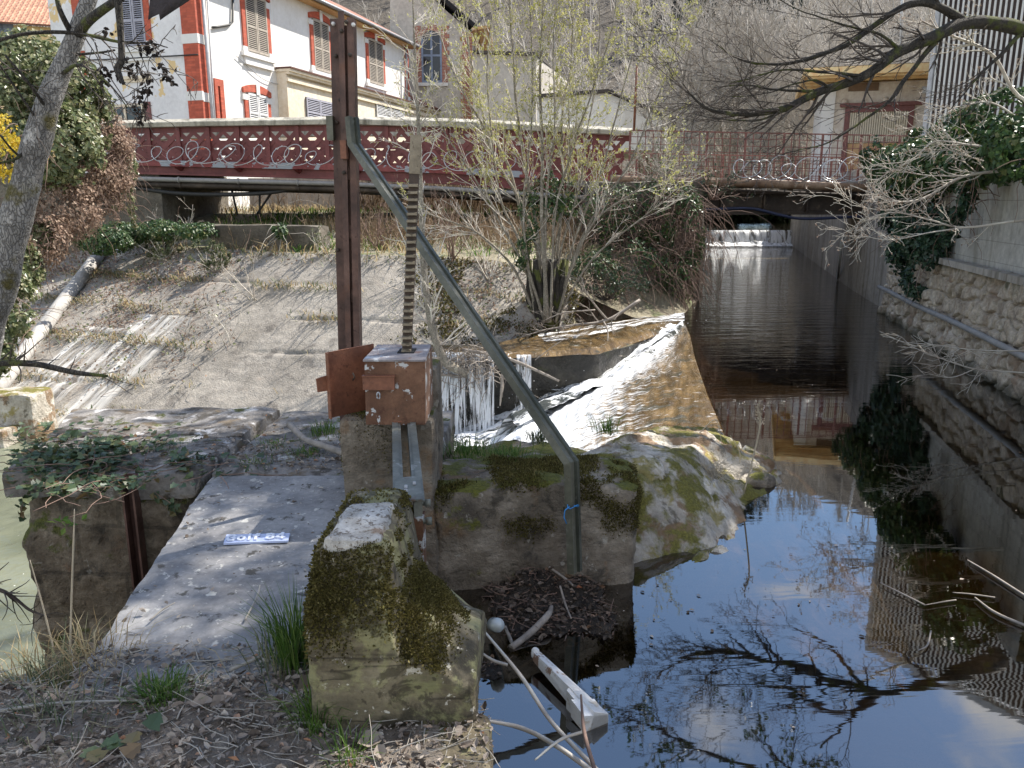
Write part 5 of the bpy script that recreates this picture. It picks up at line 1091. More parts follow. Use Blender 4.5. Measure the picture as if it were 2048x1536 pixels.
for x0, x1, y0, y1 in ((612, 664, 200, 252), (752, 806, 208, 262)):
    win(AN, x0, x1, y0, y1, M['shutter_grey'] if x0 < 700 else M['shutter_white'], ann, surround=False)

# tall workshop with arched window and brick corners
wk = thing('brick_cornered_workshop', U(880, 240, 44), 'tall grey rendered workshop with brick corners and a blue arched window', 'building')
YK = 44.0
WKF = Frame(np.array([U(945, 200, YK)[0], YK, 0]), (-1, 0, 0), (0, -1, 0))
poly = [U(780, 300, YK), U(945, 300, YK), U(945, 66, YK), U(870, 2, YK), U(780, -80, YK)]
mb = MB(); mb.prism(poly, (0, 14, 0)); mb.build('wall', M['render_grey'], wk)
a, b, c = U(955, 60, YK - .6), U(876, -6, YK - .6), U(770, -100, YK - .6)
mb = MB()
mb.prism([a, c, c + [0, 0, .22], a + [0, 0, .22]], (0, 15, 0)); mb.build('roof', M['void'], wk)
mb = MB(); q = U(945, 64, YK); mb.prism([q + [.0, -.6, -.05], q + [.95, -.6, .1], q + [.95, -.6, .22], q + [0, -.6, .1]], (0, 14, 0)); mb.build('eaves', M['soffit'], wk)
mb = MB()
for k in range(24):
    z = U(940, 250, YK)[2] + k * .22; w_ = .62 if k % 2 else .48
    if z < U(940, 72, YK)[2]: WKF.box(mb, -.02, w_, .002, .06, z, z + .215)
mb.build('brick_corner', M['brick_raw'], wk)
s0, s1 = WKF.px(884, 120)[0], WKF.px(843, 120)[0]; z0, z1 = WKF.px(860, 166)[1], WKF.px(860, 78)[1]
def arch_poly(fr, s0, s1, z0, z1, rise, d, n=10):
    return [fr.at(s0, d, z0), fr.at(s1, d, z0)] + [fr.at((s0 + s1) / 2 + (s1 - s0) / 2 * c, d, z1 + rise * (1 - c * c)) for c in np.linspace(1, -1, n)]
mb = MB(); mb.prism(arch_poly(WKF, s0, s1, z0, z1, .4, .012), WKF.n * .01); aw = mb.build('window', M['dark_glass'], wk)
mb = MB(); WKF.box(mb, s0, s0 + .1, .024, .06, z0, z1 + .1); WKF.box(mb, s1 - .1, s1, .024, .06, z0, z1 + .1); WKF.box(mb, (s0 + s1) / 2 - .05, (s0 + s1) / 2 + .05, .024, .06, z0, z1 + .35); WKF.box(mb, s0 + .101, s1 - .101, .024, .055, z0 + 1.3, z0 + 1.4); WKF.box(mb, s0 + .101, s1 - .101, .024, .055, z0, z0 + .12); mb.build('frame', M['window_blue'], aw)
mb = MB()
for k in range(14): 
    z = z0 + k * .2; w_ = .4 if k % 2 else .28
    WKF.box(mb, s0 - w_, s0 - .002, .002, .05, z, z + .195); WKF.box(mb, s1 + .002, s1 + w_, .002, .05, z, z + .195)
n = 12; cs = np.linspace(-1, 1, n); sm, hw = (s0 + s1) / 2, (s1 - s0) / 2 + .05
for i in range(n - 1):
    f0 = lambda c, o_: (sm + hw * c * (1 + .12 * o_), z1 + .42 * (1 - c * c) + .32 * o_ + .0)
    p = [f0(cs[i], 0), f0(cs[i + 1], 0), f0(cs[i + 1], 1), f0(cs[i], 1)]; mb.hexa([WKF.at(q[0], .002, q[1]) for q in p] + [WKF.at(q[0], .055, q[1]) for q in p])
mb.build('brick_surround', M['brick_raw'], aw)
mb = MB(); WKF.box(mb, s0 - .3, s1 + .3, .002, .16, z0 - .16, z0 - .002); mb.build('sill', M['trim_white'], aw)

# pale sheds right of it
def gabled(name, poly, Y, dep, label, mat, roofmat, slope=True):
    t = thing(name, U(poly[0][0], 262, Y), label, 'shed'); P_ = [U(a, b_, Y) for a, b_ in poly]; mb = MB(); mb.prism(P_, (dep * .25, dep, 0)); mb.build('wall', mat, t)
    mb = MB(); tops = P_[2:]
    for p, q in zip(tops[:-1], tops[1:]):
        if abs(p[0] - q[0]) > .3:
            o_ = np.array([0, -.25, .0]); mb.prism([p + o_ + [0, 0, .01], q + o_ + [0, 0, .01], q + o_ + [0, 0, .14], p + o_ + [0, 0, .14]], (dep * .25, dep + .4, 0))
    mb.build('roof', roofmat, t); return t
gabled('flat_topped_shed', [(946, 300), (1072, 300), (1072, 112), (946, 108)], 41.5, 9, 'tall pale rendered shed with flat top seen behind the willow stems', M['render_grey'], M['tile_grey'])
gabled('low_gabled_shed', [(1074, 300), (1322, 300), (1322, 232), (1215, 186), (1074, 196)], 37.0, 8, 'low white shed with sloping roof seen through the budding willow', M['render_white'], M['tile_grey'])
mb = MB(); mb.tube([U(1268, 262, 30), U(1274, 130, 30)], .045, 6); mb.build('thin_mast', M['rust_door'], cat='mast', label='thin rusty mast standing beside the low white shed')

# yellow house top left
yh = thing('yellow_house', U(20, 240, 44), 'yellow house with orange tiled roof, top left behind the ivy', 'house')
HY = Frame(U(150, 72, 44) * np.array([1, 1, 0]), nrm(np.array([-1, -.35, 0])), nrm(np.array([.35, -1, 0])))
zy = HY.px(60, 52)[1]; mb = MB(); HY.box(mb, 0, 12, -7, 0, 1.2, zy); mb.build('wall', M['yellow_wall'], yh)
roofplane(HY, -.5, 12.4, .6, zy + .02, -4, zy + 2.3, M['tile_orange'], 'roof', yh)
for a in (-12, 8): 
    s_ = HY.px(a, 82)[0]; zz_ = HY.px(a, 96)[1]; mb = MB(); HY.box(mb, s_ - .5, s_ + .5, .002, .03, zz_, zz_ + 1.4); wy = mb.build('window', M['window_blue'], yh)
    mb = MB(); HY.box(mb, s_ - .62, s_ + .62, .002, .05, zz_ - .15, zz_ - .01); mb.build('sill', M['trim_white'], wy)

# ------------------------------------------------------------------ kiosk by the canal bridge
ki = thing('gate_kiosk', U(1750, 360, 25), 'small pinkish kiosk with ribbed door and wide golden wooden roof by the canal bridge', 'kiosk')
kb = rad(17); K = Frame(np.array([*U(1652, 250, 25.2)[:2], 0]), (math.cos(kb), -math.sin(kb), 0), (-math.sin(kb), -math.cos(kb), 0))
kz = K.px(1750, 164)[1]; kw = K.px(1872, 200)[0]
mb = MB(); K.box(mb, 0, kw, -4, 0, 2.2, kz); mb.build('wall', M['kiosk_wall'], ki)
mb = MB(); K.box(mb, -.16, .2, -3.9, .05, 2.2, kz - .02); mb.build('corner_pilaster', M['trim_white'], ki)
rz0 = kz + .02; fo = 1.15
s0 = K.px(1612, 140, fo)[0]
mb = MB(); K.box(mb, s0, kw + .4, -5, fo, rz0 + .2, rz0 + .3); mb.build('roof', M['tile_grey'], ki)
mb = MB(); K.box(mb, s0, kw + .4, fo + .002, fo + .05, rz0 + .06, rz0 + .28); K.box(mb, s0 - .05, s0 - .002, -5, fo, rz0 + .06, rz0 + .28); mb.build('fascia', M['wood_gold'], ki)
mb = MB()
for k in range(int((fo + 5) / .14)):
    d = fo - .02 - k * .14; K.box(mb, s0 + .01, kw + .38, d - .115, d, rz0 + .15, rz0 + .18)
for k in range(8):
    d = fo - .1 - k * .75; K.box(mb, s0 + .02, kw + .36, d - .09, d, rz0 + .0, rz0 + .148)
mb.build('soffit_boards', M['wood_gold'], ki)
d0, d1 = K.px(1694, 290)[0], K.px(1810, 290)[0]; zt_ = K.px(1750, 224)[1]
mb = MB()
nr = 26; w_ = (d1 - d0) / nr
for k in range(nr): K.box(mb, d0 + k * w_ + .012, d0 + (k + 1) * w_ - .012, .02, .055, 3.35, zt_)
dr = mb.build('door', M['door_ribbed'], ki); mb = MB(); K.box(mb, d0, d1, .006, .019, 2.2, zt_); mb.build('door_sheet', M['door_back'], dr)
mb = MB(); K.box(mb, d0 + .02, d1 - .02, .02, .05, 2.2, 3.32); mb.build('lower_panel', M['peach'], dr)
mb = MB(); K.box(mb, d0 - .14, d0 - .001, .004, .09, 2.2, zt_ + .16); K.box(mb, d1 + .001, d1 + .14, .004, .09, 2.2, zt_ + .16); K.box(mb, d0, d1, .004, .09, zt_ + .001, zt_ + .16); mb.build('frame', M['red_lintel'], dr)
mb = MB(); K.box(mb, d0 - .3, d1 + .5, .004, .16, zt_ + .161, zt_ + .26); mb.build('lintel', M['red_lintel'], ki)
for px in (1688, 1770): s_ = K.px(px, 208)[0]; mb = MB(); lump(mb, K.at(s_, .06, zt_ + .32), (.1, .06, .09), 5, .1, 8); mb.build('lintel_boss', M['kiosk_wall'], ki)
s0_, s1_ = K.px(1697, 174)[0], K.px(1757, 174)[0]; mb = MB(); K.box(mb, s0_, s1_, .004, .05, K.px(1727, 182)[1], K.px(1727, 166)[1]); mb.build('vent_plate', M['wood_dark'], ki)
mb = MB(); a = K.px(1842, 182, .3); mb.tube([K.at(a[0], .5, a[1]), K.at(a[0] + 1.1, .45, a[1] + .02)], .1, 14); mb.build('lamp_tube', M['lead'], ki)

# striped hall on the right bank
ha = thing('striped_hall', (12, 17, 2.4), 'tall dark hall clad with rows of vertical white slats, top right', 'building')
A_, B_ = U(1861, 200, 21.6), U(2120, 200, 19.2); he = nrm((B_ - A_) * [1, 1, 0]); HF = Frame(A_ * [1, 1, 0], he, (he[1], -he[0], 0)); 
if HF.n[1] > 0: HF.n = -HF.n
HL = 6.6
mb = MB(); HF.box(mb, 0, HL, -10, 0, 1.8, 10.2); mb.build('wall', M['slat_back'], ha)
for k in range(int(HL / .125)):
    mb = MB(); HF.box(mb, .05 + k * .125, .05 + k * .125 + .045, .03, .06, 2.2, 10.3); mb.build('slat', M['slat_white'], ha)
mb = MB(); HF.box(mb, -.06, HL, -.1, .12, 10.31, 10.5); HF.box(mb, -.07, .03, -.12, .12, 2.0, 10.309); mb.build('trim', M['lead'], ha)
mb = MB()
for z in (3.2, 5.4, 7.6): HF.box(mb, .04, HL, .003, .029, z, z + .08)
mb.build('slat_rail', M['slat_back'], ha)
mb = MB(); mb.tube([U(1800, 130, 27), U(1806, -60, 27)], .04, 6); mb.build('white_mast', M['trim_white'], cat='mast', label='thin white mast rising behind the kiosk roof')
# ------------------------------------------------------------------ vegetation
from mathutils.bvhtree import BVHTree
_bv = {}
def bvh(o):
    if o.name not in _bv:
        me = o.data; off = Vector(o['_at']); _bv[o.name] = BVHTree.FromPolygons([v.co + off for v in me.vertices], [list(q.vertices) for q in me.polygons])
    return _bv[o.name]
def HIT(px, py, objs=None, up=0.0):
    """first point of the built ground under a photo pixel"""
    d = Vector(ray(px, py)).normalized(); best = None
    for o in (objs or (revet, berm)):
        loc, n, i, dist = bvh(o).ray_cast(Vector((0, 0, EYE)), d)
        if loc is not None and (best is None or loc.y < best[1]): best = np.array(loc)
    return (U(px, py, 16) if best is None else best) + np.array([0, 0, up])
def DOWN(x, y, objs):
    best = None
    for o in objs:
        loc, n, i, dist = bvh(o).ray_cast(Vector((x, y, 20)), Vector((0, 0, -1)))
        if loc is not None and (best is None or loc.z > best): best = loc.z
    return best
def R_(seed): return np.random.default_rng(seed)
def px_branch(spec, n=24):
    """[(px, py, Y, radius)] -> smooth polyline"""
    return poly_branch([U(a, b, y) for a, b, y, r in spec], [r for *_, r in spec], n)
def grow_twigs(rg, polys, lev, sides=(4, 3), wob=.1, trop=(0, 0, 1), tropw=.05, K=6, flat=None):
    """polys: list of (P, R); lev: [(children per metre, t0, t1, angle, length, ratio of radius)] -> list of levels (P, R)"""
    out = []; cur = None
    for li, (dens, t0, t1, ang, ln, rk) in enumerate(lev):
        A = []
        src = polys if li == 0 else [(p[None], r[None]) for p, r in ()]
        if li == 0:
            for P, R in polys:
                L = np.sum(np.linalg.norm(np.diff(P, axis=0), axis=1)); m = max(1, int(dens * L)); p, d, l, r = kids(rg, P[None], R[None], np.array([1.0]), m, t0, t1, ang, 1.0, flat)
                l = ln * rg.uniform(.45, 1.2, m); A.append((p, d, l, np.minimum(r * rk, .02 + 0 * r)))
            p, d, l, r = [np.concatenate(q) for q in zip(*A)]
        else:
            P, R, Ls = cur; m = max(1, int(round(dens))); p, d, l, r = kids(rg, P, R, Ls, m, t0, t1, ang, ln, flat); r = r * rk
        P, R = run(rg, p, d, l, np.maximum(r, .003), np.maximum(r * .35, .0018), K, wob, trop, tropw); cur = (P, R, l); out.append(cur)
    return out
def leaf_on(rg, lv, n, L, W, mb, tmin=.2, shape=0, spread=1.0, droop=0.0, zmin=None):
    P, R, Ls = lv; i = rg.integers(0, len(P), n); t = rg.uniform(tmin, 1, n); p, T, r = at_t(P, R, i, t)
    if zmin is not None: k = p[:, 2] > zmin; p, T = p[k], T[k]
    D = nrm(T + rg.normal(0, spread, p.shape) + np.array([0, 0, -droop])); mb.leaves(p, D, rg.normal(0, 1, p.shape), L * rg.uniform(.6, 1.3, len(p)), W * rg.uniform(.7, 1.2, len(p)), .2, 0, shape)

# ---- hanging / climbing leaf masses
def leaf_mass(mb, rg, blobs, n, L, W, shape=1, seed=0, thr=-.15, down=.8, shell=(.72, 1.05)):
    vol = np.array([b[3] * b[4] * b[5] for b in blobs]) ** (2 / 3); i = rg.choice(len(blobs), n, p=vol / vol.sum()); b = np.array(blobs, float)[i]
    d = nrm(rg.normal(0, 1, (n, 3))); k = rg.uniform(shell[0], shell[1], n)[:, None] * (1 + .22 * fbm(d * 1.5 + b[:, :3], 1.5, 3, seed))[:, None]
    P = b[:, :3] + d * k * b[:, 3:6]; keep = fbm(P, 2.4, 3, seed + 3) > thr; P, d = P[keep], d[keep]
    N = nrm(d + rg.normal(0, .45, P.shape) + np.array([0, -.15, .25])); D = rg.normal(0, .6, P.shape) + np.array([0, 0, -down])
    D = D - N * np.sum(D * N, -1, keepdims=True)
    mb.leaves(P, D, N, L * rg.uniform(.55, 1.25, len(P)), W * rg.uniform(.6, 1.2, len(P)), .18, 0, shape); return P, d
def stems_in(rg, blobs, n, L, r=.006, down=.3):
    b = np.array(blobs, float)[rg.integers(0, len(blobs), n)]; d = nrm(rg.normal(0, 1, (n, 3))); p = b[:, :3] + d * b[:, 3:6] * rg.uniform(.4, .95, n)[:, None]
    return run(rg, p, nrm(rg.normal(0, 1, (n, 3)) + d * .4), L * rg.uniform(.4, 1.2, n), np.full(n, r), np.full(n, r * .4), 7, .22, (0, 0, -1), down)
def wall_Y(px):
    u = (px - 1024) / FPX; return min((6.84 - .45 * u - 3.0) / (.974 * u - .24) if .974 * u > .25 else 20, 20)
def blob(px, py, Y, rx, ry=None, rz=None):
    c = U(px, py, Y); k = Y / FPX; rx = rx * k; return (*c, rx, (ry * k if ry else rx), (rz * k if rz else rx))
def mass(name, label, cat, blobs, n, L, mat, seed, n_st=200, stemmat='twig_grey', stemL=1.2, thr=-.15, shape=1, W=None, extra=None, stem_r=.006):
    rg = R_(seed); mb = MB(); leaf_mass(mb, rg, blobs, n, L, W or L * .95, shape, seed, thr)
    c = np.mean([b[:3] for b in blobs], 0); t = thing(name, c - [0, 0, blobs[0][5]], label, cat)
    mb.build('foliage', M[mat], t)
    if n_st:
        P, R = stems_in(rg, blobs, n_st, stemL, stem_r); mb = MB(); mb.tubes(P, R, 4); mb.build('stems', M[stemmat], t)
    return t
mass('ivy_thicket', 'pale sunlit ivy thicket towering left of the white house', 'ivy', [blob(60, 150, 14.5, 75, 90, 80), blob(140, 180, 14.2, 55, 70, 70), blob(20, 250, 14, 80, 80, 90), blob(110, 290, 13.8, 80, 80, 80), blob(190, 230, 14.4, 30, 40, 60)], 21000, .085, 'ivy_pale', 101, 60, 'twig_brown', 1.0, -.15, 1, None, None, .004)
mass('creeper_curtain', 'brown dry creeper spilling over the left end of the red bridge', 'creeper', [blob(205, 285, 15.2, 55, 60, 60), blob(170, 360, 14.6, 70, 60, 70), blob(225, 340, 14.9, 40, 40, 90), blob(120, 420, 13.9, 80, 60, 60), blob(60, 480, 13.2, 70, 60, 60)], 17000, .07, 'creeper_dry', 102, 420, 'twig_brown', .8, -.12, 0, .045)
mass('ivy_mat', 'green ivy spread over the left edge of the embankment', 'ivy', [blob(0, 600, 12.2, 70, 60, 80), blob(30, 530, 12.8, 50, 50, 60), blob(-35, 690, 11.6, 60, 50, 70), blob(70, 475, 13.6, 40, 40, 40), blob(50, 640, 11.9, 30, 30, 30)], 11000, .07, 'ivy_pale', 103, 80, 'twig_brown', .8)
mass('ivy_bank', 'dark green ivy carpeting the ground below the left end of the red bridge', 'ivy', [blob(250, 466, 18, 70, 50, 22), blob(330, 460, 18.2, 60, 60, 20), blob(400, 462, 17.5, 40, 60, 16), blob(210, 482, 17.4, 60, 40, 25)], 6500, .07, 'ivy', 104, 40, 'twig_brown', .6)
mass('bridge_end_ivy', 'ivy trailing down in strands from the left end of the red bridge', 'ivy', [blob(250, 330, 16.5, 22, 20, 40), blob(236, 390, 16.2, 10, 8, 60), blob(262, 400, 16.3, 6, 6, 60)], 1500, .07, 'ivy_pale', 105, 20, 'twig_brown', .6)
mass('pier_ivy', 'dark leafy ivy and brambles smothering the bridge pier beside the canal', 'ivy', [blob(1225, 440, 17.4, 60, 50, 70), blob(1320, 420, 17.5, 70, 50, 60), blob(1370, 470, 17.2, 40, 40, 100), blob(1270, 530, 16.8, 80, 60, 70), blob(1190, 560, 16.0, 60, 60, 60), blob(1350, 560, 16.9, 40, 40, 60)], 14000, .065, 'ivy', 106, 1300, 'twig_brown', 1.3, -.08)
mass('stem_ivy', 'glossy ivy climbing the lower willow stems', 'ivy', [blob(1060, 430, 14.1, 24, 24, 60), blob(1095, 400, 14.1, 26, 26, 60), blob(1130, 400, 14.3, 26, 26, 50), blob(1045, 500, 14.1, 16, 20, 40)], 1900, .06, 'ivy', 107, 40)
mass('wall_top_ivy', 'thick dark green ivy heaped on top of the right canal wall', 'ivy', [blob(px_, py_, wall_Y(px_) - .1 + dy_, r_, r_, rz_) for px_, py_, dy_, r_, rz_ in ((1765, 318, 0, 40, 45), (1800, 345, 0, 55, 55), (1850, 335, 0, 60, 60), (1900, 320, 0, 62, 58), (1950, 310, 0, 62, 60), (2000, 300, 0, 66, 60), (2060, 290, 0, 80, 66), (1860, 285, 2.0, 45, 35), (1930, 262, 2.0, 60, 40), (2010, 235, 2.0, 80, 50))], 24000, .075, 'ivy', 108, 110, 'twig_brown', .8)
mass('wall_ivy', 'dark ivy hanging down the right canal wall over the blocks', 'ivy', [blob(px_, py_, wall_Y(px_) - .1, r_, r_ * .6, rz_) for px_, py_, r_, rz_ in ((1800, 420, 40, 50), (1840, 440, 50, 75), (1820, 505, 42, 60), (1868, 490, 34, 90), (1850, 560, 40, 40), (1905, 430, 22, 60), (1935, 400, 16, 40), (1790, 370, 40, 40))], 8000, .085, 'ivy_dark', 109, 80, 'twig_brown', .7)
mass('forsythia', 'yellow flowering forsythia bush behind the leaning grey trunk', 'bush', [blob(45, 262, 9.5, 50, 50, 45), blob(0, 290, 9.4, 60, 60, 60), blob(40, 320, 9.4, 40, 30, 30), blob(70, 300, 9.4, 30, 30, 30)], 6500, .045, 'forsythia', 110, 25, 'twig_brown', .5, -.1, 0, .03)
mass('leafy_weed', 'small leafy green weed growing by the low retaining wall', 'weed', [blob(560, 462, 16.4, 14, 12, 14)], 120, .09, 'ivy', 111, 10)

# ---- near leaning tree on the left
rg = R_(200); lt = thing('leaning_tree', U(-60, 780, 5.3), 'grey barked tree with mossy trunk leaning in from the left edge', 'tree')
tr = px_branch([(-330, 1500, 5.3, .21), (-230, 1200, 5.3, .19), (-140, 960, 5.3, .165), (-75, 800, 5.3, .15), (-35, 660, 5.3, .13), (8, 530, 5.3, .108), (42, 400, 5.3, .094), (72, 290, 5.32, .084), (106, 180, 5.35, .07), (150, 75, 5.4, .055), (190, -40, 5.45, .045)], 90)
mb = MB(); P, Rr = tr; P = P + np.stack([.012 * fbm(P, 4, 3, 1), 0 * P[:, 0], .012 * fbm(P, 4, 3, 2)], 1); mb.tube(P, Rr * (1 + .1 * fbm(P, 6, 2, 7)), 20); mb.build('trunk', M['bark_grey'], lt)
limb = [px_branch([(150, 75, 5.4, .035), (180, 40, 5.3, .03), (235, 0, 5.2, .024), (300, -40, 5.1, .018)]), px_branch([(-10, 82, 5.2, .01), (60, 66, 5.25, .012), (150, 66, 5.35, .012), (240, 84, 5.2, .009), (300, 86, 5.1, .006), (335, 95, 5.0, .003)]), px_branch([(60, 292, 5.3, .012), (30, 318, 5.2, .009), (-20, 330, 5.1, .007)]),
        px_branch([(120, 150, 5.35, .014), (160, 130, 5.2, .01), (215, 165, 5.0, .006), (255, 215, 4.95, .003)]), px_branch([(95, 220, 5.3, .012), (60, 170, 5.2, .009), (10, 110, 5.1, .006)]), px_branch([(85, 255, 5.3, .009), (40, 190, 5.2, .007), (0, 130, 5.1, .005)]), px_branch([(140, 110, 5.4, .01), (200, 105, 5.3, .007), (230, 100, 5.3, .006)]), px_branch([(60, 330, 5.3, .01), (25, 300, 5.2, .007), (0, 270, 5.1, .005)]), px_branch([(150, 80, 5.4, .02), (120, 20, 5.3, .016), (110, -30, 5.3, .012)])]
mb = MB()
for P, Rr in limb: mb.tube(P, Rr, 7)
mb.build('branch', M['bark_moss'], lt)
hang = [px_branch([(190, 85, 5.25, .005), (205, 130, 5.2, .004), (250, 200, 5.1, .003), (275, 245, 5.05, .002)]), px_branch([(250, 86, 5.15, .004), (275, 130, 5.1, .003), (300, 160, 5.1, .002), (335, 150, 5.0, .002)]), px_branch([(170, 75, 5.3, .004), (200, 130, 5.2, .003), (190, 180, 5.2, .002)]), px_branch([(215, 100, 5.2, .004), (240, 160, 5.1, .003), (285, 185, 5.1, .002)]), px_branch([(0, 120, 5.2, .004), (60, 170, 5.2, .003), (130, 225, 5.2, .002)]), px_branch([(275, 130, 5.1, .003), (295, 190, 5.1, .002), (285, 255, 5.1, .0015)]), px_branch([(250, 86, 5.15, .003), (300, 115, 5.1, .002), (345, 160, 5.0, .0015)])]
lv = grow_twigs(rg, hang + limb[1:2] + limb[3:7], [(7, .15, 1, .8, .32, .6), (3, .2, 1, .7, .5, .7)], trop=(0, 0, -1), tropw=.06)
mb = MB()
for P, Rr in hang: mb.tube(P, Rr, 5)
for P, Rr, _ in lv: mb.tubes(P, Rr, 3, cap=False)
mb.build('twigs', M['twig_dark'], lt)
mb = MB(); cl = []
for a, b in ((205, 140), (215, 150), (212, 165), (245, 120), (270, 130), (285, 95), (300, 100), (310, 105), (318, 132), (330, 140), (345, 158), (290, 180), (283, 195), (275, 210), (278, 225), (280, 240), (268, 150), (290, 150), (300, 88), (262, 132), (240, 155), (330, 150), (215, 60), (295, 175), (284, 205)): cl.append(np.repeat(U(a, b, 5.08)[None], 9, 0))
cl = np.concatenate(cl) + rg.normal(0, .016, (len(cl) * 9, 3)); mb.leaves(cl, rg.normal(0, 1, cl.shape) + [0, 0, -.8], rg.normal(0, 1, cl.shape), .035 * rg.uniform(.6, 1.3, len(cl)), .02, .5, 0, 2); mb.build('dead_leaves', M['deadleaf_dark'], lt)
P, Rr = px_branch([(232, -40, 4.7, .024), (238, 20, 4.7, .02), (242, 80, 4.7, .017), (243, 120, 4.7, .019), (235, 138, 4.7, .02), (240, 152, 4.68, .015), (247, 168, 4.66, .009)], 40); mb = MB(); mb.tube(P, Rr, 9)
P, Rr = px_branch([(238, 0, 4.7, .012), (262, -15, 4.7, .009), (290, -20, 4.6, .006)]); mb.tube(P, Rr, 6); mb.build('broken_branch', M['bark_moss'], lt)
mb = MB(); g_ = np.array([[U(296 + 8 * a + 32 * (1 - b_) * (.3 + a) * .5 + (6 if a == 2 else 0), -12 + 52 * b_ * (1 - .12 * ((a * 7) % 3)), 4.9 + .02 * math.sin(a * 2.1)) for b_ in np.linspace(0, 1, 7)] for a in range(5)]); mb.grid(g_); mb.grid(g_ + np.array([0, .006, 0])); mb.build('torn_rag', M['rag'], cat='rag', label='dark torn rag dangling from a branch beside the shuttered gable window')
P, Rr = px_branch([(-700, 760, 4.9, .034), (-400, 735, 4.9, .03), (-80, 725, 4.9, .024), (0, 726, 4.9, .022), (70, 728, 4.9, .02), (150, 745, 4.9, .018), (215, 752, 4.9, .008)], 40); rg = R_(201)
mb = MB(); mb.tube(P, Rr * (1 + .15 * fbm(P, 12, 2, 3)), 9); db = thing('dead_branch', P[0], 'dark bare dead branch poking in over the river from the left', 'branch'); mb.build('limb', M['bark_moss'], db)
lv = grow_twigs(rg, [(P, Rr)], [(9, .1, 1, .9, .22, .3)], trop=(0, 0, 1), tropw=.05); mb = MB(); mb.tubes(lv[0][0], lv[0][1], 3); mb.build('twigs', M['twig_dark'], db)
rg = R_(202); P, Rr = px_branch([(-620, 1010, 4.2, .022), (-300, 1080, 4.2, .017), (-30, 1170, 4.2, .012), (20, 1190, 4.2, .01), (60, 1220, 4.2, .007), (100, 1235, 4.15, .004)]); lv = grow_twigs(rg, [(P, Rr)], [(9, .1, 1, .8, .25, .5)]); mb = MB(); mb.tube(P, Rr, 6); mb.tubes(lv[0][0], lv[0][1], 3); mb.build('drooping_twig', M['twig_dark'], cat='twig', label='dark drooping twig over the green river, bottom left corner of the pier')

# ---- budding willow in the middle
rg = R_(210); wl = thing('budding_willow', U(1092, 645, 14.2), 'many stemmed willow with fresh yellow green buds growing beside the ledge', 'tree')
S = [[(1072, 645), (1058, 520), (1018, 340), (962, 245), (905, 150), (875, 50), (850, -60)], [(1083, 645), (1075, 480), (1055, 330), (1032, 200), (1020, 90), (1010, -60)], [(1095, 645), (1090, 450), (1085, 300), (1075, 170), (1085, 60), (1090, -60)], [(1095, 645), (1112, 480), (1135, 350), (1140, 200), (1142, 80), (1147, -60)],
     [(1100, 645), (1125, 500), (1160, 380), (1175, 250), (1195, 120), (1200, -60)], [(1105, 645), (1150, 480), (1210, 330), (1240, 200), (1265, 90), (1300, -50)], [(1110, 645), (1170, 470), (1258, 330), (1310, 220), (1340, 120), (1370, -20)], [(1080, 645), (1050, 545), (1000, 450), (940, 350), (890, 270), (850, 200)], [(1088, 645), (1092, 400), (1115, 250), (1105, 100), (1120, -60)],
     [(1090, 645), (1075, 500), (1035, 400), (985, 300), (955, 200), (940, 90), (930, -60)], [(1100, 645), (1110, 430), (1150, 300), (1185, 170), (1225, 50), (1240, -60)], [(1102, 645), (1140, 540), (1190, 440), (1270, 380), (1330, 320)], [(1078, 645), (1060, 560), (1045, 420), (1058, 250), (1062, 100), (1060, -60)], [(1098, 645), (1120, 420), (1128, 220), (1165, 60), (1180, -60)], [(1075, 645), (1030, 540), (960, 470), (890, 440), (800, 410)], [(1090, 645), (1040, 480), (1000, 380), (975, 130), (990, -40)], [(1108, 645), (1180, 520), (1290, 430), (1350, 380)]]
stems = []
for i, s in enumerate(S):
    r0 = rg.uniform(.022, .042); yo = 14.2 + rg.normal(0, .1); dy = rg.normal(0, .7); k = len(s)
    stems.append(px_branch([(a + rg.normal(0, 3) * (j > 0), b, yo + dy * j / k, r0 * (1 - .82 * j / (k - 1))) for j, (a, b) in enumerate(s)], 30))
for P, Rr in stems:
    mb = MB(); mb.tube(P + .02 * np.stack([fbm(P, 2.5, 3, 5), fbm(P, 2.5, 3, 6), 0 * P[:, 0]], 1), Rr, 7); mb.build('stem', M['bark_stem'], wl)
mb = MB(); c = U(1092, 640, 14.25)
for k in range(16): a = rg.uniform(0, 2 * PI); p = c + np.array([math.cos(a) * .16, math.sin(a) * .16, -.2]); mb.tube([p, p + [rg.normal(0, .05), rg.normal(0, .04), .6], p + [rg.normal(0, .1), rg.normal(0, .1), 1.3]], [.075, .06, .04], 8)
mb.build('stool', M['bark_moss'], wl)
lv = grow_twigs(rg, stems, [(3.6, .3, .98, .55, .9, .5), (5, .1, 1, .6, .55, .6), (2, .2, 1, .6, .5, .7)], trop=(0, 0, 1), tropw=.07, wob=.09)
mb = MB()
for P, Rr, _ in lv: mb.tubes(P, np.maximum(Rr, .0032), 3, cap=False)
mb.build('twigs', M['twig_pale'], wl)
mb = MB(); leaf_on(rg, lv[1], 8000, .044, .021, mb, .1, zmin=1.7); leaf_on(rg, lv[2], 13000, .042, .02, mb, .1, zmin=1.9); leaf_on(rg, lv[0], 1500, .042, .02, mb, .3, zmin=1.6); mb.build('buds', M['bud'], wl)

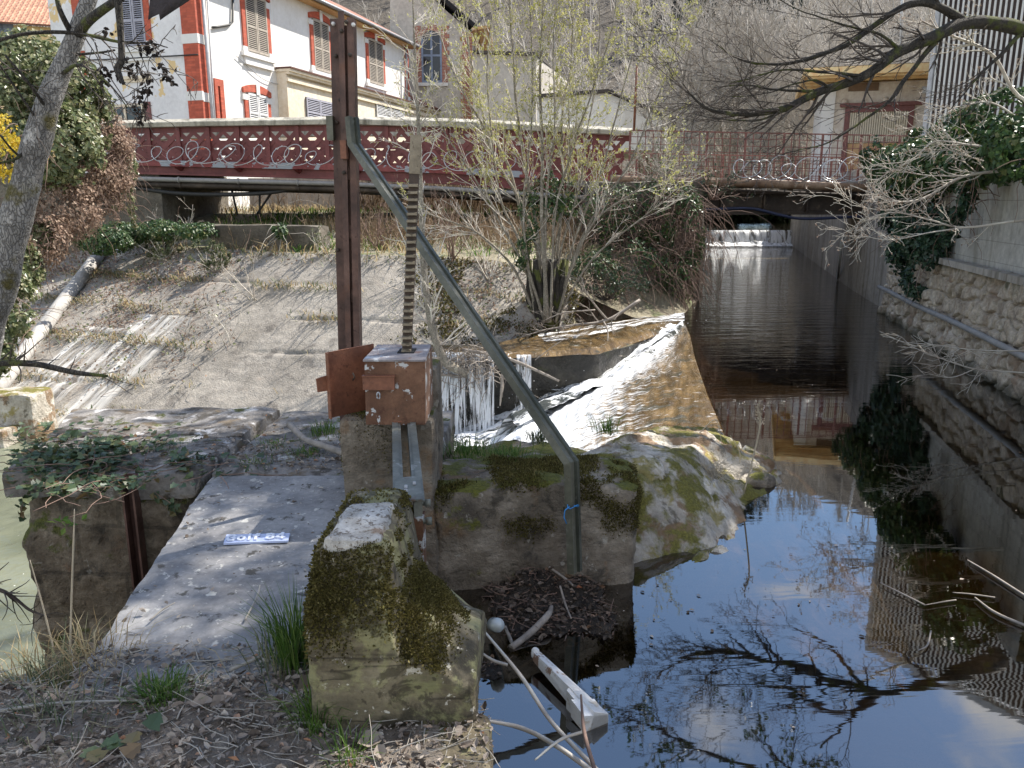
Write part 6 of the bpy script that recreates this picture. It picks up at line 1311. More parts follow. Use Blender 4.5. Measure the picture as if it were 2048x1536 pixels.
# ---- slim sapling by the falls
rg = R_(220); sp_ = thing('slim_sapling', U(925, 745, 11.9), 'slim crooked sapling with bare side twigs, behind the toothed bar', 'tree')
P, Rr = px_branch([(935, 748, 11.9, .065), (890, 722, 11.9, .07), (866, 660, 11.9, .062), (850, 560, 11.95, .052), (843, 430, 12, .042), (839, 300, 12, .032), (834, 180, 12, .024), (828, 60, 12.05, .014), (824, -50, 12.1, .008)], 60)
mb = MB(); mb.tube(P, Rr * (1 + .12 * fbm(P, 8, 2, 3)), 9); mb.build('trunk', M['bark_stem'], sp_)
lv = grow_twigs(rg, [(P, Rr)], [(11, .12, .98, 1.0, .85, .35), (5, .15, 1, .7, .5, .6), (2, .2, 1, .7, .5, .7)], trop=(0, 0, 1), tropw=.05, wob=.12)
mb = MB()
for P_, R2, _ in lv: mb.tubes(P_, np.maximum(R2, .0028), 3, cap=False)
mb.build('twigs', M['twig_pale'], sp_)
mb = MB(); leaf_on(rg, lv[1], 900, .035, .016, mb, .3); mb.build('buds', M['bud'], sp_)

# ---- bare shrubs: one prototype, copies on the embankment and bank
def bare_shrub(name, at, label, h, n, seed, mat, spread=.5, group=None, leaves=None, dens=(5, 4), wob=.1):
    rg = R_(seed); t = thing(name, at, label, 'shrub', group); at = np.array(at)
    d = nrm(rg.normal(0, spread, (n, 3)) * [1, 1, .3] + [0, 0, 1]); P, Rr = run(rg, np.repeat(at[None], n, 0) + rg.normal(0, .05, (n, 3)) * [1, 1, 0], d, h * rg.uniform(.6, 1.1, n), np.full(n, .008 + .004 * h), np.full(n, .003), 8, wob, (0, 0, 1), .03)
    mb = MB(); mb.tubes(P, Rr, 5); mb.build('stems', M[mat], t)
    lv = grow_twigs(rg, [(P[i], Rr[i]) for i in range(n)], [(dens[0], .2, 1, .65, h * .35, .6), (dens[1], .15, 1, .65, .5, .7)], wob=.13)
    mb = MB()
    for a, b, _ in lv: mb.tubes(a, np.maximum(b, .0026), 3, cap=False)
    mb.build('twigs', M[mat], t)
    if leaves: mb = MB(); leaf_on(rg, lv[1], leaves[1], leaves[2], leaves[2] * .5, mb, .1); mb.build('foliage', M[leaves[0]], t)
    return t
bare_shrub('bare_shrub', HIT(372, 492), 'spindly bare shrub with pale twigs at the left top of the embankment', 1.0, 6, 301, 'twig_pale')
bare_shrub('bare_shrub', HIT(455, 690), 'tiny bare shrub rooted in a crack halfway down the embankment', .8, 4, 302, 'twig_pale')
bare_shrub('bare_shrub', HIT(505, 600), 'bare twiggy shrub on the sloping embankment left of the rusty post', .9, 6, 303, 'twig_pale')
bare_shrub('bare_shrub', HIT(760, 500), 'bare reddish shrub just right of the rusty post under the bridge', 1.3, 9, 304, 'twig_brown', .6)
bare_shrub('bare_shrub', HIT(905, 520), 'bare tangled shrub between the toothed bar and the willow', 1.3, 9, 305, 'twig_brown', .7)
bare_shrub('bare_shrub', HIT(975, 560), 'low grey bush leaning left from the foot of the willow', 1.0, 9, 306, 'twig_pale', .9)
bare_shrub('bare_shrub', HIT(640, 510), 'pale feathery weed clump behind the rusty post on the embankment crest', .6, 9, 307, 'twig_pale', .7, leaves=('grass_blue', 500, .04))
bare_shrub('grey_bush', HIT(430, 545), 'grey green feathery bush on the embankment crest', .6, 18, 308, 'twig_pale', .9, leaves=('grass_blue', 2600, .05))
bare_shrub('grey_bush', HIT(330, 520), 'broad grey green weedy bush below the bare shrub on the left', .6, 18, 309, 'twig_pale', 1.0, leaves=('grass_blue', 2400, .05))
bare_shrub('bramble_bush', U(1330, 372, 17.8), 'dense grey bare bush in front of the rusty railings', 1.0, 26, 310, 'twig_grey', .9, dens=(8, 5), leaves=('ivy', 500, .05))
bare_shrub('bramble_bush', U(1425, 400, 17.8), 'arching bare brambles hanging off the bridge pier over the canal', .9, 12, 311, 'twig_brown', 1.3, dens=(6, 4), leaves=('ivy_dark', 400, .06))
bare_shrub('bramble_bush', U(1210, 600, 15.4), 'dark bramble tangle between the willow and the bridge pier', 1.0, 22, 312, 'twig_dark', 1.1, dens=(6, 4), leaves=('ivy_dark', 900, .06))
# strands trailing from the pier into the canal
rg = R_(313); n = 26; p = np.stack([U(a, b, 17.3) for a, b in zip(rg.uniform(1360, 1450, n), rg.uniform(395, 470, n))]); P, Rr = run(rg, p, nrm(rg.normal(0, .4, (n, 3)) + [.2, 0, -.6]), rg.uniform(.6, 2.2, n), np.full(n, .007), np.full(n, .003), 9, .08, (0, 0, -1), .22)
mb = MB(); mb.tubes(P, Rr, 4); mb.build('trailing_brambles', M['twig_brown'], cat='bramble', label='thin bramble strands trailing from the bridge pier towards the canal water', kind='stuff')

# ---- driftwood and fallen branches about the falls
rg = R_(230); fbm_ = fbm
main = [px_branch([(1280, 600, 13.9, .03), (1215, 640, 13.7, .028), (1150, 650, 13.5, .022), (1090, 660, 13.4, .014), (1040, 675, 13.3, .006)]), px_branch([(1215, 640, 13.7, .022), (1190, 610, 13.6, .018), (1170, 580, 13.5, .01), (1165, 555, 13.5, .004)]), px_branch([(1205, 640, 13.7, .018), (1215, 660, 13.4, .013), (1215, 695, 13.1, .007)]), px_branch([(1190, 620, 13.65, .015), (1130, 625, 13.5, .011), (1090, 640, 13.4, .006)])]
fbt = thing('fallen_branch', main[0][0][0], 'whitened fallen branch sprawling over the ledge below the bramble tangle', 'branch'); mb = MB()
for P, Rr in main: mb.tube(P, Rr, 6)
lv = grow_twigs(rg, main, [(8, .15, 1, .8, .5, .5), (4, .2, 1, .7, .5, .65)], wob=.16, trop=(0, 0, 1), tropw=.04)
mb.build('limb', M['driftwood'], fbt); mb = MB()
for a, b, _ in lv: mb.tubes(a, np.maximum(b, .003), 3, cap=False)
mb.build('twigs', M['driftwood'], fbt)
for sp2, lb in (([(925, 700, 12.15, .03), (1000, 712, 12.05, .028), (1060, 735, 11.95, .024), (1118, 762, 11.9, .018)], 'yellowish drift log jammed across the lip of the falls'), ([(1005, 745, 11.9, .016), (1003, 780, 11.85, .022), (1000, 812, 11.85, .01)], 'short broken stick hanging upright below the drift log'), ([(870, 752, 12.0, .02), (900, 750, 12, .018), (960, 758, 12, .012)], 'pale stick wedged above the left waterfall'), ([(1070, 720, 12.05, .007), (1110, 690, 12.1, .006), (1140, 672, 12.1, .004)], 'thin twig leaning on the wet ledge wall')):
    P, Rr = px_branch(sp2); mb = MB(); mb.tube(P, Rr * (1 + .2 * fbm(P, 9, 2, 2)), 8); mb.build('drift_log', M['driftwood'], cat='driftwood', label=lb)
rg = R_(231); n = 160; p = np.stack([U(a, b, 12.0) for a, b in zip(rg.normal(935, 38, n), rg.normal(728, 20, n))]); P, Rr = run(rg, p, rg.normal(0, 1, (n, 3)) + [0, -.3, -.2], rg.uniform(.15, .7, n), np.full(n, .008), np.full(n, .003), 7, .2, (0, 0, -1), .08)
mb = MB(); mb.tubes(P, Rr, 4); mb.build('drift_tangle', M['driftwood'], cat='driftwood', label='tangle of pale twigs caught on the lip of the left waterfall', kind='stuff')

# ---- right bank: overhanging tree with dark mossy limbs
rg = R_(240); ot = thing('overhanging_tree', (8.3, 10.2, 2.4), 'dark mossy limbs of a bare tree reaching in over the canal from the top right', 'tree')
mb = MB(); mb.tube([(8.4, 10.4, 1.8), (8.2, 10.2, 3.4), (7.9, 10.0, 4.6), (7.7, 10.0, 6.2), (7.4, 10.2, 8.5), (7.0, 10.4, 11)], [.3, .25, .22, .18, .12, .06], 14); mb.build('trunk', M['bark_moss'], ot)
Lm = [[(2190, 90, 9.8, .14), (2048, 58, 9.4, .075), (1940, 44, 9.2, .07), (1860, 78, 9.0, .062), (1795, 105, 8.9, .055), (1730, 152, 8.8, .048), (1640, 183, 8.7, .042), (1570, 217, 8.6, .036), (1480, 228, 8.5, .026), (1405, 212, 8.4, .016), (1365, 165, 8.4, .006)],
      [(1935, 46, 9.2, .05), (1880, 14, 9.1, .042), (1825, 6, 9.0, .038), (1765, 38, 8.9, .03), (1705, 82, 8.8, .025), (1640, 110, 8.7, .02), (1560, 128, 8.6, .014), (1480, 118, 8.5, .009), (1420, 80, 8.4, .004)],
      [(1890, 62, 9.1, .035), (1850, 110, 9.0, .026), (1805, 165, 8.9, .022), (1785, 195, 8.85, .018), (1740, 232, 8.8, .014), (1680, 272, 8.7, .01), (1640, 290, 8.6, .008), (1560, 310, 8.5, .004)],
      [(1730, 152, 8.8, .02), (1650, 145, 8.6, .015), (1560, 140, 8.5, .01), (1470, 165, 8.4, .006), (1400, 160, 8.4, .003)], [(1640, 183, 8.7, .018), (1560, 180, 8.6, .012), (1490, 170, 8.5, .008), (1430, 175, 8.5, .004)], [(1800, 100, 8.9, .02), (1760, 70, 8.8, .014), (1690, 50, 8.7, .01), (1600, 20, 8.6, .006), (1540, -10, 8.5, .004)],
      [(1570, 217, 8.6, .014), (1520, 240, 8.5, .01), (1450, 238, 8.4, .006), (1390, 230, 8.4, .003)], [(1880, 14, 9.1, .03), (1850, -30, 9, .02), (1800, -80, 8.8, .012)], [(2048, 58, 9.4, .03), (2000, 110, 9.2, .02), (1960, 150, 9.1, .012), (1900, 220, 9, .005)], [(1660, 176, 8.7, .014), (1620, 160, 8.5, .01), (1540, 185, 8.5, .006), (1460, 195, 8.4, .003)]]
limbs = [px_branch(s, 40) for s in Lm]
for P, Rr in limbs:
    mb = MB(); mb.tube(P + .012 * np.stack([fbm(P, 5, 2, 1), fbm(P, 5, 2, 2), fbm(P, 5, 2, 3)], 1), Rr * (1 + .12 * fbm(P, 7, 2, 4)), 9); mb.build('limb', M['bark_moss'], ot)
lv = grow_twigs(rg, limbs, [(5.5, .25, 1, .6, .75, .45), (4, .15, 1, .6, .6, .6), (2, .2, 1, .6, .55, .7)], wob=.1, trop=(-.7, -.1, .35), tropw=.07)
mb = MB()
for a, b, _ in lv: mb.tubes(a, np.maximum(b, .0022), 3, cap=False)
mb.build('twigs', M['twig_dark'], ot)
# crown above the frame: throws the dappled shade and shows in the water
cr = []
for k in range(15):
    a = rg.uniform(0, 1); z = rg.uniform(5.5, 9.5); p = np.array([7.7 - .1 * (z - 5), 10.0, z]); q = np.array([rg.uniform(1.2, 6.5), rg.uniform(7.5, 14.5), z + rg.uniform(-.6, 3.2)])
    m_ = (p + q) / 2 + rg.normal(0, .35, 3) + [0, 0, .6]; cr.append(poly_branch([p, m_, q], [.09, .05, .012], 24))
mb = MB()
for P, Rr in cr: mb.tube(P, Rr, 7)
mb.build('upper_limbs', M['bark_moss'], ot)
for k in range(22):  # extra growth added out of view to deepen the shade on the slab
    p = np.array([7.6, 10.0, rg.uniform(5.5, 8.5)]); q = np.array([rg.uniform(2.6, 5.6), rg.uniform(5.6, 9.2), rg.uniform(6.6, 9.6)]); cr.append(poly_branch([p, (p + q) / 2 + rg.normal(0, .3, 3) + [0, 0, .4], q], [.07, .045, .012], 24))
lv = grow_twigs(rg, cr, [(4.5, .2, 1, .6, 1.2, .5), (5, .15, 1, .65, .55, .6), (3, .2, 1, .6, .55, .7)], wob=.1)
mb = MB()
for a, b, _ in lv: mb.tubes(a, np.maximum(b, .004), 3, cap=False)
mb.build('upper_twigs', M['twig_dark'], ot)
mb = MB(); leaf_on(rg, lv[1], 14000, .11, .07, mb, .1); mb.build('upper_leaves', M['ivy'], ot)
# second bank tree nearer the camera, only mirrored in the water
rg = R_(241)
for j, (tx, ty, hh) in enumerate(((7.6, 6.4, 11), (8.2, 4.2, 10))):
    t2 = thing('bank_tree', (tx, ty, .4), ('ivy clad bare tree on the right bank, mirrored in the dark water' if j == 0 else 'tall bare tree on the near right bank, mirrored at the bottom corner'), 'tree')
    mb = MB(); tp_ = poly_branch([(tx, ty, .2), (tx - .1, ty + .1, 4.5), (tx - .5, ty, 7), (tx - .6, ty + .3, hh)], [.24, .19, .13, .05], 24); mb.tube(*tp_, 12)
    cr = []
    for k in range(11):
        z = rg.uniform(3.6, hh - .5); p = np.array([tx - .12 * (z - 3), ty, z]); a = rg.uniform(0, 2 * PI); L = rg.uniform(2.0, 4.2); q = p + np.array([math.cos(a) * L - .8, math.sin(a) * L, rg.uniform(.4, 2.2)]); cr.append(poly_branch([p, (p + q) / 2 + rg.normal(0, .3, 3), q], [.07, .04, .01], 20)); mb.tube(*cr[-1], 6)
    mb.build('trunk', M['bark_moss'], t2)
    lv = grow_twigs(rg, cr, [(3.5, .2, 1, .6, 1.1, .5), (4, .15, 1, .65, .55, .6)], wob=.1); mb = MB()
    for a, b, _ in lv: mb.tubes(a, np.maximum(b, .004), 3, cap=False)
    mb.build('twigs', M['twig_dark'], t2)
    mb = MB(); leaf_mass(mb, rg, [(tx, ty, z, .55, .55, .8) for z in (3.5, 4.7, 5.9)] + [(tx - 1.5, ty + .6, 6.6, .8, .7, .5)], 3500, .11, .1, 1, 5); mb.build('ivy', M['ivy_dark'], t2)

# ---- pale hazel twigs reaching in low from the right edge
rg = R_(250); hz = thing('hazel_bush', (7.2, 9.0, 2.4), 'pale leafless hazel twigs reaching across the right canal wall', 'shrub')
Hs = [[(2200, 380, 9.4, .03), (2048, 345, 9.3, .02), (1930, 352, 9.2, .016), (1850, 395, 9.1, .012), (1790, 402, 9.0, .009), (1700, 370, 9.0, .004)], [(2200, 300, 9.6, .03), (2048, 302, 9.5, .017), (1940, 290, 9.4, .012), (1870, 283, 9.3, .009), (1820, 320, 9.2, .006), (1740, 330, 9.2, .003)], [(2200, 430, 9.2, .024), (2048, 440, 9.1, .016), (1930, 455, 9.0, .013), (1860, 440, 8.9, .01), (1790, 425, 8.9, .007), (1720, 440, 8.8, .003)],
      [(1930, 455, 9.0, .01), (1860, 465, 8.9, .008), (1780, 480, 8.8, .006), (1720, 470, 8.8, .003)], [(2048, 345, 9.3, .012), (1960, 320, 9.2, .008), (1900, 300, 9.1, .006), (1860, 270, 9.1, .003)], [(1870, 283, 9.3, .006), (1850, 262, 9.2, .004), (1835, 250, 9.2, .002)], [(1850, 395, 9.1, .008), (1780, 420, 9.0, .006), (1700, 410, 9.0, .003)], [(1940, 352, 9.2, .008), (1850, 350, 9.1, .006), (1770, 335, 9.0, .003)], [(2200, 230, 9.8, .03), (2048, 200, 9.7, .02), (1985, 110, 9.6, .018), (1900, 70, 9.5, .014), (1840, 40, 9.4, .008)], [(2048, 245, 9.7, .014), (1980, 205, 9.6, .01), (1900, 215, 9.5, .006), (1830, 200, 9.4, .003)]]
hb = [px_branch(s, 26) for s in Hs]; mb = MB()
for P, Rr in hb: mb.tube(P, Rr, 6)
mb.build('stems', M['twig_pale'], hz)
lv = grow_twigs(rg, hb, [(6.5, .3, 1, .6, .5, .6), (4, .15, 1, .65, .6, .65), (2, .2, 1, .7, .5, .7)], wob=.16, trop=(-.5, -.2, .1), tropw=.06)
mb = MB()
for a, b, _ in lv: mb.tubes(a, np.maximum(b, .0022), 3, cap=False)
mb.build('twigs', M['twig_pale'], hz)
mb = MB(); leaf_on(rg, lv[2], 1100, .03, .014, mb, .6, droop=.4); mb.build('catkins', M['creeper_dry'], hz)
rg = R_(251); lh = [px_branch(s, 20) for s in ([(2150, 755, 8.2, .012), (2048, 746, 8.0, .009), (1950, 738, 7.9, .007), (1880, 716, 7.8, .005), (1815, 690, 7.8, .002)], [(2150, 700, 8.4, .012), (2048, 702, 8.2, .008), (1950, 700, 8.1, .006), (1870, 690, 8.0, .004), (1805, 684, 8.0, .002)], [(1950, 738, 7.9, .005), (1900, 755, 7.8, .004), (1840, 742, 7.7, .002)])]
mb = MB()
for P, Rr in lh: mb.tube(P, Rr, 5)
lv = grow_twigs(rg, lh, [(6, .3, 1, .5, .4, .6), (3, .2, 1, .6, .6, .7)], wob=.12, trop=(-.6, 0, 0), tropw=.06)
for a, b, _ in lv: mb.tubes(a, np.maximum(b, .002), 3, cap=False)
mb.build('low_hanging_twigs', M['twig_pale'], cat='twig', label='thin grey twigs hanging low over the dark canal at the right edge')
# ------------------------------------------------------------------ wooded slope behind everything
rg = R_(400)
n = 1500; az = rg.uniform(rad(-50), rad(48), n); r = 58 + 190 * rg.uniform(0, 1, n) ** 1.25; x, y = r * np.sin(az), r * np.cos(az)
kp = ~((np.tan(az) > .19) & (np.tan(az) < .32) & (r > 100)); x, y, r, az = x[kp], y[kp], r[kp], az[kp]; n = len(x)
p = XYZ(x, y, hill_z(x, y) - .3); h = rg.uniform(5, 10, n)
P, Rr = run(rg, p, rg.normal(0, .1, (n, 3)) + [0, 0, 1], h, .02 * h, .006 * h, 5, .07, (0, 0, 1), .03)
p2, d2, l2, r2 = kids(rg, P, Rr, h, 8, .25, .95, .6, .5); P2, R2 = run(rg, p2, d2, l2, r2 * .55 + .01, r2 * .2 + .01, 4, .1, (0, 0, 1), .1)
p3, d3, l3, r3 = kids(rg, P2, R2, l2, 5, .2, 1, .6, .55); P3, R3 = run(rg, p3, d3, l3, r3 * .6 + .008, r3 * .3 + .008, 3, .1, (0, 0, 1), .1)
mb = MB(); mb.tubes(P, Rr, 4, cap=False); mb.tubes(P2, R2, 3, cap=False); mb.tubes(P3, R3, 3, cap=False); mb.build('hillside_wood', M['twig_hill'], kind='stuff')
n = 150; px = rg.uniform(1320, 1540, n); rr_ = rg.uniform(125, 230, n); X = (px - 1024) / FPX * rr_ * .97; Y = rr_ * .97; bl = [(a, b_, float(hill_z(a, b_)) + 5, 3.2, 3.2, 7) for a, b_ in zip(X, Y)]
mb = MB(); leaf_mass(mb, rg, bl, 16000, 1.5, .8, 0, 3, -.6); mb.build('conifer_wood', M['conifer'], kind='stuff')

# bare trees between the sheds, the bridge and the hill: three grown, the rest copies
def bare_tree(at, label, seed, h, group):
    rg = R_(seed); t = thing('bare_tree', at, label, 'tree', group); at = np.array(at, float)
    k = 4; P, Rr = run(rg, np.repeat(at[None], k, 0) + rg.normal(0, .15, (k, 3)) * [1, 1, 0], rg.normal(0, .22, (k, 3)) + [0, 0, 1], h * rg.uniform(.7, 1.05, k), np.full(k, .011 * h), np.full(k, .003 * h), 10, .06, (0, 0, 1), .03)
    mb = MB(); mb.tubes(P, Rr, 7); mb.build('trunk', M['twig_grey'], t)
    lv = grow_twigs(rg, [(P[i], Rr[i]) for i in range(k)], [(3.2, .15, 1, .6, h * .28, .5), (7, .12, 1, .6, .5, .6), (4, .2, 1, .6, .5, .8)], wob=.1, trop=(0, 0, 1), tropw=.08)
    mb = MB()
    for a, b, _ in lv: mb.tubes(a, np.maximum(b, .009), 3, cap=False)
    mb.build('crown', M['twig_hill'], t); return t
GRP = 'pale bare trees on the slope behind the bridges'; LB = 'pale bare many stemmed tree on the slope behind the bridges'
protos = [bare_tree(U(1330, 300, 34) * [1, 1, 0] + [0, 0, 2], LB, 401, 7.5, GRP), bare_tree(U(1480, 300, 40) * [1, 1, 0] + [0, 0, 2.2], LB, 402, 9, GRP), bare_tree(U(1590, 290, 33) * [1, 1, 0] + [0, 0, 2.2], LB, 403, 6.5, GRP)]
spots = [(1290, 44), (1360, 46), (1400, 37), (1430, 52), (1540, 46), (1570, 39), (1620, 48), (1640, 40), (1500, 58), (1350, 60), (1450, 44), (1420, 64), (1560, 62), (1640, 56), (1700, 44), (1760, 48), (1690, 62), (1820, 52), (1240, 56), (1160, 60), (1080, 58), (1000, 60), (1380, 31.5), (1530, 31), (1300, 52), (1780, 38), (1460, 34), (1620, 31), (1480, 49), (1600, 53), (90, 62), (30, 66), (140, 58)]
for i, (px, Y) in enumerate(spots):
    q = U(px, 300, Y); z = max(2.0, float(hill_z(q[0], Y)) - .4) if Y > 52 else 2.0
    copy_thing(protos[i % 3], (q[0], Y, z), rg.uniform(0, 6.3), rg.uniform(.75, 1.2))

# ------------------------------------------------------------------ dry growth under and beyond the red bridge
rg = R_(410); mb = MB(); C = []
for k in range(4600):
    px = rg.uniform(720, 1175) if rg.random() < .93 else rg.uniform(420, 720); Y = rg.uniform(16.4, 19) if rg.random() < .25 else rg.uniform(22.5, 30); x = (px - 1024) / FPX * Y; z = DOWN(x, Y, (berm,))
    if z is not None and z > -.2: C.append((x, Y, z - .03))
C = np.array(C); n = len(C); ht = rg.uniform(.3, 1.0, n) * np.where(C[:, 1] > 19, 1.2, .7)
P, Rr = run(rg, C, rg.normal(0, .28, (n, 3)) + [0, 0, 1], ht, np.full(n, .008), np.full(n, .004), 4, .12, (0, 0, 1), .0); mb.tubes(P, Rr, 3, cap=False)
p2, d2, l2, r2 = kids(rg, P, Rr, ht, 2, .3, 1, .7, .5); P2, R2 = run(rg, p2, d2, l2, np.full(len(p2), .005), np.full(len(p2), .003), 3, .15, (0, 0, 1), .0); mb.tubes(P2, R2, 3, cap=False)
mb.build('dry_brush', M['brush_dry'], kind='stuff')
mb = MB(); C = []
for k in range(9000):
    px = rg.uniform(440, 1180); Y = rg.uniform(15.6, 29); x = (px - 1024) / FPX * Y
    if 520 < px < 700 or rg.random() < .42:
        z = DOWN(x, Y, (berm,))
        if z is not None and z > 0: C.append((x, Y, z - .02))
C = np.array(C); n = len(C); g = vnoise(C, .7, 4) > -.1
mb.blades(C[g], rg.normal(0, 1, (g.sum(), 3)) * [1, 1, 0], rg.uniform(.12, .3, g.sum()), .014, .8, 0); mb.blades(C[~g], rg.normal(0, 1, ((~g).sum(), 3)) * [1, 1, 0], rg.uniform(.15, .4, (~g).sum()), .013, .8, 1); mb.build('yard_grass', [M['grass'], M['grass_dry']], kind='stuff')

# growth on the embankment: weeds in the cracks, dry creeper on its left part and right end
rg = R_(420); fc, fn, fa_ = faces_of(revet); crest = np.array([np.interp(c[0], T_[:, 0], T_[:, 2]) for c in fc])
hrel = (fc[:, 2] + 2.1) / (crest + 2.1 + .01)
def pick(w, n): w = np.maximum(w, 0) * fa_; return rg.choice(len(fc), n, p=w / w.sum())
crack = sum(np.exp(-((hrel - (1 - lv_ - .02)) / .02) ** 2) for lv_ in (.2, .37, .55, .74, .9)) * smooth(-.25, .2, fbm(fc, .9, 3, 5)) + .6 * np.exp(-((hrel - 1) / .05) ** 2)
i = pick(crack * (fc[:, 2] > -1.9), 10500); C = fc[i] + rg.normal(0, .03, (len(i), 3)); n = len(C); half = rg.random(n) < .55
mb = MB(); mb.blades(C[half], rg.normal(0, 1, (half.sum(), 3)) * [1, 1, 0] + [-.2, -.5, 0], rg.uniform(.05, .2, half.sum()), .009, 1.0, 0); mb.blades(C[~half], rg.normal(0, 1, ((~half).sum(), 3)) * [1, 1, 0] + [-.2, -.5, 0], rg.uniform(.06, .22, (~half).sum()), .009, 1.1, 1)
mb.build('crack_weeds', [M['grass_blue'], M['grass_dry']], kind='stuff')
left = smooth(-4.6, -7.2, fc[:, 0] + .6 * fbm(fc, .8, 3, 7)) * smooth(.1, .5, hrel) + .9 * smooth(-2.0, -.4, fc[:, 0]) * smooth(.1, .3, hrel) + .12 * smooth(.8, .97, hrel)
left = left * (.25 + smooth(-.2, .2, fbm(fc, 1.4, 4, 9)))
i = pick(left, 3600); n = len(i); N = fn[i] * np.sign(fn[i][:, 2:3] + 1e-6); D = rg.normal(0, 1, (n, 3)) + [0, 0, -.6]; D = D - N * np.sum(D * N, -1, keepdims=True) * .75
P, Rr = run(rg, fc[i] + N * .02, D, rg.uniform(.15, .7, n), np.full(n, .0055), np.full(n, .0025), 6, .2, (0, 0, -1), .02)
mb = MB(); mb.tubes(P, Rr, 3, cap=False); mb.build('creeper_stems', M['twig_brown'], kind='stuff')
i = pick(left, 9000); n = len(i); N = fn[i] * np.sign(fn[i][:, 2:3] + 1e-6); C = fc[i] + N * rg.uniform(.0, .09, n)[:, None] + rg.normal(0, .03, (n, 3))
mb = MB(); g = rg.random(n) < .72; D = rg.normal(0, 1, (n, 3)); mb.leaves(C[g], D[g], nrm(N + rg.normal(0, .6, N.shape))[g], .055 * rg.uniform(.5, 1.3, g.sum()), .035, .4, 0, 2); mb.leaves(C[~g], D[~g], nrm(N + rg.normal(0, .4, N.shape))[~g], .055, .05, .2, 1, 1); mb.build('creeper_leaves', [M['creeper_dry'], M['ivy_pale']], kind='stuff')
i = pick(smooth(-2.3, -1.0, fc[:, 0]) * smooth(.35, .6, hrel) * smooth(-.05, .15, fbm(fc, 1.6, 3, 19)), 6000); N = fn[i] * np.sign(fn[i][:, 2:3] + 1e-6)
moss_mesh(fc[i] + rg.normal(0, .02, (len(i), 3)), N, rg, .05, .03).build('embankment_moss', M['moss'], kind='stuff')
# pale pipe down the bank, blocks at its foot
mb = MB(); a, b = HIT(205, 515, (revet,), .16), HIT(30, 752, (revet,), .16); mb.tube([a + (b - a) * t for t in np.linspace(-.12, 1.2, 12)], np.full(12, .135), 20); mb.build('concrete_pipe', M['concrete_pipe'], cat='pipe', label='pale round concrete pipe slanting down the left embankment')
mb = MB(); q = UZ(25, 810, -1.5); rough_block(mb, [q[:2] + np.array(d) for d in ((-.9, -.25), (.42, -.2), (.45, .4), (-.9, .4))], -2.2, -1.3, .06, .05, 2, .06, 81); mb.build('stone_block', M['rock'], cat='stone', label='pale stone block at the river edge under the slanting pipe')
mb = MB(); q = UZ(0, 860, -1.8); rough_block(mb, [q[:2] + np.array(d) for d in ((-.9, -.3), (.2, -.3), (.25, .3), (-.9, .3))], -2.3, -1.75, .06, .05, 2, .06, 82); mb.build('stone_block', M['rock'], cat='stone', label='lower mossy stone at the green river edge, far left')
mb = MB(); lump(mb, HIT(240, 512, up=.05), (.13, .1, .13), 8, .4, 12); mb.build('pale_rubbish', M['trim_white'], cat='litter', label='scrap of whitish plastic sheet lying at the top left of the embankment')

# ------------------------------------------------------------------ foreground litter, grass, ivy
rg = R_(430); TOPS = (ground, slab, pc1, pc2, pc3, foot)
def on_top(x, y, objs=TOPS): return DOWN(x, y, objs)
def scatter_xy(n, f):
    out = []
    for k in range(n):
        x, y = f(); z = on_top(x, y)
        if z is not None and z > -.2: out.append((x, y, z))
    return np.array(out)
a = scatter_xy(7500, lambda: (rg.uniform(-2.4, -.02), 2.42 - abs(rg.normal(0, .55))))
b = scatter_xy(420, lambda: (rg.uniform(-1.6, -.65), rg.uniform(2.38, 2.62)))
c = scatter_xy(1500, lambda: (rg.normal(-1.45, .5), rg.normal(4.85, .28)))
c = c[c[:, 1] > 4.5]
d = scatter_xy(110, lambda: (rg.uniform(-1.7, -.8), rg.uniform(2.6, 4.4)))
C = np.concatenate([a, b, c, d]); n = len(C); big = rg.random(n) ** 3
L = .009 + .034 * big; mb = MB(); N = nrm(rg.normal(0, .45, (n, 3)) + [0, 0, 1]); D = rg.normal(0, 1, (n, 3)) * [1, 1, .15]
mb.leaves(C + np.c_[np.zeros((n, 2)), .004 + .012 * rg.random(n)], D, N, L, L * rg.uniform(.35, .65, n), rg.uniform(.1, .5, n)[:, None], 0, 2)
m = 900; tw = scatter_xy(m, lambda: (rg.uniform(-2.3, -.02), 2.55 - abs(rg.normal(0, .5)))); m = len(tw)
P, Rr = run(rg, tw + [0, 0, .012], rg.normal(0, 1, (m, 3)) * [1, .7, .06], .03 + .2 * rg.random(m) ** 2, .0012 + .002 * rg.random(m), np.full(m, .001), 5, .14, (0, 0, -1), .01); P[..., 2] = np.maximum(P[..., 2], tw[:, None, 2] + .003)
mb.tubes(P, Rr, 4, 1); mb.build('leaf_litter', [M['litter'], M['twig_grey']], kind='stuff')
for px, py, L, lb in ((1060, 0, 0, ''), (380, 1412, .085, 'large pale curled dead leaf beside the green grass tuft'), (420, 1418, .075, 'dead leaf lying just right of the grass tuft'), (595, 1385, .1, 'big crumpled brown leaf at the foot of the tall grass'), (560, 1400, .07, 'rolled brown leaf left of the crumpled one'), (75, 1510, .08, 'grey curled leaf at the bottom left corner'), (770, 1480, .085, 'brown maple like leaf on the concrete footing'), (765, 1530, .06, 'tan leaf at the bottom edge below the mossy block'), (235, 1338, .045, 'orange tan leaf on the twigs at the slab end'), (275, 1353, .04, 'small orange leaf near the slab end'), (415, 1388, .035, 'rust orange leaf above the dead leaves')):
    if not L: continue
    q = UZ(px, py, .02); z = on_top(q[0], q[1]) or 0; mb = MB(); mb.leaves(np.array([[q[0], q[1], z + .012]]), np.array([rg.normal(0, 1, 3) * [1, 1, .05]]), np.array([[rg.normal(0, .25), -.2, 1]]), L, L * .7, np.array([[.28]]), 0, 2)
    mb.build('dead_leaf', M['litter'], cat='leaf', label=lb)
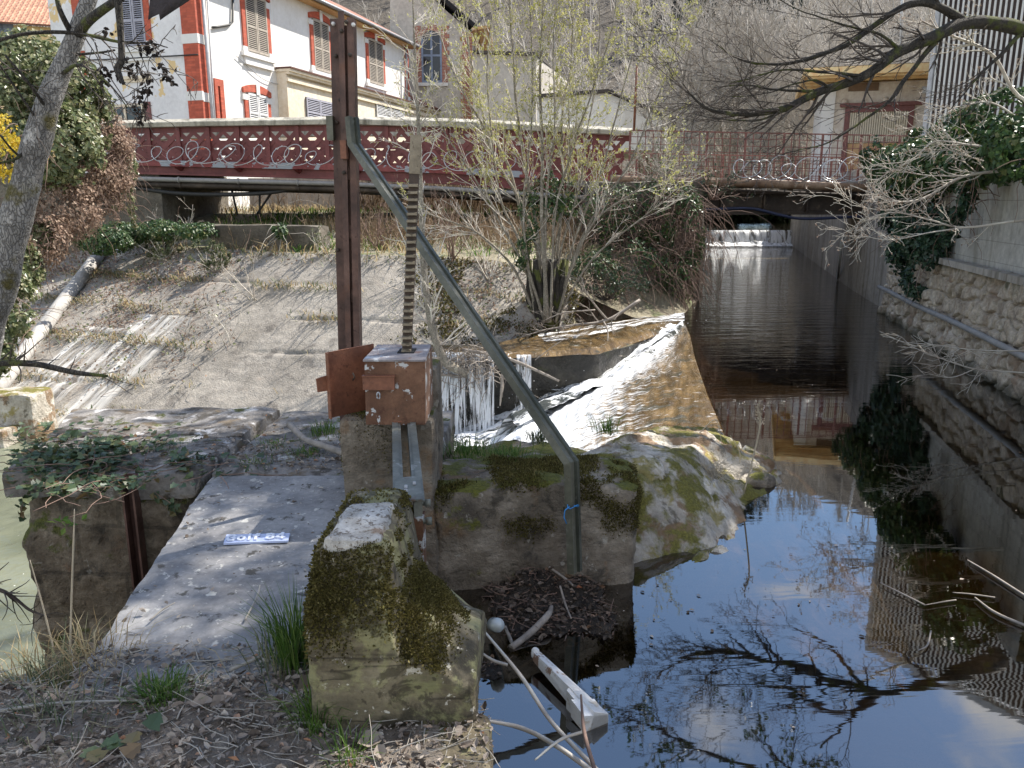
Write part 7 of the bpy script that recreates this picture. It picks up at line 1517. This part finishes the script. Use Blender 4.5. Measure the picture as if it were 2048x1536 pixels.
for (x0, y0, x1, y1, r_, lb) in ((0, 1421, 300, 1400, .006, 'long thin grey twig lying across the left foreground'), (240, 1398, 300, 1440, .004, 'short forked twig on the litter'), (460, 1340, 540, 1300, .007, 'thicker grey stick at the near end of the slab'), (445, 1440, 470, 1360, .005, 'bent brown stick standing out of the litter'), (300, 1240, 350, 1205, .004, 'small dark twig lying on the middle of the slab'), (490, 1240, 520, 1170, .004, 'thin dark stem lying on the right of the slab'), (175, 1520, 330, 1470, .004, 'slender twig in the bottom left litter')):
    a_, b_ = UZ(x0, y0, .015), UZ(x1, y1, .02); P, Rr = poly_branch([a_, (a_ + b_) / 2 + rg.normal(0, .02, 3) * [1, 1, .2], b_], [r_, r_ * .9, r_ * .5], 14); mb = MB(); mb.tube(P, Rr, 7); mb.build('fallen_twig', M['twig_grey'], cat='twig', label=lb)
def tuft(px, py, z, n, h, mat, label, sp=.04, w=.0022, bend=.9, seed=0, stalks=0):
    r2 = R_(seed + px); q = UZ(px, py, z); zz_ = on_top(q[0], q[1]) if z > -.05 else z
    zz_ = z if zz_ is None else zz_; C = np.c_[q[0] + r2.normal(0, sp, n), q[1] + r2.normal(0, sp, n), np.full(n, zz_ - .01)]
    D = np.c_[C[:, :2] - q[:2] + r2.normal(0, sp * .8, (n, 2)), np.zeros(n)]; mb = MB(); mb.blades(C, nrm(D), h * r2.uniform(.4, 1.1, n), w, bend * r2.uniform(.4, 1.3, n))
    return mb.build('grass_tuft', M[mat], cat='grass', label=label)
tuft(590, 1330, .0, 260, .34, 'grass', 'tall dark green grass clump against the left side of the mossy block', .035, .0024, .6)
tuft(545, 1345, .0, 60, .2, 'grass_blue', 'thin bluish grass beside the tall green clump', .04)
tuft(325, 1398, .0, 330, .085, 'grass', 'short bright green grass tuft in the middle of the leaf litter', .045)
tuft(635, 1455, .0, 150, .17, 'grass', 'yellow green grass tuft at the lower left corner of the mossy block', .03)
tuft(700, 1520, .0, 60, .13, 'grass', 'dark grass blades at the bottom edge below the block', .03)
tuft(110, 1335, .0, 300, .2, 'grass_blue', 'sprawling bluish grass clump at the near end of the slab, left', .1, .002, 1.3)
tuft(40, 1345, .0, 150, .16, 'grass_dry', 'dry straw coloured grass at the left edge over the river', .1, .002, 1.4)
tuft(130, 1445, .0, 120, .11, 'grass_blue', 'sparse bluish grass in the lower left litter', .09, .002, 1.3)
tuft(200, 1310, .0, 110, .15, 'grass_dry', 'dry bent grass at the left corner of the slab', .07, .002, 1.3)
for px, py, n_, h_, lb in ((505, 862, 220, .07, 'green grass patch at the back of the pier top'), (545, 882, 160, .06, 'second green grass patch on the pier top'), (650, 858, 150, .12, 'green weeds beside the post foot'), (610, 905, 170, .06, 'grass strip on the pier near the log'), (512, 928, 80, .05, 'tiny grass tuft near the far end of the slab'), (340, 892, 90, .05, 'grass sprouting among the ivy on the pier')):
    tuft(px, py, .02, n_, h_, 'grass', lb, .06, .0025)
for px, py, z_, n_, h_, mt, lb in ((935, 905, -.06, 260, .1, 'grass', 'green grass strip on top of the stone wall, left part'), (1015, 915, -.05, 260, .09, 'grass', 'green grass strip on top of the stone wall, right part'), (1075, 880, -.12, 150, .16, 'grass_blue', 'dry green tuft at the back of the wall by the rapids'), (1215, 862, -.22, 120, .2, 'grass', 'spiky grass tuft on the rock in front of the golden weir'), (1425, 888, -.38, 70, .1, 'grass', 'bright grass sprig at the far right top of the rock')):
    tuft(px, py, z_, n_, h_, mt, lb, .09 if n_ > 200 else .05, .0028)
# ivy creeping over the pier top
rg = R_(440); gi = thing('ground_ivy', UZ(180, 900, .05), 'trailing green ivy creeping over the left end of the stone pier', 'ivy')
C, Nn2 = [], []
for k in range(5200):
    px, py = rg.uniform(15, 570), rg.uniform(845, 1000); w = math.exp(-((px - 150) / 140) ** 2 - ((py - 905) / 40) ** 2) + .5 * math.exp(-((px - 390) / 90) ** 2 - ((py - 925) / 14) ** 2) + .6 * math.exp(-((px - 150) / 110) ** 2 - ((py - 960) / 14) ** 2)
    q = UZ(px, py, .05)
    if rg.random() < w * (.35 + .9 * (vnoise(q[None], 3.5, 4)[0] > -.1)):
        z = on_top(q[0], q[1], (pc1, pc2, pc3)); C.append((q[0], q[1], (z if z else .0) + rg.uniform(.005, .07)))
C = np.array(C); mb = MB(); n = len(C); mb.leaves(C, rg.normal(0, 1, (n, 3)) * [1, 1, .2] + [0, -.3, -.1], nrm(rg.normal(0, .35, (n, 3)) + [0, -.1, 1]), .054 * rg.uniform(.5, 1.25, n), .052 * rg.uniform(.6, 1.2, n), .14, 0, 1); mb.build('foliage', M['ivy_ground'], gi)
m = 60; s0_ = C[rg.integers(0, n, m)]; P, Rr = run(rg, s0_, rg.normal(0, 1, (m, 3)) * [1, 1, .05], rg.uniform(.2, .7, m), np.full(m, .003), np.full(m, .002), 9, .2, (0, 0, -1), .0); P[..., 2] = np.clip(P[..., 2], .03, .09); mb = MB(); mb.tubes(P, Rr, 4); mb.build('stems', M['twig_brown'], gi)
rg = R_(441)
for spec, lb in (([(310, 985, 4.37), (345, 1010, 4.34), (352, 1030, 4.33)], 'ivy strand hanging over the pier edge by the slab'), ([(60, 985, 4.4), (45, 1010, 4.38), (42, 1030, 4.38)], 'ivy strand over the left corner of the pier')):
    P, Rr = poly_branch([U(a_, b_, y_) for a_, b_, y_ in spec], [.003] * 3, 16); mb = MB(); mb.tube(P, Rr, 4); t = P[rg.integers(0, 16, 16)]; mb.leaves(t + rg.normal(0, .012, t.shape), rg.normal(0, 1, t.shape) + [0, 0, -.6], rg.normal(0, .4, t.shape) + [0, -1, .2], .04, .04, .15, 1, 1); mb.build('ivy_strand', [M['twig_brown'], M['ivy_ground']], cat='ivy', label=lb)
mb = MB(); q = [UZ(a_, b_, .02) for a_, b_ in ((215, 1510), (240, 1490), (262, 1500), (205, 1532), (300, 1470), (180, 1530), (250, 1525))]; q = np.array(q); mb.leaves(q + [0, 0, .02], rg.normal(0, 1, q.shape) * [1, 1, .1], rg.normal(0, .25, q.shape) + [0, 0, 1], .06, .06, .15, 0, 1); mb.build('ivy_sprig', M['ivy_ground'], cat='ivy', label='few broad ivy leaves at the bottom edge of the litter')
# tall dry stalks
for pts_, r_, lb in (([(140, 1312, 2.62), (143, 1200, 2.62), (147, 1090, 2.62), (149, 1018, 2.62)], .0035, 'straight pale dry stalk standing in front of the pier wall'), ([(108, 1300, 2.6), (85, 1210, 2.6), (60, 1120, 2.6)], .003, 'leaning dry stalk left of the upright one'), ([(1488, 985, 5.6), (1505, 920, 5.6), (1520, 850, 5.6), (1515, 808, 5.6)], .006, 'tall dead seed stalk rising from the tip of the rock'), ([(1370, 890, 6.3), (1400, 865, 6.3), (1432, 840, 6.3), (1444, 888, 6.3)], .004, 'bent dry stem arching over the top of the rock'), ([(1480, 925, 6.0), (1478, 900, 6.0), (1460, 870, 6.0)], .004, 'short crooked dry stem at the right of the rock')):
    P, Rr = poly_branch([U(a_, b_, y_) for a_, b_, y_ in pts_], [r_] * (len(pts_) - 1) + [r_ * .5], 20); mb = MB(); mb.tube(P, Rr, 6)
    if 'seed' in lb: t = P[rg.integers(13, 20, 90)]; mb.leaves(t + rg.normal(0, .012, t.shape), rg.normal(0, 1, t.shape), rg.normal(0, 1, t.shape), .022, .01, .3)
    mb.build('dry_stalk', M['stalk_dry'], cat='stalk', label=lb)
mb = MB(); q = UZ(140, 1045, .0); q = U(128, 1048, 2.62); C = q + rg.normal(0, .02, (10, 3)) * [1.6, .6, .5]; mb.leaves(C, rg.normal(0, 1, C.shape), rg.normal(0, 1, C.shape) + [0, 0, 1], .035, .018, .2); mb.build('leaf_sprig', M['grass'], cat='sprig', label='bright green leaf sprig beside the upright dry stalk')
dg = R_(442); q = HIT(1418, 945, (rock_obj,)); n = 160; P, Rr = run(dg, q + dg.normal(0, .05, (n, 3)) * [1, 1, .5], dg.normal(0, 1, (n, 3)) * [1, 1, .4], dg.uniform(.06, .22, n), np.full(n, .002), np.full(n, .0014), 5, .3, (0, 0, -1), .03); mb = MB(); mb.tubes(P, Rr, 3); mb.build('straw_wad', M['stalk_dry'], cat='straw', label='wad of washed up dry straw on the flank of the rock')
P, Rr = poly_branch([UZ(578, 848, .05), UZ(610, 878, .045), UZ(650, 893, .05), UZ(690, 907, .04)], [.022, .02, .021, .024], 24); mb = MB(); mb.tube(P, Rr * (1 + .12 * fbm(P, 14, 2, 3)), 10); mb.build('bleached_log', M['driftwood'], cat='log', label='bleached crooked stick lying on the pier top beside the pillar')

# drift on the mud and in the near water
rg = R_(450); MU = (mud,)
def mz(px, py, z0=-.5):
    q = UZ(px, py, z0); z = DOWN(q[0], q[1], MU); return q if z is None else HIT(px, py, MU)
drift = [([(1022, 1305), (1060, 1275), (1095, 1240), (1103, 1222)], .018, 'thick grey curved branch lying on the mud under the wall'), ([(1098, 1142), (1130, 1165), (1145, 1178)], .008, 'pale stick poking out of the mud beside the brace foot'), ([(1228, 1125), (1245, 1100), (1270, 1085)], .009, 'short whitened stick at the corner of the wall'), ([(1248, 1130), (1265, 1110), (1288, 1097)], .007, 'second whitened stick behind the first at the wall corner'), ([(1120, 1180), (1130, 1215), (1142, 1245)], .007, 'brown stick pressed into the middle of the mud'), ([(1010, 1262), (1022, 1290), (1030, 1320)], .01, 'thin grey stick crossing the curved branch'), ([(1040, 1345), (1075, 1320), (1100, 1290)], .007, 'thin twig parallel to the curved branch'), ([(960, 1250), (1000, 1290), (1035, 1320)], .006, 'pale twig beside the little bottle'), ([(955, 1280), (975, 1275), (990, 1270)], .009, 'stub of light wood against the mossy block')]
for pts_, r_, lb in drift:
    P, Rr = poly_branch([mz(a_, b_) + [0, 0, .025] for a_, b_ in pts_], [r_] * (len(pts_) - 1) + [r_ * .6], 18); mb = MB(); mb.tube(P, Rr * (1 + .12 * fbm(P, 14, 2, 3)), 8); mb.build('drift_stick', M['driftwood'], cat='driftwood', label=lb)
near = [([(958, 1250, -.2), (1040, 1350, -.3), (1100, 1440, -.35), (1190, 1536, -.3), (1230, 1580, -.25)], .0085, 'long pale bare shoot crossing the dark water in front of the block'), ([(952, 1438, -.3), (1040, 1455, -.35), (1110, 1490, -.3), (1195, 1550, -.2)], .009, 'grey shoot running from the block foot to the bottom edge'), ([(1162, 1390, -.2), (1168, 1460, -.2), (1185, 1525, -.15), (1200, 1570, -.1)], .007, 'reddish upright shoot in front of the white enamelled piece'), ([(1070, 1520, -.3), (1120, 1480, -.28), (1170, 1462, -.25)], .006, 'short pale side shoot at the bottom edge'), ([(955, 1300, -.25), (985, 1320, -.3), (1015, 1330, -.32)], .007, 'short shoot leaning on the right side of the block')]
for pts_, r_, lb in near:
    P, Rr = poly_branch([UZ(a_, b_, z_) for a_, b_, z_ in pts_], [r_ * .55] + [r_] * (len(pts_) - 1), 26); mb = MB(); mb.tube(P, Rr, 7); mb.build('bare_shoot', M['twig_pale' if 'reddish' not in lb else 'twig_brown'], cat='shoot', label=lb)
for pts_, r_, lb in (([(1935, 1120), (1985, 1150), (2048, 1190), (2090, 1215)], .012, 'straight pale stick leaning into the canal at the right edge'), ([(1950, 1195), (1990, 1225), (2048, 1250), (2090, 1265)], .014, 'pale barked stick half sunk near the right edge'), ([(1760, 1165), (1800, 1185), (1850, 1210)], .008, 'floating twig left of the half sunk stick'), ([(1850, 1210), (1890, 1203), (1912, 1200)], .007, 'short floating twig in the middle of the dark reflections'), ([(1905, 1185), (1940, 1188), (1990, 1195)], .007, 'thin floating stem near the right sticks'), ([(1838, 1300), (1855, 1290), (1862, 1262)], .008, 'hooked pale twig floating on the dark reflection')):
    P, Rr = poly_branch([UZ(a_, b_, -.585) for a_, b_ in pts_], [r_ * .3] + [r_ * .6] * (len(pts_) - 1), 18); mb = MB(); mb.tube(P, Rr, 7); mb.build('floating_stick', M['driftwood'], cat='driftwood', label=lb)
fc2, fn2, fa2 = faces_of(mud); w = fa2 * (fc2[:, 2] > -.72) * smooth(-.9, -.5, fc2[:, 2]); i = rg.choice(len(fc2), 2100, p=w / w.sum()); n = 420
P, Rr = run(rg, fc2[i[:n]] + [0, 0, .012], rg.normal(0, 1, (n, 3)) * [1, 1, .25], .03 + .16 * rg.random(n) ** 3, .0012 + .003 * rg.random(n), np.full(n, .0012), 4, .2, (0, 0, 1), .0); mb = MB(); mb.tubes(P, Rr, 4, 1)
C = fc2[i[n:]] + [0, 0, .01]; m = len(C); L = .012 + .035 * rg.random(m) ** 2; mb.leaves(C, rg.normal(0, 1, (m, 3)) * [1, 1, .3], nrm(rg.normal(0, .4, (m, 3)) + [0, 0, 1]), L, L * .6, .35, 0, 2); mb.build('drift_litter', [M['drift'], M['twig_brown']], kind='stuff')
for px, py, L, lb in ((1130, 1300, .1, 'rust brown sunken leaf beside the white enamelled piece'), (1060, 1385, .09, 'reddish leaf in the dark water by the block'), (1150, 1180, .05, 'orange leaf on the mud below the brace')):
    q = mz(px, py, -.58) + [0, 0, .02]; mb = MB(); mb.leaves(q[None], rg.normal(0, 1, (1, 3)) * [1, 1, .05], np.array([[.1, -.2, 1]]), L, L * .7, np.array([[.2]]), 0, 2); mb.build('wet_leaf', M['wet_leaf'], cat='leaf', label=lb)
# dark undergrowth where the canal comes out of the valley
rg = R_(460); mb = MB(); leaf_mass(mb, rg, [(rg.uniform(8, 26), rg.uniform(60, 66), rg.uniform(.2, .5), 2.0, 1.5, .6) for _ in range(30)], 9000, .35, .3, 1, 4, -.5); mb.build('valley_undergrowth', M['ivy_dark'], kind='stuff')
rg = R_(461); mb = MB(); leaf_mass(mb, rg, [(wall_x(y_) + rg.uniform(.1, 1.6), y_, .75 + rg.uniform(0, .3), .7, .7, .45) for y_ in np.linspace(.5, 8.0, 18)], 9000, .1, .09, 1, 4, -.4); mb.build('bank_undergrowth', M['ivy_dark'], kind='stuff')
rg = R_(462); n = 260; C = np.c_[rg.uniform(.7, 5.5, n), rg.uniform(3.0, 12, n) , np.full(n, WL + .004)]; C[:90] = np.c_[rg.normal(1.0, .5, 90), rg.normal(4.2, .5, 90), np.full(90, WL + .004)]
mb = MB(); L = .008 + .03 * rg.random(n) ** 3; mb.leaves(C, rg.normal(0, 1, (n, 3)) * [1, 1, 0], np.repeat([[0, 0, 1.]], n, 0) + rg.normal(0, .1, (n, 3)), L, L * .6, .15, 0, 2); mb.build('floating_specks', M['litter'], kind='stuff')
